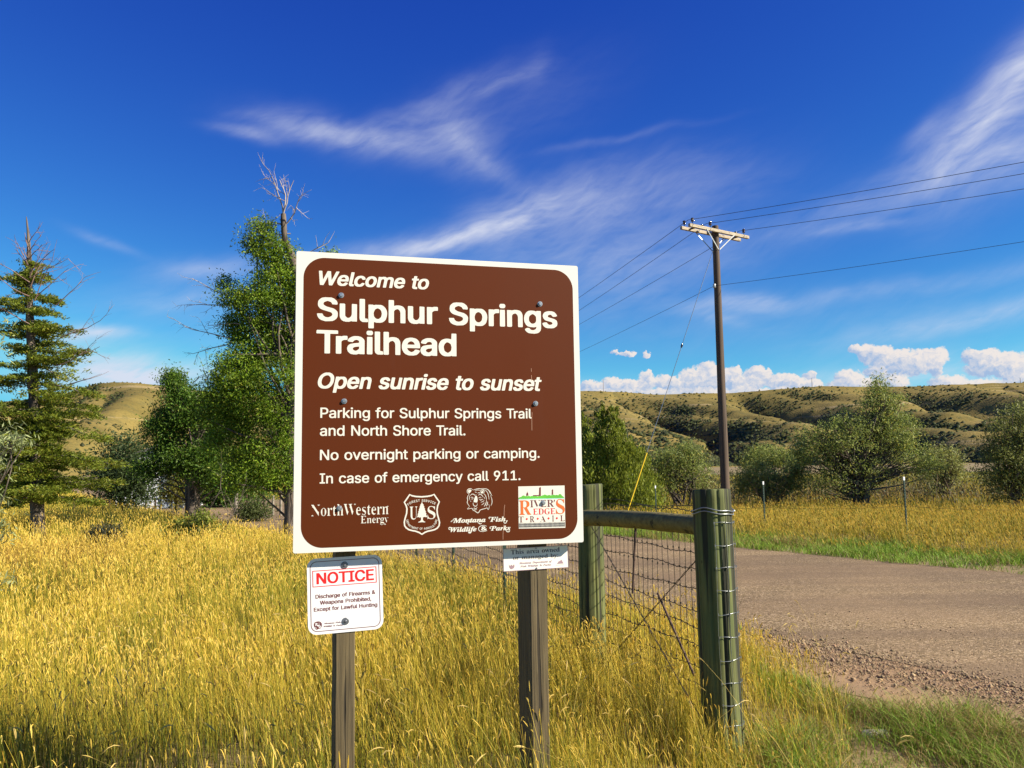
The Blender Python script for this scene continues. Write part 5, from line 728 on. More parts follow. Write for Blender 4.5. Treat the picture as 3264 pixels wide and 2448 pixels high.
GLYPH['SR', 'r'] = 57, [[8,0,6,2,12,6,13,8,13,54,12,57,8,59,7,60,8,62,24,62,27,60,27,52,31,50,28,46,27,40,28,8,28,6,31,4,37,2,35,0],[49,45,43,51,41,52,35,52,34,54,41,61,47,63,49,63,53,60,55,56,55,52,54,48,52,46]]
GLYPH['SR', 's'] = 58, [[24,0,20,1,11,1,10,2,10,10,11,13,14,8,17,5,24,3,36,4,40,8,41,13,39,17,36,20,20,28,12,35,10,42,11,50,12,54,16,58,20,61,24,63,30,63,36,62,45,61,46,58,46,54,45,52,40,57,34,59,24,59,20,56,19,54,19,50,22,45,38,36,45,31,48,27,49,21,48,10,45,6,40,1,36,-1,30,-2]]
GLYPH['SR', 't'] = 46, [[19,0,14,4,13,11,12,54,10,56,8,56,7,58,7,61,18,71,25,80,26,77,27,63,29,62,37,62,39,61,38,56,37,56,29,56,26,54,26,13,29,8,31,8,37,8,38,6,33,1,29,-1,25,-2]]
GLYPH['SR', 'y'] = 60, [[7,-27,2,-22,1,-18,2,-14,3,-12,5,-9,7,-8,9,-9,12,-11,12,-18,13,-19,19,-20,22,-19,22,-20,19,-24,15,-27,11,-28],[30,1,10,51,6,57,2,59,3,62,28,62,29,61,29,59,24,57,23,55,23,53,33,26,40,24,39,20,33,3,32,1],[51,53,49,58,44,59,44,62,55,62,57,61,57,59,55,58,52,55]]
# ------------------------------------------------------------------ printed artwork: letters set from the outlines above, emblems drawn stroke by stroke
PRINT = {}                                     # (board, part, ink) -> groups of loops, in metres on the board
def put(key, loops): PRINT.setdefault(key, []).append([np.asarray(l, float) for l in loops])
def glyph(ch, style):
    adv, loops = GLYPH[style, ch]; return adv / 200, [np.array(l, float).reshape(-1, 2) / 200 for l in loops]
KERN = {'Tr': -.075, 'We': .0, 'Wo': -.02, 'NW': 0}
def text(key, s, style, L, Rr, base, size, shear=0):
    x = 0; lo = []; b = min(l[:, 1].min() for l in glyph('H', style)[1]) if (style, 'H') in GLYPH else 0
    for i, ch in enumerate(s):
        if ch == ' ': x += .235; continue
        adv, ls = glyph(ch, style); lo.append([l + [x, -b] for l in ls]); x += adv - .008 + KERN.get(s[i:i + 2], 0)
    lo = [[np.c_[l[:, 0] + shear * l[:, 1], l[:, 1]] for l in g] for g in lo]
    P = np.vstack([l for g in lo for l in g]); x0 = P[:, 0].min(); sx = (Rr - L) / (P[:, 0].max() - x0)
    for g in lo: put(key, [np.c_[L + (l[:, 0] - x0) * sx, base + l[:, 1] * size] for l in g])
# survey marks -> metres on the three boards (plane to plane maps)
HOM = {'welcome': np.array([[0.00116733366, 1.367354656e-05, -1.1142998783], [-4.938012768e-05, -0.001188073046, 2.1424709908], [-9.239768629e-05, 3.388518912e-05, 1.0]]),
       'notice': np.array([[0.00141091667, 9.99940943e-06, -1.3999623261], [-0.00012687518562, -0.00139067098, 2.9441199874], [-6.542885368e-05, 0.00011590252358, 1.0]]),
       'area': np.array([[0.0014303563, -3.24098859e-05, -2.2340613220], [-9.411174751e-05, -0.0013537612911, 2.6170482230], [-0.000146718255717, 0.000163849207233, 1.0]])}
def survey(h, ox, oy, k):
    def f(P):
        P = np.asarray(P, float); q = np.c_[ox + P[:, 0] / k, oy + P[:, 1] / k, np.ones(len(P))] @ HOM[h].T; return q[:, :2] / q[:, 2:]
    return f
s1 = survey('welcome', 980, 1530, 4.9156); s2 = survey('welcome', 1400, 1530, 4.9156); s0 = survey('welcome', 900, 760, 2.212)
s3 = survey('notice', 970, 1740, 5.722); s4 = survey('area', 1580, 1720, 8.848)
def smooth(P, n=4, closed=True):
    P = np.asarray(P, float); m = len(P); o = []
    for i in range(m if closed else m - 1):
        p0 = P[(i - 1) % m] if closed or i > 0 else P[i]; p1 = P[i]; p2 = P[(i + 1) % m]; p3 = P[(i + 2) % m] if closed or i + 2 < m else P[i + 1]
        for k in range(n):
            t_ = k / n; o.append(.5 * ((2 * p1) + (-p0 + p2) * t_ + (2 * p0 - 5 * p1 + 4 * p2 - p3) * t_ * t_ + (-p0 + 3 * p1 - 3 * p2 + p3) * t_ ** 3))
    if not closed: o.append(P[-1])
    return np.array(o)
def stroke(P, w, taper=False):
    P = np.asarray(P, float); d = np.gradient(P, axis=0); d /= np.linalg.norm(d, axis=1)[:, None] + 1e-12; n = np.c_[-d[:, 1], d[:, 0]]
    ww = np.full(len(P), w / 2)
    if taper: ww = w / 2 * (.35 + .65 * np.sin(np.pi * np.linspace(0, 1, len(P))))
    return np.vstack([P + n * ww[:, None], (P - n * ww[:, None])[::-1]])
W_ = ('welcome', 'lettering', 'white')
text(W_, 'Welcome to', 'HB', .0903, .5467, 1.0822, .1103, .2)
text(W_, 'Sulphur Springs', 'HB', .0841, 1.1179, .9339, .1805)
text(W_, 'Trailhead', 'HB', .0821, .6633, .7995, .1791)
text(W_, 'Open sunrise to sunset', 'HB', .0895, 1.0405, .6556, .1197, .2)
text(W_, 'Parking for Sulphur Springs Trail', 'HM', .1007, .9926, .5361, .0803)
text(W_, 'and North Shore Trail.', 'HM', .0997, .6991, .4638, .0807)
text(W_, 'No overnight parking or camping.', 'HM', .1005, 1.0255, .3662, .0795)
text(W_, 'In case of emergency call 911.', 'HM', .1002, .9381, .2724, .078)
C_ = ('welcome', 'company_name', 'white')
text(C_, 'NorthWestern', 'SR', .0683, .3753, .144, .0981); text(C_, 'Energy', 'SR', .2641, .3748, .110, .0646)
c = s1([(1258, 410)])[0]; put(C_, [[c + [.0022 * math.cos(q), .0022 * math.sin(q)] for q in np.linspace(0, 6.28, 10, endpoint=False)]])
F_ = ('welcome', 'forest_shield', 'white')
o = s1([(1597, 214), (1640, 232), (1700, 243), (1790, 248), (1880, 240), (1940, 228), (1988, 210), (2030, 270), (2076, 335), (2050, 400), (2040, 460), (2046, 530), (2066, 600), (2080, 660), (2072, 715), (2040, 757), (1995, 783), (1940, 797), (1890, 807), (1845, 825), (1793, 857), (1745, 828), (1690, 808), (1640, 799), (1585, 785), (1540, 755), (1512, 715), (1506, 655), (1520, 590), (1542, 520), (1548, 450), (1535, 400), (1507, 345), (1550, 282)])
d = np.roll(o, -1, 0) - np.roll(o, 1, 0); n_ = np.c_[-d[:, 1], d[:, 0]]; n_ /= np.linalg.norm(n_, axis=1)[:, None]
sg_ = np.sign(((s1([(1793, 520)])[0] - o) * n_).sum(1)).mean(); put(F_, [o, o + n_ * (1 if sg_ > 0 else -1) * .0058])
put(F_, [s1([(1793, 338), (1808, 372), (1822, 385), (1817, 395), (1832, 418), (1826, 424), (1843, 452), (1836, 458), (1855, 490), (1848, 497), (1864, 524), (1856, 531), (1876, 575), (1850, 577), (1835, 570), (1820, 580), (1808, 574), (1808, 622), (1822, 640), (1848, 652), (1835, 659), (1793, 655), (1745, 661), (1730, 657), (1765, 640), (1780, 622), (1780, 574), (1760, 585), (1740, 575), (1715, 580), (1733, 540), (1724, 535), (1742, 502), (1733, 497), (1752, 465), (1745, 458), (1762, 425), (1757, 418), (1770, 395), (1765, 388), (1780, 370)])])
text(F_, 'U', 'SM', .4622, .4944, .1201, .1132); text(F_, 'S', 'SM', .5363, .5697, .1196, .1121)
def along(key, s, style, P, h):                # letters standing on a curve
    P = smooth(P, 8, False); L = np.r_[0, np.cumsum(np.linalg.norm(np.diff(P, axis=0), axis=1))]; H = np.vstack(glyph('H', style)[1])[:, 1]; sc_ = h / (H.max() - H.min())
    x = 0; pl = []
    for ch in s:
        if ch == ' ': x += .28; continue
        ls = glyph(ch, style)[1]; q = np.vstack(ls)[:, 0]; w = q.max() - q.min(); pl.append((ls, q.min(), w, x)); x += w + .10
    k = L[-1] / x
    for ls, mn, w, xx in pl:
        m_ = (xx + w / 2) * k; f = lambda v, i: np.interp(v, L, P[:, i]); a = math.atan2(f(m_ + 1e-3, 1) - f(m_ - 1e-3, 1), f(m_ + 1e-3, 0) - f(m_ - 1e-3, 0)); c, s_ = math.cos(a), math.sin(a)
        put(key, [np.c_[f(m_, 0) + c * (l[:, 0] - mn - w / 2) * k * .98 - s_ * (l[:, 1] - H.min()) * sc_, f(m_, 1) + s_ * (l[:, 0] - mn - w / 2) * k * .98 + c * (l[:, 1] - H.min()) * sc_] for l in ls])
along(F_, 'FOREST SERVICE', 'HM', s1([(1580, 398), (1640, 360), (1710, 341), (1790, 334), (1870, 341), (1940, 356), (2005, 385)]), .0095)
along(F_, 'DEPARTMENT OF AGRICULTURE', 'HM', s1([(1545, 622), (1562, 685), (1610, 738), (1690, 766), (1790, 774), (1890, 764), (1965, 738), (2015, 685), (2040, 612)]), .0085)
B_ = ('welcome', 'bear_emblem', 'white')
def bs(P, w=7): put(B_, [stroke(smooth(s2(P), 4, False), w * .000301, True)])
def bf(P): put(B_, [smooth(s2(P), 3)])
bs([(470,215),(440,190),(440,155),(465,132),(500,130),(530,150)], 9)
bf([(452,180),(455,155),(480,142),(505,155),(495,175),(470,200)])
bs([(530,150),(570,138),(620,130),(660,135),(700,150)], 9)
bs([(555,165),(600,150),(650,160)],6)
bs([(640,190),(655,160),(685,152),(705,170),(700,195)],8); bf([(650,190),(668,168),(692,172),(690,195),(665,205)])
bs([(650,130),(700,128),(745,135),(780,165),(800,215)],8); bs([(690,140),(730,160),(760,200),(775,260),(780,300)],8)
bs([(720,130),(765,145),(795,180),(815,220),(830,240)],7); bs([(800,225),(820,280),(828,330),(820,370),(808,395)],8)
bs([(470,215),(450,240),(440,270),(445,310),(438,345),(455,380),(475,405)], 9)
bs([(475,405),(455,430),(442,448),(490,440),(515,440),(530,465),(560,480),(580,495),(605,508),(625,490),(640,465),(680,450),(720,440),(750,430),(765,455),(780,430),(785,400),(770,370)], 9)
bs([(485,240),(510,215),(545,220),(565,250)], 9); bs([(490,270),(515,262),(540,285)],7); bs([(500,285),(515,295),(525,280)],6)
bs([(610,235),(640,215),(670,235),(690,265)], 9); bs([(615,275),(640,262),(660,270)],7); bs([(620,290),(640,300),(655,285)],6)
bf([(556,268),(572,240),(590,250),(600,290),(598,330),(588,345),(560,342),(540,335),(545,300)])
bs([(535,345),(530,370),(545,395),(570,405),(590,390),(598,360)], 9); bs([(545,420),(560,440),(580,440),(595,420)],8); bs([(535,435),(560,460),(590,455)],6)
bs([(480,235),(470,270),(480,310)],7); bs([(485,320),(500,330)],6)
bs([(640,320),(665,300),(690,295)],7); bs([(650,345),(690,325),(705,315)],7); bs([(660,385),(690,365),(705,345)],7)
bs([(690,200),(720,230),(735,270),(740,310)],8); bs([(740,300),(735,345),(715,390),(700,410)], 9); bs([(760,330),(752,370),(738,405)],10); bs([(585,190),(560,180)],8); bs([(600,200),(625,190),(640,205)],8); bs([(575,235),(575,215)],6); bs([(705,260),(712,290)],6)
M_ = ('welcome', 'agency_name', 'white')
text(M_, 'Montana', 'IB', .6434, .7828, .1001, .0415); text(M_, 'Fish,', 'IB', .8022, .8788, .1002, .0418); text(M_, 'Wildlife', 'IB', .631, .7438, .0631, .0399); text(M_, 'Parks', 'IB', .8045, .8908, .063, .04); text(M_, '&', 'HB', .7631, .7879, .0644, .0319)
def ms(P, w=11): put(M_, [stroke(smooth(s2(P), 5, False), w * .000301, True)])
ms([(750,785),(700,800),(640,795),(615,765),(625,730),(665,708),(715,705),(745,720)],9)
ms([(250,600),(225,605),(215,625),(205,655),(188,655),(190,635),(205,640)]); ms([(600,650),(618,668),(645,680),(668,668)]); ms([(430,645),(440,672),(465,685)])
ms([(830,580),(790,575),(778,590),(795,605)]); ms([(1005,640),(1020,665),(1045,665),(1050,645)])
ms([(205,742),(170,735),(152,745),(155,770),(175,768)]); ms([(830,722),(800,730),(795,750),(812,755)]); ms([(500,800),(490,822),(460,820),(458,802)]); ms([(1030,760),(1060,800),(1095,800),(1105,775)])
E_ = lambda ink: ('welcome', 'trail_emblem', ink)
def rp(ink, P): put(E_(ink), [s2(P)])
rp('white', [(1238, 93), (1962, 76), (1975, 738), (1246, 753)])
top=[(1243,275),(1262,258),(1285,258),(1297,240),(1325,232),(1345,245),(1365,240),(1380,245),(1400,238),(1430,248),(1450,238),(1480,245),(1510,240),(1540,250),(1570,240),(1590,245),(1615,230),(1640,225),(1655,215),(1675,228),(1700,232),(1720,222),(1745,232),(1770,225),(1790,220),(1815,228),(1840,222),(1865,230),(1880,210),(1905,212),(1922,235),(1945,250),(1958,266)]
rp('green',top+[(1958,272),(1700,280),(1243,290)])
rp('cyan',[(1243,289),(1700,279),(1960,271),(1960,280),(1700,288),(1243,298)])
rp('maroon',[(1362,237),(1366,205),(1380,178),(1394,205),(1397,235)]); rp('maroon',[(1378,178),(1380,165),(1383,178)])
rp('maroon',[(1470,243),(1470,228),(1562,226),(1566,124),(1562,120),(1580,98),(1596,118),(1592,124),(1592,240)])
rp('maroon',[(1762,222),(1765,155),(1760,152),(1774,134),(1788,150),(1784,155),(1784,218)])
put(E_('maroon'), [s2([(1795,300),(1810,300),(1812,315),(1800,338),(1792,338),(1800,318)])])
for x,y in ((1372,602),(1543,597),(1712,592),(1843,588)): rp('red',[(x-18,y),(x,y-20),(x+18,y),(x,y+20)])
for i in range(37):
    x=1252+i*19.6; y0=676-(x-1250)*.027; rp('black',[(x,y0-6),(x+4,y0-10),(x+8,y0-6),(x+8,y0+62),(x,y0+62)])
rp('black',[(1248,690),(1966,668),(1966,674),(1248,696)]); rp('black',[(1248,722),(1966,702),(1966,708),(1248,728)])

text(E_('orange'), 'R', 'SM', .9302, .9842, .1248, .1339); text(E_('orange'), 'S', 'SM', 1.0957, 1.1355, .1246, .1368)
text(E_('maroon'), 'IVER', 'SR', .9801, 1.0864, .1561, .0648); text(E_('red'), 'EDGE', 'SR', .9929, 1.0915, .1247, .0547)
for ch, a, b in (('T', .9275, .9498), ('R', .9776, .9975), ('A', 1.0233, 1.0485), ('I', 1.0773, 1.0857), ('L', 1.1149, 1.1344)): text(E_('maroon'), ch, 'SR', a, b, .0933, .0547)
for P in ([(1027, 380), (1018, 440), (1014, 560)], [(1012, 690), (1000, 800), (998, 925)]): put(('welcome', 'scratch', 'tan'), [stroke(smooth(s2(P), 4, False), .0018)])
for P in ([(1754, 912), (1755, 936)], [(1755, 960), (1757, 998)], [(1760, 1222), (1758, 1270), (1759, 1350)]): put(('welcome', 'scratch', 'tan'), [stroke(s0(P), .0018)])
NR = ('notice', 'heading', 'red'); NM = ('notice', 'lettering', 'maroon'); NE = ('notice', 'emblem', 'maroon')
text(NR, 'NOTICE', 'HB', .0364, .2664, .1981, .0831)
text(NM, 'Discharge of Firearms &', 'HN', .0314, .2697, .1419, .0287); text(NM, 'Weapons Prohibited,', 'HN', .0481, .2531, .1169, .0288); text(NM, 'Except for Lawful Hunting', 'HN', .0241, .277, .0916, .0283)
text(NE, 'Montana Fish,', 'IB', .0633, .1305, .0389, .0119); text(NE, 'Wildlife & Parks', 'IB', .0612, .1368, .0274, .0118)
for P in ([(165, 1480), (165, 1420), (200, 1395), (250, 1390), (285, 1410), (298, 1460), (280, 1500)], [(180, 1500), (170, 1450), (190, 1420)], [(200, 1410), (235, 1400), (230, 1430), (205, 1440)], [(235, 1450), (260, 1420), (275, 1450), (255, 1480)], [(200, 1450), (195, 1480), (215, 1500)], [(240, 1480), (230, 1505), (205, 1515)], [(175, 1510), (210, 1525), (240, 1510), (280, 1505)], [(210, 1460), (222, 1490), (238, 1470)]):
    put(NE, [stroke(smooth(s3(P), 3, False), .0042, True)])
text(('area', 'heading', 'grey'), 'This area owned', 'SB', .0352, .2558, .0706, .0412); text(('area', 'lettering', 'pale'), 'or managed by:', 'SB', .0434, .2483, .0477, .0361)
AF = ('area', 'emblem', 'faint')
text(AF, 'Montana Department of', 'IB', .0709, .2191, .0274, .0178); text(AF, 'Fish Wildlife & Parks', 'IB', .075, .2151, .0137, .0163)
for P in ([(1738, 668), (1800, 580), (1815, 600), (1862, 540), (1930, 655)], [(1712, 700), (1940, 686), (1940, 694), (1712, 710)], [(360, 690), (400, 740), (430, 690), (470, 730), (510, 680), (528, 740), (500, 800), (430, 832), (380, 790)]): put(AF, [s4(P)])
put(AF, [[(0, 0), (.294, 0), (.294, .0965), (0, .0965)], [(.0022, .0022), (.2918, .0022), (.2918, .0943), (.0022, .0943)]])
def fill(loops):
    cu = bpy.data.curves.new('outline', 'CURVE'); cu.dimensions = '2D'; cu.fill_mode = 'FRONT'
    for l in loops:
        s = cu.splines.new('POLY'); s.points.add(len(l) - 1)
        s.points.foreach_set('co', [c for x, y in l for c in (x, y, 0, 1)]); s.use_cyclic_u = True
    o = bpy.data.objects.new('outline', cu); me = o.to_mesh()
    V = [(v.co.x, v.co.y) for v in me.vertices]; F = [tuple(q.vertices) for q in me.polygons]
    o.to_mesh_clear(); bpy.data.objects.remove(o); bpy.data.curves.remove(cu)
    return V, F
class Frame:                                   # a board's own axes: s to the right, z up, n out of the face
    def __init__(s, o, a, b, n): s.o, s.a, s.b, s.n = [np.asarray(q, float) for q in (o, a, b, n)]
    def p(s, x, y, d=0.0): return s.o + s.a * x + s.b * y + s.n * d
    @property
    def ax(s): return (s.a, s.b, s.n)
def art(key, fr, d, name, mat, parent):
    m = MB()
    for i, g in enumerate(PRINT[key]):
        V, F = fill(g); dd = d + 0.00003 * (i % 9)
        F = [f if (V[f[1]][0] - V[f[0]][0]) * (V[f[2]][1] - V[f[1]][1]) - (V[f[1]][1] - V[f[0]][1]) * (V[f[2]][0] - V[f[1]][0]) > 0 else f[::-1] for f in F]
        m.add([fr.p(x, y, dd) for x, y in V], F)
    return m.build(name, mat, parent)
def rrect(x0, y0, x1, y1, r, n=8):
    o = []
    for cx, cy, a in ((x1 - r, y1 - r, 0), (x0 + r, y1 - r, 90), (x0 + r, y0 + r, 180), (x1 - r, y0 + r, 270)):
        for k in range(n + 1):
            t_ = R(a + 90 * k / n); o.append((cx + r * math.cos(t_), cy + r * math.sin(t_)))
    return o
put(NM, [rrect(.0115, .0115, .2885, .2885, .026), rrect(.0140, .0140, .2860, .2860, .024)])
bx = s3([(152, 440), (1322, 347), (1327, 658), (155, 758)]); bx0, by0 = bx.min(0) + [0, .002]; bx1, by1 = bx.max(0) - [0, .002]
put(NR, [[(bx0, by0), (bx1, by0), (bx1, by1), (bx0, by1)], [(bx0 + .0028, by0 + .0028), (bx1 - .0028, by0 + .0028), (bx1 - .0028, by1 - .0028), (bx0 + .0028, by1 - .0028)]])
def bolt(m, fr, x, y, d, rw, rh, hh=0.006, wash=0.0015):
    a = np.linspace(0, 2 * math.pi, 20, endpoint=False)
    m.prism([(x + rw * math.cos(q), y + rw * math.sin(q)) for q in a], fr.o, fr.ax, d, d + wash, 0.0006)
    a = np.linspace(0, 2 * math.pi, 6, endpoint=False) + 0.3
    m.prism([(x + rh * math.cos(q), y + rh * math.sin(q)) for q in a], fr.o, fr.ax, d + wash, d + wash + hh, 0.0012)

def sheeting(name, col, rough, dirt):
    t = NT(name); a = t.noise(2.2, 5, 0.6); b = t.noise(1.0, 4, 0.6, t.map((9, 9, 1.2)))
    c = t.mix(t.range(a, 0.45, 0.75, 0, dirt), col, tuple(x * 0.72 for x in col))
    c = t.mix(t.range(b, 0.60, 0.80, 0, dirt * 0.7), c, tuple(x * 0.8 + 0.02 for x in col))
    return t.finish(c, t.range(a, 0.3, 0.7, rough, rough + 0.12), t.bump(t.noise(1.6, 2), 0.08, 0.01), spec=0.14)
WHITE = sheeting('white_sheeting', (0.68, 0.67, 0.60), 0.35, 0.10)
BROWN = sheeting('brown_sheeting', (0.090, 0.0185, 0.0025), 0.45, 0.30)
LETTER = plain('letter_white', (0.70, 0.68, 0.58), 0.4, 0.03)
NWHITE = sheeting('notice_white', (0.76, 0.76, 0.75), 0.35, 0.06)
AWHITE = sheeting('faded_white', (0.80, 0.78, 0.70), 0.5, 0.10)
RED = plain('print_red', (0.66, 0.012, 0.012), 0.45, 0.05); MAROON = plain('print_maroon', (0.145, 0.030, 0.026), 0.45, 0.05)
INK = {'white': LETTER, 'red': RED, 'maroon': MAROON, 'green': plain('print_green', (0.10, 0.42, 0.035), 0.45, 0.2), 'cyan': plain('print_cyan', (0.35, 0.70, 0.68), 0.45),
       'orange': plain('print_orange', (0.62, 0.13, 0.02), 0.45), 'black': plain('print_black', (0.03, 0.025, 0.03), 0.45),
       'tan': plain('bare_scratch', (0.45, 0.24, 0.15), 0.6), 'grey': plain('print_grey', (0.05, 0.045, 0.06), 0.5), 'pale': plain('print_faded', (0.13, 0.095, 0.08), 0.5), 'faint': plain('print_very_faded', (0.36, 0.24, 0.27), 0.5)}
ZINC = plain('zinc_bolt', (0.42, 0.43, 0.44), 0.38, 0.25, 60, 0.85)
WASHER = plain('dull_washer', (0.20, 0.21, 0.23), 0.45, 0.3, 40, 0.7)
EDGE = plain('board_edge', (0.50, 0.44, 0.32), 0.7, 0.2)

# ------------------------------------------------------------------ the trailhead sign
S = 1.219
BL = np.array([-0.87322623, 3.37839636, 1.27242301]); SA = np.array([0.963195591, 0.268801514, 0]); SU = np.array([0, 0, 1.0]); SN = np.array([0.268801514, -0.963195591, 0])
sg = Frame(BL, SA, SU, SN)
TH = 0.055
base = sg.p(0.6, 0, -TH - 0.1); base[2] = 0
sign = thing('trailhead_sign', base, 'large square brown and white trailhead welcome sign on two weathered wooden posts', 'sign')
m = MB(); m.prism(rrect(0, 0, S, S, 0.008, 3), BL, sg.ax, -TH, 0.0, 0.0); panel = m.build('panel', WHITE, sign)
m = MB(); m.prism(rrect(0.0290, 0.0178, 1.1932, 1.1962, 0.086, 14), BL, sg.ax, 0.0, 0.0003); m.build('brown_field', BROWN, panel)
art(('welcome', 'lettering', 'white'), sg, 0.0007, 'lettering', LETTER, panel)
art(('welcome', 'company_name', 'white'), sg, 0.0007, 'company_name', LETTER, panel)
art(('welcome', 'forest_shield', 'white'), sg, 0.0007, 'forest_shield', LETTER, panel)
art(('welcome', 'bear_emblem', 'white'), sg, 0.0007, 'bear_emblem', LETTER, panel)
art(('welcome', 'agency_name', 'white'), sg, 0.0007, 'agency_name', LETTER, panel)
art(('welcome', 'scratch', 'tan'), sg, 0.0011, 'scratch', INK['tan'], panel)
for i, c_ in enumerate(('white', 'cyan', 'green', 'orange', 'maroon', 'red', 'black')):
    art(E_(c_), sg, 0.0007 + 0.0004 * (i > 0) + 0.0002 * (i > 2), 'trail_emblem', LETTER if c_ == 'white' else INK[c_], panel)
for x, y in ((.1806, 1.0425), (1.0391, 1.0398), (.1952, .6044), (1.0113, .6008), (.1786, .1724), (1.0379, .1740)):
    m = MB(); bolt(m, sg, x, y, 0.0006, 0.0115, 0.0078, 0.007); m.build('bolt', ZINC, panel)
POSTW = wood('weathered_post', (0.055, 0.040, 0.018), (0.155, 0.115, 0.052), (0.022, 0.016, 0.008), (70, 70, 2.2), (48, 48, 0.9), 0.60)
K = 3.488
def onplane(x, y, d):                          # a point seen on the sign's plane, moved back to depth d behind it
    k = (K + d) / K; return -0.0672 + (x + 0.0672) * k, 0.32758 + (y - 0.32758) * k
for x0, x1 in ((0.1661, 0.2440), (0.9735, 1.0506)):
    a, _ = onplane(x0, 0, TH); b, _ = onplane(x1, 0, TH)
    n = 40; m = MB(); zs = np.linspace(-1.75, S - 0.035, n); rr = np.random.default_rng(int(x0 * 100))
    loop = [(a, -TH - 0.2), (b, -TH - 0.2), (b - 0.003, -TH), (a + 0.003, -TH)]
    loop = [(a + .004, -TH - .2), (b - .004, -TH - .2), (b, -TH - .196), (b, -TH - .004), (b - .004, -TH), (a + .004, -TH), (a, -TH - .004), (a, -TH - .196)]
    P = []
    for z in zs:
        P += [sg.p(x + rr.normal(0, .0004), z, d + rr.normal(0, .0004)) for x, d in loop]
    k = len(loop); F = [(i * k + j, i * k + (j + 1) % k, (i + 1) * k + (j + 1) % k, (i + 1) * k + j) for i in range(n - 1) for j in range(k)] + [tuple(range((n - 1) * k, n * k))]
    m.add(P, F); m.build('post', POSTW, sign)

def board(pts4, w, h, d):                      # frame of a small plate from its four corners as measured on the sign's plane
    q = [np.array(onplane(x, y, d)) for x, y in pts4]    # tl, tr, br, bl
    ux = (q[1] - q[0] + q[2] - q[3]); ux /= np.linalg.norm(ux); uy = np.array([-ux[1], ux[0]])
    c = sum(q) / 4; o = c - ux * w / 2 - uy * h / 2
    return Frame(sg.p(o[0], o[1], -d), SA * ux[0] + SU * ux[1], SA * uy[0] + SU * uy[1], SN)
nf = board([(.05526, -.02284), (.3512, -.01328), (.35692, -.31474), (.05614, -.322)], .3, .3, TH - 0.004)
notice = thing('notice_sign', nf.p(.15, 0), 'small white notice plate with red heading bolted below the welcome board', 'sign')
m = MB(); m.prism(rrect(0, 0, .3, .3, .036, 8), nf.o, nf.ax, -0.003, 0.0); plate = m.build('plate', NWHITE, notice)
art(('notice', 'heading', 'red'), nf, 0.0004, 'heading', RED, notice); art(('notice', 'lettering', 'maroon'), nf, 0.0004, 'lettering', MAROON, notice); art(('notice', 'emblem', 'maroon'), nf, 0.0004, 'emblem', MAROON, notice)
for x, y in ((.1485, .2665), (.1475, .0435)):
    m = MB(); a = np.linspace(0, 2 * math.pi, 24, endpoint=False)
    m.prism([(x + .0145 * math.cos(q), y + .0145 * math.sin(q)) for q in a], nf.o, nf.ax, 0.0006, 0.003, 0.002)
    a = np.linspace(0, 2 * math.pi, 12, endpoint=False); m.prism([(x + .0055 * math.cos(q), y + .0055 * math.sin(q)) for q in a], nf.o, nf.ax, 0.003, 0.0065, 0.002)
    m.build('bolt', WASHER, notice)
af = board([(.85494, -.01323), (1.14746, -.00883), (1.15106, -.1052), (.856, -.11058)], .294, .0965, TH - 0.004)
area = thing('ownership_sign', af.p(.147, 0), 'faded narrow white ownership plaque under the welcome board, pale violet print', 'sign')
m = MB(); m.prism(rrect(0, 0, .294, .0965, .003, 2), af.o, af.ax, -0.003, 0.0); m.build('plate', AWHITE, area)
art(('area', 'heading', 'grey'), af, 0.0004, 'heading', INK['grey'], area); art(('area', 'lettering', 'pale'), af, 0.0004, 'lettering', INK['pale'], area); art(('area', 'emblem', 'faint'), af, 0.0004, 'emblem', INK['faint'], area)
for x, y in ((.148, .0905), (.148, .0055)):
    m = MB(); bolt(m, af, x, y, 0.0005, 0.0042, 0.003, 0.003, 0.001); m.build('screw', ZINC, area)

# ------------------------------------------------------------------ the wire fence with its wooden corner brace
GREENWOOD = wood('treated_round_post', (0.030, 0.036, 0.010), (0.190, 0.200, 0.056), (0.010, 0.009, 0.005), (44, 44, 1.5), (19, 19, 0.5), 0.535, 0.85, (0.085, 0.112, 0.032))
RAILWOOD = wood('treated_rail', (0.085, 0.072, 0.018), (0.22, 0.185, 0.052), (0.018, 0.017, 0.009), (26, 26, 26), (16, 16, 16), 0.62, 0.85)
WIRE = plain('rusty_wire', (0.060, 0.048, 0.036), 0.6, 0.3, 30, 0.5)
GALV = plain('galvanised_wire', (0.34, 0.36, 0.36), 0.35, 0.25, 40, 0.8)
RUST = plain('rusty_steel', (0.075, 0.042, 0.028), 0.8, 0.4, 60)
TGREEN = plain('green_steel_post', (0.014, 0.036, 0.022), 0.55, 0.25); TWHITE = plain('white_post_tip', (0.78, 0.78, 0.74), 0.5)
fr_ = np.random.default_rng(77)
pA = np.array([A_XY[0], A_XY[1], 0.0]); pB = np.array([B_XY[0], B_XY[1], 0.0])
fence = thing('wire_fence', pA, 'woven wire fence with round wooden corner posts and a cross rail', 'fence')
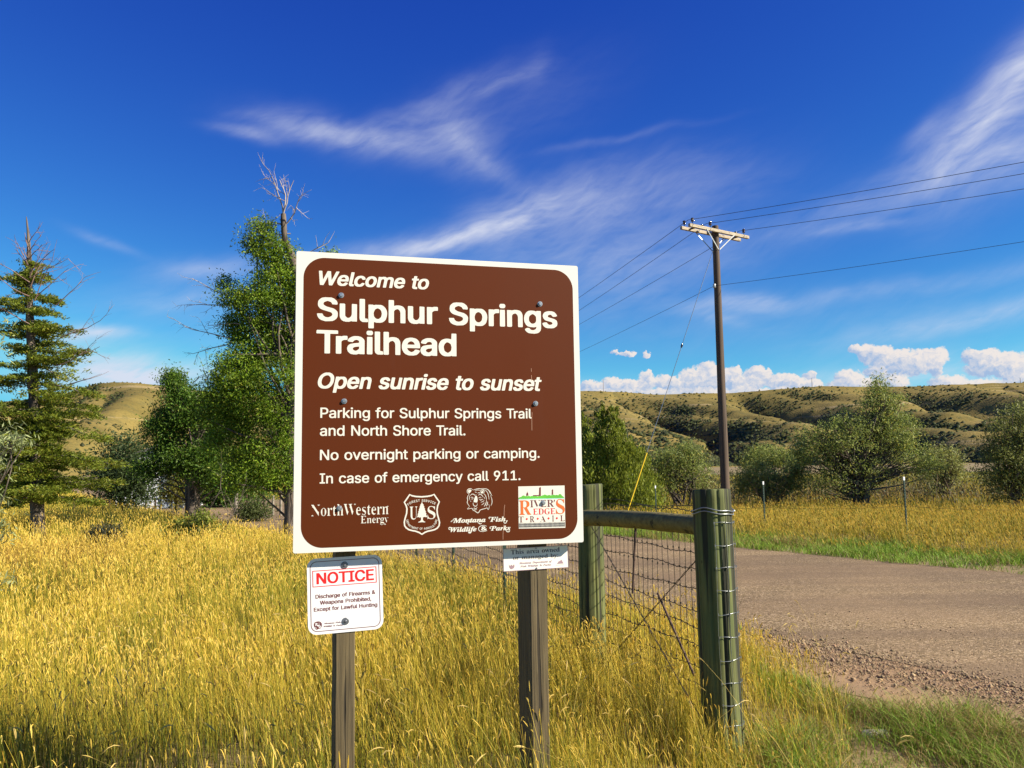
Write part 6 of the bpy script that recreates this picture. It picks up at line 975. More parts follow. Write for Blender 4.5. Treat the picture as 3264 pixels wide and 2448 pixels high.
def round_post(p, rad, h, seed, tilt=(0, 0)):
    rr = np.random.default_rng(seed); n = 44; k = 100; V = []
    a = np.linspace(0, 2 * math.pi, k, endpoint=False)
    cr = [(rr.uniform(0, 6.28), rr.uniform(.02, .045), rr.uniform(.006, .016)) for _ in range(16)]
    prof = 1 + 0.012 * np.sin(3 * a + seed) + 0.008 * np.sin(5 * a)
    for c_, w_, d_ in cr: prof = prof - d_ / rad * np.exp(-(((a - c_ + math.pi) % (2 * math.pi) - math.pi) / w_) ** 2)
    zs = np.r_[np.linspace(-0.3, h - 0.006, n), h]
    for i, z in enumerate(zs):
        r_ = rad * (1.02 - 0.05 * z / h) * (0.955 if i == n else 1); w = 1 + 0.006 * np.sin(z * 9 + a * 2 + seed)
        V += [(p[0] + tilt[0] * z + r_ * prof[j] * w[j] * math.cos(a[j]), p[1] + tilt[1] * z + r_ * prof[j] * w[j] * math.sin(a[j]), z + (0.006 * math.sin(a[j] + seed) if i >= n - 1 else 0)) for j in range(k)]
    m = MB(); F = [(i * k + j, i * k + (j + 1) % k, (i + 1) * k + (j + 1) % k, (i + 1) * k + j) for i in range(n) for j in range(k)]
    m.add(V, F, True); c = len(V); m.add(V[n * k:] + [(p[0] + tilt[0] * h, p[1] + tilt[1] * h, h + .002)], [(j, (j + 1) % k, k) for j in range(k)])
    return m
RA, RB_, HA, HB_ = 0.108, 0.098, 1.462, 1.462
cpost = round_post(pA, RA, HA, 3, (-0.012, 0)).build('wooden_post', GREENWOOD, fence)
bpost = round_post(pB, RB_, HB_, 8).build('wooden_post', GREENWOOD, fence)
# the doubled wire at the top of the corner post, and the fence wire wrapped round its lit side
def ring(c, rad, a0, a1, zf, k=24):
    return [(c[0] - 0.012 * zf(q) + rad * math.cos(q), c[1] + rad * math.sin(q), zf(q)) for q in np.linspace(a0, a1, k)]
m = MB()
for off in (0.0, 0.018):
    m.tube(ring(pA, RA + .004, R(-186), R(8), lambda q: 1.353 - off + 0.010 * math.sin(q * 2.2) + 0.004 * math.sin(q * 5)), 0.0032, 6)
m.tube(ring(pA, RA + .005, R(-200), R(-180), lambda q: 1.344), 0.0032, 6); m.tube([(pA[0] + .096, pA[1] + .01, 1.353), (pA[0] + .105, pA[1] - .012, 1.345), (pA[0] + .096, pA[1] - .01, 1.336)], 0.0032, 6)
m.build('wire_loop', GALV, cpost)
m = MB(); zr = [1.285, 1.165, 1.045, 0.925, 0.80, 0.68, 0.56, 0.44, 0.33, 0.22]
for z in zr:
    m.tube(ring(pA, RA + .0035, R(-102), R(40), lambda q: z + 0.004 * math.sin(q * 4 + z * 30)), 0.0016, 5)
for q in (-100, -67, -40, -14):
    m.tube([(pA[0] - .012 * z + (RA + .005) * math.cos(R(q + 2 * math.sin(z * 7))), pA[1] + (RA + .005) * math.sin(R(q + 2 * math.sin(z * 7))), z) for z in np.linspace(1.29, 0.12, 30)], 0.0012, 5)
    for z in zr: m.tube([(pA[0] - .012 * z + (RA + .006) * math.cos(R(q)), pA[1] + (RA + .006) * math.sin(R(q)), z + dz) for dz in (-.006, .006)], 0.0028, 5)
m.build('wire_wrap', GALV, cpost)
# rail
a3 = np.array([pA[0], pA[1], 1.245]); b3 = np.array([pB[0], pB[1], 1.185]); a3 = at(1540, 1138, 4.79); b3 = at(1262, 1118, 6.36)
u = (b3 - a3) / np.linalg.norm(b3 - a3); n = 14; P = [a3 + (b3 - a3) * t_ + np.array([0, 0, 0.010 * math.sin(3.1 * t_)]) for t_ in np.linspace(0.0, 1.0, n)]
m = MB(); m.tube(P, 0.0575 + 0.0012 * np.sin(np.arange(n) * 1.7), 20, True, 0.02, fr_); m.build('rail', RAILWOOD, fence)
# woven wire between the posts and on towards the far steel posts
side = np.array([0.953, 0.303, 0])              # the road side
def fpt(t_, z): return pA + (pB - pA) * t_ + side * 0.085 + np.array([0, 0, z])
def woven(t0, t1, step, rad, rows):
    m = MB(); L = np.linalg.norm(pB - pA)
    n = max(2, int((t1 - t0) * L / step)); ts = np.linspace(t0, t1, n + 1)
    for j, z in enumerate(rows):
        fine_ = np.linspace(t0, t1, n * 2 + 1)
        m.tube([fpt(q, z + 0.006 * math.sin(q * 23 + j) + 0.0035 * (-1) ** i + 0.012 * math.sin(q * 3.1 + j * 2)) for i, q in enumerate(fine_)], rad * 1.25, 4, False)
    for i, q in enumerate(ts):
        m.tube([fpt(q + 0.004 * math.sin(z * 9 + i), z) for z in np.linspace(rows[0], rows[-1], 9)], rad * 0.8, 4, False)
        for z in rows[1:]:
            z2 = z + 0.006 * math.sin(q * 23); m.tube([fpt(q, z2 - .006), fpt(q, z2 + .006)], rad * 2.1, 4, False)
    return m
rows = [1.315, 1.20, 1.085, 0.973, 0.86, 0.75, 0.64, 0.53, 0.42, 0.31, 0.20]
woven(0.0, 1.02, 0.072, 0.0024, rows).build('woven_wire', WIRE, fence)
woven(1.02, 6.2, 0.080, 0.0026, [z - 0.02 for z in rows]).build('woven_wire', WIRE, fence)
m = MB(); m.tube([fpt(q, 1.345 + 0.012 * math.sin(q * 9)) + side * 0.01 for q in np.linspace(0, 1.05, 24)], 0.0026, 5, False)
m.build('top_wire', WIRE, fence)
def twisted(p, q, rad=0.0032, sag=0.0):
    m = MB(); n = 60; u = (q - p) / np.linalg.norm(q - p); s1 = np.cross(u, [0, 0, 1]); s1 /= np.linalg.norm(s1); s2 = np.cross(u, s1)
    for ph in (0, math.pi):
        m.tube([p + (q - p) * t_ + 0.0035 * (s1 * math.cos(t_ * 60 + ph) + s2 * math.sin(t_ * 60 + ph)) - np.array([0, 0, sag * 4 * t_ * (1 - t_)]) for t_ in np.linspace(0, 1, n)], rad * .8, 4, False)
    return m
twisted(at(1277, 1136, 6.30), at(1512, 1550, 4.75)).build('brace_wire', WIRE, fence)
twisted(at(1510, 1203, 4.80), at(1290, 1452, 6.30)).build('brace_wire', WIRE, fence)
def rod(p, q, rad):
    m = MB(); n = 70; m.tube([p + (q - p) * t_ for t_ in np.linspace(0, 1, n)], [rad * (1 + 0.16 * (i % 2)) for i in range(n)], 8); return m
rod(at(1373, 1128, 5.62), at(1366.7, 1282, 5.62), 0.0068).build('twist_rod', RUST, fence)
rod(at(1420.7, 1280.7, 5.32), at(1500, 1460, 4.98), 0.0068).build('twist_rod', RUST, fence)
def t_post(p, h, parent, tip=True, rot=0.0, s=1.0, green=TGREEN):
    c, s_ = math.cos(rot), math.sin(rot); ax = (np.array([c, s_, 0]), np.array([-s_, c, 0]), np.array([0, 0, 1.0]))
    m = MB(); w, d, t_ = .0175 * s, .035 * s, .0045 * s
    m.prism([(-w, 0), (w, 0), (w, t_), (t_ * .6, t_), (t_ * .6, d), (-t_ * .6, d), (-t_ * .6, t_), (-w, t_)], p, ax, -0.3, h - (0.075 if tip else 0))
    for z in np.arange(0.2, h - 0.15, 0.055): m.box(p, ax, (-.006 * s, -.006 * s, z), (.006 * s, 0, z + .02))
    o = m.build('steel_post', green, parent)
    if tip:
        m = MB(); m.prism([(-w, 0), (w, 0), (w, t_), (t_ * .6, t_), (t_ * .6, d), (-t_ * .6, d), (-t_ * .6, t_), (-w, t_)], p, ax, h - 0.075, h); m.build('post_tip', TWHITE, o)
    return o
for t_ in (2.36, 3.60, 4.95):
    t_post(pA + (pB - pA) * t_ + side * 0.06, 1.38, fence, False, 0.3)
# far fence beyond the road
ff = [at(1417, 1090, 24.0), at(1651, 1090, 20.5), at(1957, 1100, 18.2), at(2290, 1100, 16.6)]
ffence = thing('wire_fence', (ff[1][0], ff[1][1], 0), 'low wire fence with slim white tipped steel posts beyond the road', 'fence')
tops = []
for p, py in zip(ff, (1049, 1040, 1030, 1030)):
    h = at(0, py, p[1])[2] if False else CAMH + ray(p[0] / p[1] * FPX / PXS + 1106, py)[2] * p[1]
    p = np.array([p[0], p[1], 0]); t_post(p, h, ffence, True, 0.4, 1.05); tops.append((p, h))
for dz in (0.30, 0.62):
    m = MB()
    for (p, h), (q, g) in zip(tops[:-1], tops[1:]):
        m.tube([p + (q - p) * t_ + np.array([0, 0, (h - dz) * (1 - t_) + (g - dz) * t_ - 0.05 * 4 * t_ * (1 - t_)]) for t_ in np.linspace(0, 1, 8)], 0.0028, 4, False)
    m.build('strand', WIRE, ffence)
# old fence along the back of the field, left
bk = thing('wire_fence', tuple(at(340, 1100, 30) * [1, 1, 0]), 'old wire fence with dark posts under the trees at the back of the field', 'fence')
GREYW = plain('grey_fence_wood', (0.22, 0.19, 0.15), 0.9, 0.3)
pts_ = []
for px_, top, Y, wd in ((160, 1080, 31, 0), (237, 1076, 31, 0), (315, 1074, 31, 0), (336, 1078, 31, 0), (413, 1080, 31, 0), (510, 1062, 31, .07), (533, 1068, 31, 0), (570, 1066, 30.5, 0), (590, 1070, 30.5, .045), (607, 1066, 30, .05), (640, 1068, 29, 0)):
    p = at(px_, top, Y); h = p[2]; p = np.array([p[0], p[1], 0]); pts_.append((p, h))
    if wd: m = MB(); m.tube([p + [0, 0, z] for z in np.linspace(-.2, h, 6)], wd, 8, True, 0.06, fr_); m.build('wooden_post', GREYW, bk)
    else: t_post(p, h, bk, False, 0.2, 1.7, RUST)
for z in (0.35, 0.62, 0.85):
    m = MB(); m.tube([p + np.array([0, 0, min(z, h - .03)]) for p, h in pts_], 0.004, 4, False); m.build('strand', WIRE, bk)

# ------------------------------------------------------------------ utility pole and its lines
POLEW = wood('creosoted_pole', (0.045, 0.028, 0.018), (0.115, 0.078, 0.050), (0.015, 0.010, 0.008), (16, 16, 0.35), (9, 9, 0.14), 0.60)
ARMW = wood('bleached_crossarm', (0.26, 0.215, 0.15), (0.46, 0.39, 0.28), (0.06, 0.05, 0.035), (5, 5, 30), (5, 5, 24), 0.62)
STEEL = plain('pole_hardware', (0.42, 0.42, 0.40), 0.45, 0.2, 20, 0.6); PORC = plain('dark_porcelain', (0.035, 0.022, 0.020), 0.12, 0.2, 20, 0, 0.9)
PYEL = plain('yellow_guard', (0.66, 0.45, 0.015), 0.45, 0.08); CABLE = plain('dark_cable', (0.045, 0.05, 0.06), 0.5)
PY = 24.6
pt = at(1545, 494, PY); pb = at(1567, 1060, PY); pb0 = pb + (pb - pt) / (pt[2] - pb[2]) * pb[2]
pole = thing('utility_pole', (pb0[0], pb0[1], 0), 'tall brown wooden utility pole with a double crossarm beyond the road', 'utility pole')
zt = pt[2]; pdir = (pt - pb0) / zt
def pole_at(z): return pb0 + pdir * z
m = MB(); zs = np.linspace(-0.3, zt + .08, 30); m.tube([pole_at(z) for z in zs], 0.135 - 0.040 * zs / zt, 20, True, 0.015, fr_); m.build('pole', POLEW, pole)
ca = np.array([0.84, 0.54, -0.012]); ca /= np.linalg.norm(ca); cb = np.array([0.54, -0.84, 0]); cz = np.array([0, 0, 1.0])
LA = 1.23
ac = pole_at(zt - 0.12)
for sgn in (1, -1):
    o = ac + cb * sgn * 0.165
    m = MB(); m.prism([(-.042, -.048), (.042, -.048), (.042, .036), (.028, .047), (-.028, .047), (-.042, .036)], o, (cb, cz, ca), -LA, LA); arm = m.build('crossarm', ARMW, pole)
    for d in (-1, 1):
        m = MB(); p0 = o + ca * d * 0.58 - cz * .03 + cb * sgn * .055; p1 = pole_at(zt - 0.66) + cb * sgn * 0.12 + ca * d * 0.02
        w = np.array([0, 0, .02]); e = np.cross(p1 - p0, cb * sgn); e /= np.linalg.norm(e)
        m.add([p0 + e * .015, p0 - e * .015, p1 - e * .015, p1 + e * .015] + [q + cb * sgn * .006 for q in (p0 + e * .015, p0 - e * .015, p1 - e * .015, p1 + e * .015)], [(0, 1, 2, 3), (7, 6, 5, 4), (0, 4, 5, 1), (1, 5, 6, 2), (2, 6, 7, 3), (3, 7, 4, 0)])
        m.build('brace', STEEL, pole)
    for d in (-1.10, -0.38, 1.04):
        p = o + ca * d + cz * .047
        m = MB(); zz_ = [0, .05, .07, .075, .10, .11, .135, .145, .17, .185]; rr = [.012, .012, .012, .045, .050, .036, .036, .048, .044, .02]
        m.tube([p + cz * z for z in zz_], rr, 12); m.build('insulator', PORC, pole)
m = MB(); m.tube([pole_at(zt - 1.75) - ca * .13 + cz * z for z in (-.06, -.03, 0, .03, .06)], [.03, .05, .035, .05, .03], 10); m.build('insulator', STEEL, pole)
for d in (-0.9, 0.9):
    m = MB(); m.box(ac + ca * d, (ca, cb, cz), (-.02, -.2, -.02), (.02, .2, .02)); m.build('spacer_bolt', RUST, pole)
# guy wire: anchored in the grass to the left, yellow guard on its lower end
g0 = pole_at(zt - 0.62) - ca * .10; g1 = np.array([*at(1346, 1100, 23.6)[:2], 0.0])
m = MB(); m.tube([g0 + (g1 - g0) * t_ for t_ in np.linspace(0, 1, 12)], 0.009, 5, False); guy = m.build('guy_wire', GALV, pole)
gk = (960 - 545) / (1108 - 545)
m = MB(); m.tube([g0 + (g1 - g0) * t_ for t_ in np.linspace(0.755, 0.985, 6)], 0.021, 8); m.build('guy_guard', PYEL, guy)
m = MB(); m.tube([g0 + (g1 - g0) * t_ for t_ in (.36, .365, .372, .378)], [.01, .03, .03, .01], 8); m.build('guy_strain', PORC, guy)
# lines: right towards the camera side, left away down the valley
def line(label, pL, pC, pR, sagL=0.9, sagR=0.7, rad=0.0075):
    P = [pL + (pC - pL) * t_ - cz * sagL * 4 * t_ * (1 - t_) for t_ in np.linspace(0, 1, 26)] + [pC + (pR - pC) * t_ - cz * sagR * 4 * t_ * (1 - t_) for t_ in np.linspace(0, 1, 26)][1:]
    m = MB(); m.tube(P, rad, 5, False); o = m.build('power_line', CABLE); tag(o, label, 'power line', 'lines on the utility pole'); return o
def span(p, xe, ye, dr, sag, far=32.0):         # carry a line from p towards direction dr so that it passes the seen point (xe, ye)
    t_ = None; r_ = ray(xe, ye)
    k = (p[1] * r_[0] - p[0]) / (dr[0] - dr[1] * r_[0]); q = p + np.array([dr[0], dr[1], 0]) * k; q[2] = CAMH + r_[2] * q[1]
    f = k / far; zend = p[2] + (q[2] - p[2] + sag * 4 * f * (1 - f)) / f
    e = p + np.array([dr[0], dr[1], 0]) * far; e[2] = zend; return e
dR = np.array([0.81, -0.586]); dL = np.array([-0.22, 0.975])
ctr = {d: ac + ca * d + cz * .21 for d in (-1.10, -0.38, 1.04)}
for lab, d, (xr, yr), (xl, yl) in (('upper overhead line from the left end of the crossarm', -1.10, (2212, 350), (1255, 640)), ('middle overhead line from beside the pole top on the crossarm', -0.38, (2212, 375), (1255, 668)), ('lower overhead line from the right end of the crossarm', 1.04, (2212, 408), (1258, 697))):
    p = ctr[d]; line(lab, span(p, xl, yl, dL, 0.6, 70.0), p, span(p, xr, yr, dR, 0.5), 0.6, 0.5)
p = pole_at(zt - 1.75) - ca * .13
line('thin neutral line fixed low on the utility pole below the crossarm', span(p, 1258, 757, dL, 0.6, 70.0), p, span(p, 2212, 522, dR, 0.5), 0.6, 0.5, 0.006)
# far masts on the hill line
for i, (x, y0, y1, lab) in enumerate(((1303.5, 838, 820, 'tiny thin mast on the far skyline over the first low cloud'), (1754.5, 838, 816, 'tiny thin mast on the far skyline right of the utility pole'), (1913, 834, 818, 'tiny thin mast on the far skyline above the tallest bush'), (2205, 836, 816, 'tiny thin mast on the far skyline at the right edge'))):
    Yd = 1065.0; p = at(x, y0, Yd); q = at(x, y1, Yd); zb = float(hill_h(p[0], np.array(Yd)))
    m = MB(); m.tube([(p[0], Yd, zb - 1), (p[0], Yd, (zb + q[2]) / 2), (p[0], Yd, q[2])], [.42, .36, .25], 6); tag(m.build('radio_mast', plain('mast_steel', (0.25, 0.22, 0.22), 0.6) if i == 0 else bpy.data.materials['mast_steel']), lab, 'mast', 'masts on the skyline')
# ------------------------------------------------------------------ trees and bushes
BARK = wood('bark', (0.060, 0.046, 0.034), (0.165, 0.130, 0.098), (0.022, 0.016, 0.012), (14, 14, 3.0), (9, 9, 1.6), 0.56, 0.95)
PALEB = plain('bare_dead_wood', (0.36, 0.31, 0.27), 0.85, 0.3, 8)
REDB = plain('bare_fir_wood', (0.20, 0.125, 0.10), 0.85, 0.35, 8)
def unit(v): return v / (np.linalg.norm(v, axis=-1, keepdims=True) + 1e-9)
class Tree:
    def __init__(s, name, base, label, cat, seed, group=None):
        s.t = thing(name, base, label, cat, group); s.b = np.asarray(base, float); s.r = np.random.default_rng(seed); s.V = []; s.C = []; s.wood = MB(); s.bare = MB()
    def leaves(s, P, L, W, col, up=0.3, axis=None, sp=1.0):
        n = len(P); r = s.r
        d = r.normal(0, 1, (n, 3)); d[:, 2] += up
        if axis is not None: d = axis + d * 0.55 * sp
        d = unit(d); q = unit(np.cross(d, r.normal(0, 1, (n, 3))))
        l = L * r.uniform(0.6, 1.3, (n, 1)); w = W * r.uniform(0.7, 1.25, (n, 1))
        s.V.append(np.stack([P - d * l * .5, P + q * w * .5 + d * l * .05, P + d * l * .5, P - q * w * .5 + d * l * .05], 1)); s.C.append(np.repeat(col[:, None, :], 4, 1))
    def limb(s, p, q, r0, r1, bend=0.12, k=6, n=7, mb=None, droop=0.0):
        t_ = np.linspace(0, 1, n)[:, None]; L = np.linalg.norm(q - p); off = s.r.normal(0, bend * L, 3) * [1, 1, .5]
        P = p + (q - p) * t_ + off * (4 * t_ * (1 - t_)) * .6 + np.array([0, 0, -droop * L]) * t_ ** 2 + s.r.normal(0, bend * L * .06, (n, 3)) * (t_ > 0) * (t_ < 1)
        (mb or s.wood).tube(P, np.linspace(r0, r1, n), k, False); return P
    def clumps(s, ell, Y, n, rc, leafn, L, W, pal, spread=1.0, up=0.3, trunk=None, limbs=0, lr=0.035, shell=0.45, var=0.45):
        """ell: crown lobes (x, y, rx, ry, weight, depth shift) in survey pixels at depth Y"""
        w = np.array([e[4] for e in ell], float); w /= w.sum(); pm = PXM(Y); k = s.r.choice(len(ell), n, p=w)
        c = np.array([at(e[0], e[1], Y) + np.array([0, e[5], 0]) for e in ell])[k]; rad = np.array([(e[2] / pm, 0.85 * min(e[2], 1.4 * e[3]) / pm, e[3] / pm) for e in ell])[k]
        d = unit(s.r.normal(0, 1, (n, 3))); rr = s.r.uniform(shell ** 3, 1, (n, 1)) ** (1 / 3)
        C = c + d * rad * rr; C[:, 2] = np.maximum(C[:, 2], 0.25)
        tone = s.r.normal(0, 1, (n, 1))
        for i in range(0, n):
            m = max(3, int(leafn * s.r.uniform(0.4, 1.6))); g = s.r.normal(0, 1, (m, 3)); P = C[i] + g * rc * s.r.uniform(0.6, 1.4) * np.array([1, 1, 0.75]) * spread
            u = s.r.random((m, 1)); col = (np.asarray(pal[0]) * (1 - u) + np.asarray(pal[1]) * u) * (1 + var * 0.35 * np.clip(tone[i], -1.8, 1.8)) * s.r.uniform(0.8, 1.2, (m, 1))
            if len(pal) > 2: y_ = s.r.random((m, 1)) < pal[3] * (2.5 if s.r.random() < .2 else .6); col = np.where(y_, np.asarray(pal[2]) * s.r.uniform(.7, 1.2, (m, 1)), col)
            s.leaves(P, L, W, np.clip(col, 0.004, 1), up)
        if trunk is not None:
            for i in s.r.choice(n, min(n, limbs), replace=False):
                tt = np.clip((C[i, 2] - s.b[2]) / (trunk[-1][2] - s.b[2]) * s.r.uniform(0.35, 0.8), 0.06, 0.97); j = tt * (len(trunk) - 1); a = int(j); p = trunk[a] + (trunk[min(a + 1, len(trunk) - 1)] - trunk[a]) * (j - a)
                s.limb(p, C[i], lr * s.r.uniform(.5, 1.2), 0.006, 0.10, 5)
        return C
    def trunk(s, pts, r0, r1, k=12, n=24):
        P = smooth(np.array(pts), 6, False); m = len(P); rad = np.linspace(r0, r1, m) * (1 + .06 * np.sin(np.arange(m) * 1.3)); rad[0] *= 1.35; rad[1:3] *= 1.12
        s.wood.tube(P, rad, k, True, 0.05, s.r); return P
    def twig(s, p, d, L, r, depth, mb, k=4, curl=0.25):
        n = 6; P = [p]; d = unit(np.asarray(d, float))
        for i in range(n): d = unit(d + s.r.normal(0, curl * .5, 3)); P.append(P[-1] + d * L / n)
        mb.tube(P, np.linspace(r, r * .35, n + 1), k, False)
        if depth:
            for i in range(2, n + 1):
                if s.r.random() < .85: s.twig(P[i], unit(d + s.r.normal(0, .75, 3)), L * s.r.uniform(.3, .55), r * .5, depth - 1, mb, 3, curl)
    def done(s, foliage_name='crown', wood_name='trunk', bare_mat=None):
        if s.V:
            V = np.concatenate(s.V); np_mesh(foliage_name, V.reshape(-1, 3), np.arange(len(V) * 4).reshape(-1, 4), FOL, s.t, np.concatenate(s.C).reshape(-1, 3))
        if s.wood.v: s.wood.build(wood_name, BARK, s.t)
        if s.bare.v: s.bare.build('dead_branches', bare_mat or PALEB, s.t)
        return s.t
GA = ((0.070, 0.140, 0.008), (0.240, 0.345, 0.024), (0.34, 0.36, 0.05), 0.06)        # ash leaves
GD = ((0.042, 0.105, 0.010), (0.135, 0.225, 0.024), (0.20, 0.23, 0.04), 0.04)        # deeper green
GO = ((0.130, 0.175, 0.036), (0.320, 0.365, 0.090), (0.42, 0.38, 0.07), 0.10)        # russian olive, silvery
GJ = ((0.095, 0.135, 0.014), (0.270, 0.300, 0.034), (0.18, 0.17, 0.03), 0.06)        # juniper
GF = ((0.095, 0.135, 0.012), (0.225, 0.265, 0.028), (0.32, 0.28, 0.04), 0.08)        # fir
# --- tall ash with a dead top, its right half behind the sign
Y = 21.0
T = Tree('ash_tree', at(628, 1128, Y) * [1, 1, 0], 'tall leafy green ash with a bare dead top rising beside the welcome board', 'tree', 101, 'trees at the back of the field')
tp = T.trunk([T.b - [0, 0, .2], at(628, 1040, Y), at(630, 900, Y), at(640, 760, Y), at(645, 640, Y), at(632, 560, Y), at(616, 520, Y), at(612, 462, Y)], 0.17, 0.065)
T.clumps([(590, 620, 50, 60, 2, 0), (560, 730, 66, 60, 2.4, .3), (590, 540, 36, 38, .9, 0), (566, 496, 20, 20, .4, 0), (546, 530, 14, 16, .22, 0), (472, 604, 16, 12, .16, .4), (505, 640, 30, 24, .6, 0), (500, 700, 28, 30, .6, .4), (660, 690, 80, 100, 3, .4), (640, 850, 130, 90, 4, 0), (530, 870, 90, 60, 2.6, 0), (600, 990, 120, 56, 3, 0), (690, 600, 40, 44, 1.0, 0), (715, 546, 10, 9, .07, 0), (498, 790, 40, 30, .9, .6), (480, 950, 60, 50, 1.3, .4), (560, 1030, 90, 30, 1.2, -.4), (610, 590, 40, 40, .9, .2), (520, 810, 56, 60, 1.8, -.2), (478, 870, 44, 56, 1.3, 0), (560, 660, 50, 50, 1.2, -.2)],
         Y, 1400, 0.15, 72, 0.078, 0.030, GA, 1.0, -0.4, tp, 90, .05, .45, .75)
for d, L in (((-.25, .1, 1), 1.15), ((.3, 0, 1), 1.05), ((.75, .1, .55), 0.9), ((-.8, 0, .35), 0.7), ((.55, -.2, .8), .9)):
    T.twig(tp[-1 if d[2] > .6 else -4], d, L, .022, 2, T.bare, 5)
for (x, y, x2, y2) in ((640, 560, 705, 515), (625, 540, 560, 545), (600, 545, 545, 548), (640, 590, 690, 535), (628, 505, 580, 500)): 
    p, q = at(x, y, Y), at(x2, y2, Y); T.twig(p, q - p, np.linalg.norm(q - p), .018, 1, T.bare, 5, .15)
for (x, y, x2, y2) in ((500, 660, 395, 660), (500, 640, 410, 625), (500, 730, 400, 725), (500, 740, 418, 765), (510, 780, 425, 800), (500, 790, 432, 825), (520, 700, 440, 690)):
    p, q = at(x, y, Y), at(x2, y2, Y); T.twig(p, q - p, np.linalg.norm(q - p), .016, 2, T.bare, 4, .18)
T.done()
# --- second, lower leafy tree
Y = 25.0
T = Tree('ash_tree', at(418, 1110, Y) * [1, 1, 0], 'broad dark green leafy tree with a stout trunk left of the tall ash', 'tree', 102, 'trees at the back of the field')
tp = T.trunk([T.b - [0, 0, .2], at(416, 1050, Y), at(420, 980, Y), at(430, 900, Y), at(425, 850, Y)], 0.24, 0.10)
T.clumps([(425, 890, 50, 46, 1.8, 0), (385, 850, 26, 26, .9, 0), (362, 925, 36, 28, 1.0, 0), (345, 962, 26, 18, .5, .4), (460, 900, 56, 60, 1.8, .5), (400, 980, 84, 36, 1.8, 0), (338, 1012, 46, 18, .7, 0), (470, 1010, 90, 40, 1.8, 0), (328, 925, 16, 10, .18, 0), (520, 1040, 80, 26, 1, .5), (374, 818, 12, 12, .2, 0), (350, 890, 16, 12, .25, .3)],
         Y, 850, 0.17, 66, 0.088, 0.034, GD, 1.0, -0.4, tp, 60, .05, .45, .75)
T.done()
# --- bushes and low trees behind, left
def bush(name, label, px_, py, Y, ell, n, rc, ln, L, W, pal, seed, r0=.05, group=None, stems=3, top=None, up=.2, limbs=30, shell=.4):
    b = at(px_, py, Y) * [1, 1, 0]; T = Tree(name, b, label, 'tree' if 'tree' in name or 'olive' in name else 'bush', seed, group)
    C = None
    ys = min(e[1] - e[3] * .3 for e in ell)
    for i in range(stems):
        e = ell[i % len(ell)]; q = at(e[0] + T.r.uniform(-.4, .4) * e[2], e[1] + T.r.uniform(-.3, .4) * e[3], Y) + [0, e[5], 0]
        st = T.limb(b + T.r.normal(0, .12, 3) * [1, 1, 0] - [0, 0, .1], q, r0 * T.r.uniform(.6, 1.2), r0 * .3, .10, 7, 10)
        T.clumps(ell, Y, n // stems, rc, ln, L, W, pal, 1.0, up, list(st), limbs // stems, r0 * .35, shell)
    T.done(); return T
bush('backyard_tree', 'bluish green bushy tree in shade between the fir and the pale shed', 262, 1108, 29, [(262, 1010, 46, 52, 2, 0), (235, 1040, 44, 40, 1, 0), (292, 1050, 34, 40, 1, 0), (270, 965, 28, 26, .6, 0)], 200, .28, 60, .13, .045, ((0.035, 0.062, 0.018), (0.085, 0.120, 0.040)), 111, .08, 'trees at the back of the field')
bush('yellowing_bush', 'yellowish green bush beside the dark trunk behind the shed', 388, 1100, 33, [(388, 1030, 26, 40, 1, 0), (380, 1065, 26, 26, 1, 0)], 90, .25, 50, .13, .05, ((0.11, 0.115, 0.015), (0.20, 0.18, 0.03)), 112, .05)
bush('fence_bush', 'low green bush growing against the old posts right of the stout trunk', 545, 1128, 27, [(545, 1100, 30, 26, 1, 0), (556, 1120, 26, 20, .7, 0)], 60, .20, 50, .09, .035, ((0.06, 0.085, 0.022), (0.125, 0.15, 0.045)), 113, .03)
bush('background_tree', 'dark distant tree filling the gap behind the stout trunk', 470, 1100, 38, [(470, 1040, 70, 50, 1, 0), (520, 1045, 60, 40, 1, 0), (440, 1060, 50, 36, .7, 0)], 170, .4, 55, .17, .06, GD, 114, .12, 'trees at the back of the field')
bush('background_tree', 'distant tree seen left of the fir over the golden field', 10, 1075, 44, [(-10, 1010, 60, 46, 1, 0), (30, 1030, 40, 30, .6, 0), (-80, 1000, 80, 60, 1, 0)], 150, .45, 50, .18, .065, GD, 115, .14, 'trees at the back of the field')
bush('weed_bush', 'leafy yellow green weed standing in the grass in front of the stout trunk', 420, 1165, 17, [(425, 1132, 26, 14, 1, 0), (390, 1140, 16, 14, .6, 0), (440, 1118, 14, 9, .4, 0)], 50, .12, 26, .075, .034, ((0.12, 0.15, 0.022), (0.22, 0.25, 0.04)), 116, .014, None, 4)
bush('sagebrush', 'small dark grey green clump in the grass right of the fir trunk', 225, 1172, 16, [(225, 1150, 22, 15, 1, 0), (205, 1155, 12, 11, .5, 0), (244, 1152, 12, 12, .5, 0)], 50, .09, 40, .10, .014, ((0.040, 0.045, 0.022), (0.085, 0.085, 0.040)), 117, .012, None, 4, None, 2.5)
# bare leaning stems in front of the stout trunk
for i, (x, y, x2, y2, lab) in enumerate(((405, 1150, 470, 1062, 'thin bare leaning stem before the stout trunk'), (468, 1165, 520, 1075, 'bare sapling leaning right beside the old grey posts'))):
    p, q = at(x, y, 19), at(x2, y2, 19); T = Tree('leaning_sapling', p * [1, 1, 0], lab, 'sapling', 130 + i); T.twig(p * [1, 1, 0], q - p * [1, 1, 0], np.linalg.norm(q - p * [1, 1, 0]) * 1.05, .018, 2, T.wood, 5, .10); T.done()
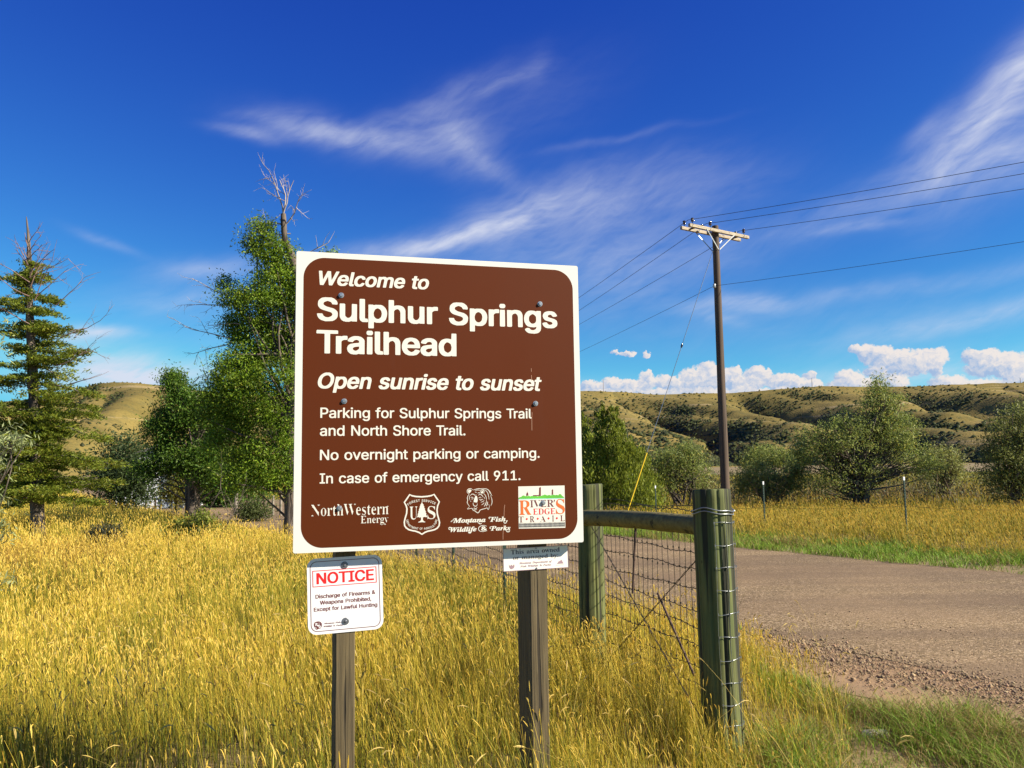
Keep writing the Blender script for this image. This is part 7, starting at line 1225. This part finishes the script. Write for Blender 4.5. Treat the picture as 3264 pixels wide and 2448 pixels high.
# --- the fir at the left edge
Y = 19.0
b = at(82, 1160, Y) * [1, 1, 0]
T = Tree('fir_tree', b, 'tall fir with a bare dead top and layered drooping green branches', 'tree', 141)
tp = T.trunk([b - [0, 0, .2], at(80, 1060, Y), at(75, 900, Y), at(68, 760, Y), at(63, 640, Y), at(63, 560, Y), at(61, 510, Y), at(57, 468, Y)], 0.165, 0.008)
H = tp[-1][2]
def tpt(z):
    i = min(int(np.searchsorted(tp[:, 2], z)), len(tp) - 1); a, c = tp[max(i - 1, 0)], tp[i]; f = (z - a[2]) / (c[2] - a[2] + 1e-9); return a + (c - a) * np.clip(f, 0, 1)
hh = lambda y: at(70, y, Y)[2]
prof_y = [560, 600, 680, 770, 820, 870, 930, 1000, 1060, 1090]; prof_r = [26, 44, 105, 120, 165, 150, 185, 195, 165, 80]
for y in (586, 596, 612, 634, 660, 672, 698, 712, 738, 752, 774, 792, 814, 826, 852, 868, 886, 906, 922, 938, 954, 972, 990, 1006, 1024, 1040, 1056, 1070):
    nb = T.r.integers(3, 5) if y < 870 else T.r.integers(4, 7); rad = np.interp(y, prof_y, prof_r) / PXM(Y); z = hh(y); a0 = T.r.uniform(0, 6.28)
    for j in range(nb):
        a = a0 + j * 6.28 / nb + T.r.normal(0, .35); L = rad * (T.r.uniform(.22, .85) if j else T.r.uniform(.85, 1.05)); a = a if j else T.r.choice([0, 3.14]) + T.r.normal(0, .45)
        if y < 660 and T.r.random() < .35: L *= .5
        p = tpt(z + T.r.normal(0, .06)); d = np.array([math.cos(a), math.sin(a), 0]); n = 9; t_ = np.linspace(0, 1, n)[:, None]
        lift = T.r.uniform(.0, .25) if y < 800 else T.r.uniform(-.12, .12)
        P = p + d * L * t_ + np.array([0, 0, 1.0]) * (lift * L * t_ - .20 * L * t_ ** 2 + .16 * L * np.clip(t_ - .6, 0, 1) ** 1.2)
        P += T.r.normal(0, .02, (n, 3)); T.wood.tube(P, np.linspace(.024 if L > .8 else .014, .005, n), 5, False)
        m = int(16 + 42 * L); dens = 1.0
        u = T.r.uniform(.06, 1, m) ** .85; idx = u * (n - 1); ia = idx.astype(int).clip(0, n - 2); c = P[ia] + (P[ia + 1] - P[ia]) * (idx - ia)[:, None]
        side_ = np.array([-d[1], d[0], 0]); wdt = .10 + .17 * L * np.sin(np.pi * np.clip(u, .1, .97)) ; off = T.r.normal(0, 1, m) * wdt
        c = c + side_ * off[:, None] + np.array([0, 0, 1.0]) * (T.r.normal(.01, .030, m) - .06 * np.abs(off))[:, None]
        k = 13; cc_ = np.repeat(c, k, 0) + T.r.normal(0, .055, (m * k, 3)) * [1, 1, .42]; ax = np.repeat(d * .8 + side_ * np.sign(off)[:, None] * .6 + np.array([0, 0, .25]), k, 0)
        uu = T.r.random((m * k, 1)); tone = np.repeat(T.r.normal(0, 1, (m, 1)), k, 0); col = (np.array(GF[0]) * (1 - uu) + np.array(GF[1]) * uu) * (1 + .22 * np.clip(tone, -1.8, 1.8))
        col = np.where(T.r.random((m * k, 1)) < .07, np.array(GF[2]), col); T.leaves(cc_, .085, .026, np.clip(col, .004, 1), .2, ax)
# dead wood: the bare leader and arched twigs
for (x, y, x2, y2, dp) in ((62, 545, 90, 520, 1), (62, 560, 36, 545, 1), (62, 575, 18, 545, 1), (64, 590, 130, 545, 2), (64, 600, 98, 545, 2), (66, 620, 100, 555, 1), (64, 610, -10, 585, 2), (80, 640, 150, 590, 2), (75, 650, 120, 560, 1), (130, 730, 225, 710, 2), (120, 790, 215, 770, 2), (150, 830, 215, 830, 1), (64, 640, -20, 630, 2), (64, 700, -30, 660, 1), (120, 660, 190, 620, 1), (62, 540, 40, 505, 1), (62, 525, 78, 492, 1), (62, 560, 96, 535, 1), (62, 575, 30, 520, 1), (66, 600, 140, 560, 2)):
    p, q = at(x, y, Y - .4), at(x2, y2, Y - .6); T.twig(p, q - p + [0, 0, .2], np.linalg.norm(q - p), .014, dp, T.bare, 4, .16)
T.done('crown', 'trunk', REDB)
# --- silvery olive reaching in from outside the left edge
Y = 9.0
T = Tree('silver_olive_tree', at(-120, 1330, Y) * [1, 1, 0], 'silvery narrow leaved tree reaching in at the left edge of the field', 'tree', 151)
tp = T.trunk([T.b - [0, 0, .2], at(-120, 1200, Y), at(-105, 1000, Y), at(-100, 800, Y)], .09, .03)
T.clumps([(-22, 745, 22, 34, .5, 0), (-30, 960, 40, 30, .8, 0), (26, 948, 26, 14, .45, 0), (60, 962, 16, 10, .2, 0), (-14, 1080, 26, 30, .5, 0), (2, 1150, 16, 22, .25, 0), (14, 1262, 34, 20, .4, 0), (-110, 900, 70, 120, 3, 0), (-110, 1100, 70, 120, 3, 0), (-2, 1010, 18, 14, .25, 0), (-8, 705, 12, 14, .18, 0)],
         Y, 130, .085, 22, .085, .0155, ((0.22, 0.27, 0.11), (0.40, 0.44, 0.20)), 1.0, -0.3, tp, 90, .012, .2)
T.done()
# --- right: junipers, olives and brush beyond the road
def juniper(label, xb, yb, yt, wpx, Y, seed, n=360):
    b = at(xb, yb, Y) * [1, 1, 0]; T = Tree('juniper', b, label, 'tree', seed, 'junipers behind the fence'); top = at(xb, yt, Y); h = top[2]
    T.trunk([b - [0, 0, .2], (b + (top - b) * .5), top - [0, 0, .3]], .12, .02)
    w = wpx / PXM(Y); P = []
    z = (1 - T.r.random(n) ** .62) ; a = T.r.uniform(0, 6.28, n); f = np.clip(1.10 - z, 0, 1) ** .72 * (1 + .30 * np.sin(a * 3 + seed) + .16 * np.sin(z * 17 + a * 2)); rr = T.r.uniform(.55, 1.05, n) * f * w
    C = np.stack([b[0] + rr * np.cos(a), b[1] + rr * np.sin(a), .15 + z * (h - .25)], 1); C[:, 0] += (top[0] - b[0]) * z
    k = 58; ax = np.repeat(np.stack([np.cos(a) * .5, np.sin(a) * .5, np.full(n, 1.1)], 1), k, 0)
    g = T.r.normal(0, 1, (n * k, 3)) * np.array([.13, .13, .20]) * np.repeat(np.clip(1.15 - z, .25, 1), k)[:, None]
    uu = T.r.random((n * k, 1)); tone = np.repeat(T.r.normal(0, 1, (n, 1)), k, 0); col = (np.array(GJ[0]) * (1 - uu) + np.array(GJ[1]) * uu) * (1 + .25 * np.clip(tone, -1.8, 1.8))
    T.leaves(np.repeat(C, k, 0) + g, .115, .036, np.clip(col, .004, 1), .8, ax); T.done()
juniper('pointed green juniper tree directly right of the welcome board', 1312, 1092, 868, 84, 27, 161, 460)
juniper('juniper half hidden behind the right edge of the welcome board', 1248, 1092, 890, 66, 28.5, 162, 320)
juniper('low broad juniper at the foot of the guy wire', 1370, 1096, 955, 66, 28, 163, 320)
OG = 'olive trees beyond the road'
bush('russian_olive', 'grey green olive tree right of the junipers, behind the yellow guard', 1475, 1092, 31, [(1462, 1000, 52, 34, 2, 0), (1490, 975, 26, 18, .7, 0), (1440, 1030, 40, 34, 1, 0), (1500, 1020, 34, 34, 1, 0), (1420, 1000, 24, 20, .5, 0)], 330, .15, 30, .11, .030, GO, 171, .07, OG, 5, None, .2, 110, .2)
bush('russian_olive', 'low straggly olive bush just left of the utility pole', 1535, 1092, 32, [(1525, 1050, 30, 22, 1, 0), (1500, 1060, 28, 20, .8, 0)], 120, .14, 20, .11, .030, ((0.18, 0.185, 0.05), (0.33, 0.33, 0.10), (0.24, 0.20, 0.08), .2), 172, .04, OG, 5, None, .2, 60, .2)
bush('russian_olive', 'rounded olive bush right of the utility pole behind the white tipped post', 1650, 1092, 30, [(1640, 1030, 40, 36, 1, 0), (1672, 1050, 40, 30, 1, 0), (1612, 1050, 26, 26, .5, 0), (1718, 1035, 24, 34, .8, 0), (1730, 1005, 18, 16, .35, 0)], 300, .15, 30, .11, .030, ((0.16, 0.195, 0.040), (0.32, 0.345, 0.085), (.38, .33, .06), .1), 173, .05, OG, 5, None, .2, 60, .3)
bush('russian_olive', 'pale olive thicket behind the rounded bush right of the pole', 1665, 1075, 40, [(1660, 985, 44, 22, 1, 0), (1700, 1000, 30, 24, .7, 0), (1620, 1000, 26, 18, .5, 0)], 200, .20, 30, .13, .036, GO, 174, .06, OG, 4, None, .2, 40, .3)
bush('russian_olive', 'biggest olive tree with a tall upper tuft standing against the hills', 1855, 1096, 29, [(1835, 960, 80, 60, 3, 0), (1892, 868, 40, 26, 1.2, 0), (1894, 842, 24, 14, .5, 0), (1935, 872, 24, 20, .5, 0), (1850, 915, 66, 36, 1.8, 0), (1765, 960, 50, 46, 2.0, 0), (1930, 925, 50, 40, 1.4, 0), (1915, 945, 52, 60, 1.8, 0), (1850, 1030, 76, 40, 1.8, 0), (1790, 1040, 44, 32, .8, 0), (1725, 985, 26, 28, .5, 0), (1955, 985, 40, 40, 1.1, -.5), (1990, 1000, 34, 34, .8, -.5), (1898, 822, 16, 10, .12, 0)], 850, .15, 30, .11, .030, GO, 175, .11, OG, 7, None, .2, 240, .2)
bush('russian_olive', 'small open olive tree with twisted bare stems right of the biggest one', 2040, 1092, 31, [(2040, 985, 36, 26, 1, 0), (2058, 1015, 26, 26, .7, 0), (2010, 1010, 26, 26, .6, 0), (2030, 1050, 30, 24, .4, 0)], 230, .14, 26, .10, .028, ((0.18, 0.20, 0.05), (0.34, 0.36, 0.11), (.32, .27, .07), .15), 176, .06, OG, 5, None, .2, 70, .25)
bush('russian_olive', 'large shaded olive tree cut off by the right edge', 2205, 1104, 27, [(2190, 925, 60, 44, 2, 0), (2160, 980, 46, 44, 1.4, 0), (2210, 1000, 60, 60, 2.4, 0), (2270, 960, 80, 80, 3, 0), (2185, 1055, 48, 36, 1.2, 0), (2240, 895, 50, 34, 1, 0), (2145, 1030, 30, 24, .4, 0)], 620, .15, 32, .11, .030, ((0.13, 0.150, 0.036), (0.25, 0.275, 0.07), (.2, .18, .04), .08), 177, .11, OG, 6, None, .2, 110, .3)
# brush and dead stems under the olives: one tangled mass
r = np.random.default_rng(191); B = Blades(); n = 5200
X = r.uniform(-2, 27, n); Yb = r.uniform(28.5, 40, n); k = (X > Yb * .06) & (X < Yb * .66) & (r.random(n) < np.clip((fbm(X * .35, Yb * .35, 92) - .34) * 4, 0, 1)); X, Yb = X[k], Yb[k]; n = len(X)
B.ribbons(np.stack([X, Yb], 1), r.uniform(.5, 1.5, n), np.full(n, .018), r.uniform(.1, .9, n), r.uniform(0, 6.28, n), r.uniform(0, 3.14, n), np.linspace(1, .4, 5), lerp((.08, .055, .04), (.16, .11, .075), r.random(n)), lerp((.14, .095, .06), (.30, .22, .11), r.random(n)))
m = 9000; i = r.integers(0, n, m); P = np.stack([X[i] + r.normal(0, .3, m), Yb[i] + r.normal(0, .3, m)], 1)
B.ribbons(P, r.uniform(.06, .12, m), np.full(m, .05), r.uniform(0, 1, m), r.uniform(0, 6.28, m), r.uniform(0, 3.14, m), [.4, 1, .1], *(2 * [lerp((.07, .085, .03), (.17, .16, .06), r.random(m))]), r.uniform(.2, 1.3, (m, 1)) * np.ones((1, 3)))
B.build('brush', 'tangled dry brush and dead stems under the olive trees', 'brush')
# --- pale shed behind the trees
Y = 37.0
sh = at(335, 1095, Y) * [1, 1, 0]
shed = thing('shed', sh, 'pale lap sided shed half hidden in the trees left of the stout trunk', 'shed')
ax = (np.array([.97, .24, 0]), np.array([-.24, .97, 0]), np.array([0, 0, 1.0]))
SID = plain('white_siding', (0.62, 0.64, 0.66), 0.6, 0.10); ROOF = plain('shed_roofing', (0.10, 0.09, 0.085), 0.85, 0.3)
m = MB()
for z in np.arange(0, 1.94, .15): m.box(sh, ax, (-1.6, 0, z), (1.6, 3.4, z + .15)); m.v[-8:-4] = [tuple(np.array(v) - .0 * ax[1]) for v in m.v[-8:-4]]; m.box(sh, ax, (-1.615, -.018, z), (1.615, 0, z + .05))
m.build('wall', SID, shed)
m = MB(); m.prism([(-1.9, 1.88), (0, 2.65), (1.9, 1.88), (1.9, 2.00), (0, 2.79), (-1.9, 2.00)], sh, (ax[0], ax[2], ax[1]), -.25, 3.7); m.build('roof', ROOF, shed)
m = MB(); m.prism([(-1.6, 1.952), (1.6, 1.952), (0, 2.60)], sh, (ax[0], ax[2], ax[1]), 0.01, 3.39); m.build('gable', SID, shed)
m = MB(); m.box(sh, ax, (.25, -.05, .05), (1.15, -.005, 1.85)); door = m.build('door', plain('shed_door', (0.30, 0.34, 0.38), .6), shed)
m = MB(); m.box(sh, ax, (.33, -.09, 1.0), (.37, -.05, 1.1)); m.build('handle', STEEL, door)
m = MB(); m.box(sh, ax, (-1.1, -.045, .9), (-.35, -.019, 1.6)); wdw = m.build('window', plain('shed_window_trim', (0.7, 0.7, 0.68), .5), shed)
m = MB(); m.box(sh, ax, (-1.04, -.055, .96), (-.41, -.046, 1.54)); m.build('pane', plain('shed_glass', (0.03, 0.035, 0.04), .1), wdw)
# --- flat pale stone in the turf
p = at(1893, 1592, 1); d = ray(1893, 1592); p = np.array([0, 0, CAMH]) + d * (-CAMH / d[2]); r = np.random.default_rng(9); m = MB(); k = 12; V = []
for z, s_ in ((-.02, .9), (.02, 1.0), (.035, .8)):
    V += [p + np.array([.085 * s_ * math.cos(q) * (1 + .12 * math.sin(3 * q)), .045 * s_ * math.sin(q) * (1 + .1 * math.sin(2 * q + 1)), z]) for q in np.linspace(0, 6.28, k, endpoint=False)]
m.add(V, [(i * k + j, i * k + (j + 1) % k, (i + 1) * k + (j + 1) % k, (i + 1) * k + j) for i in range(2) for j in range(k)] + [tuple(range(2 * k, 3 * k))], True)
tag(m.build('stone', plain('pale_stone', (0.48, 0.40, 0.32), .9, .25, 20)), 'flat pale stone lying in the turf beside the gravel', 'stone')
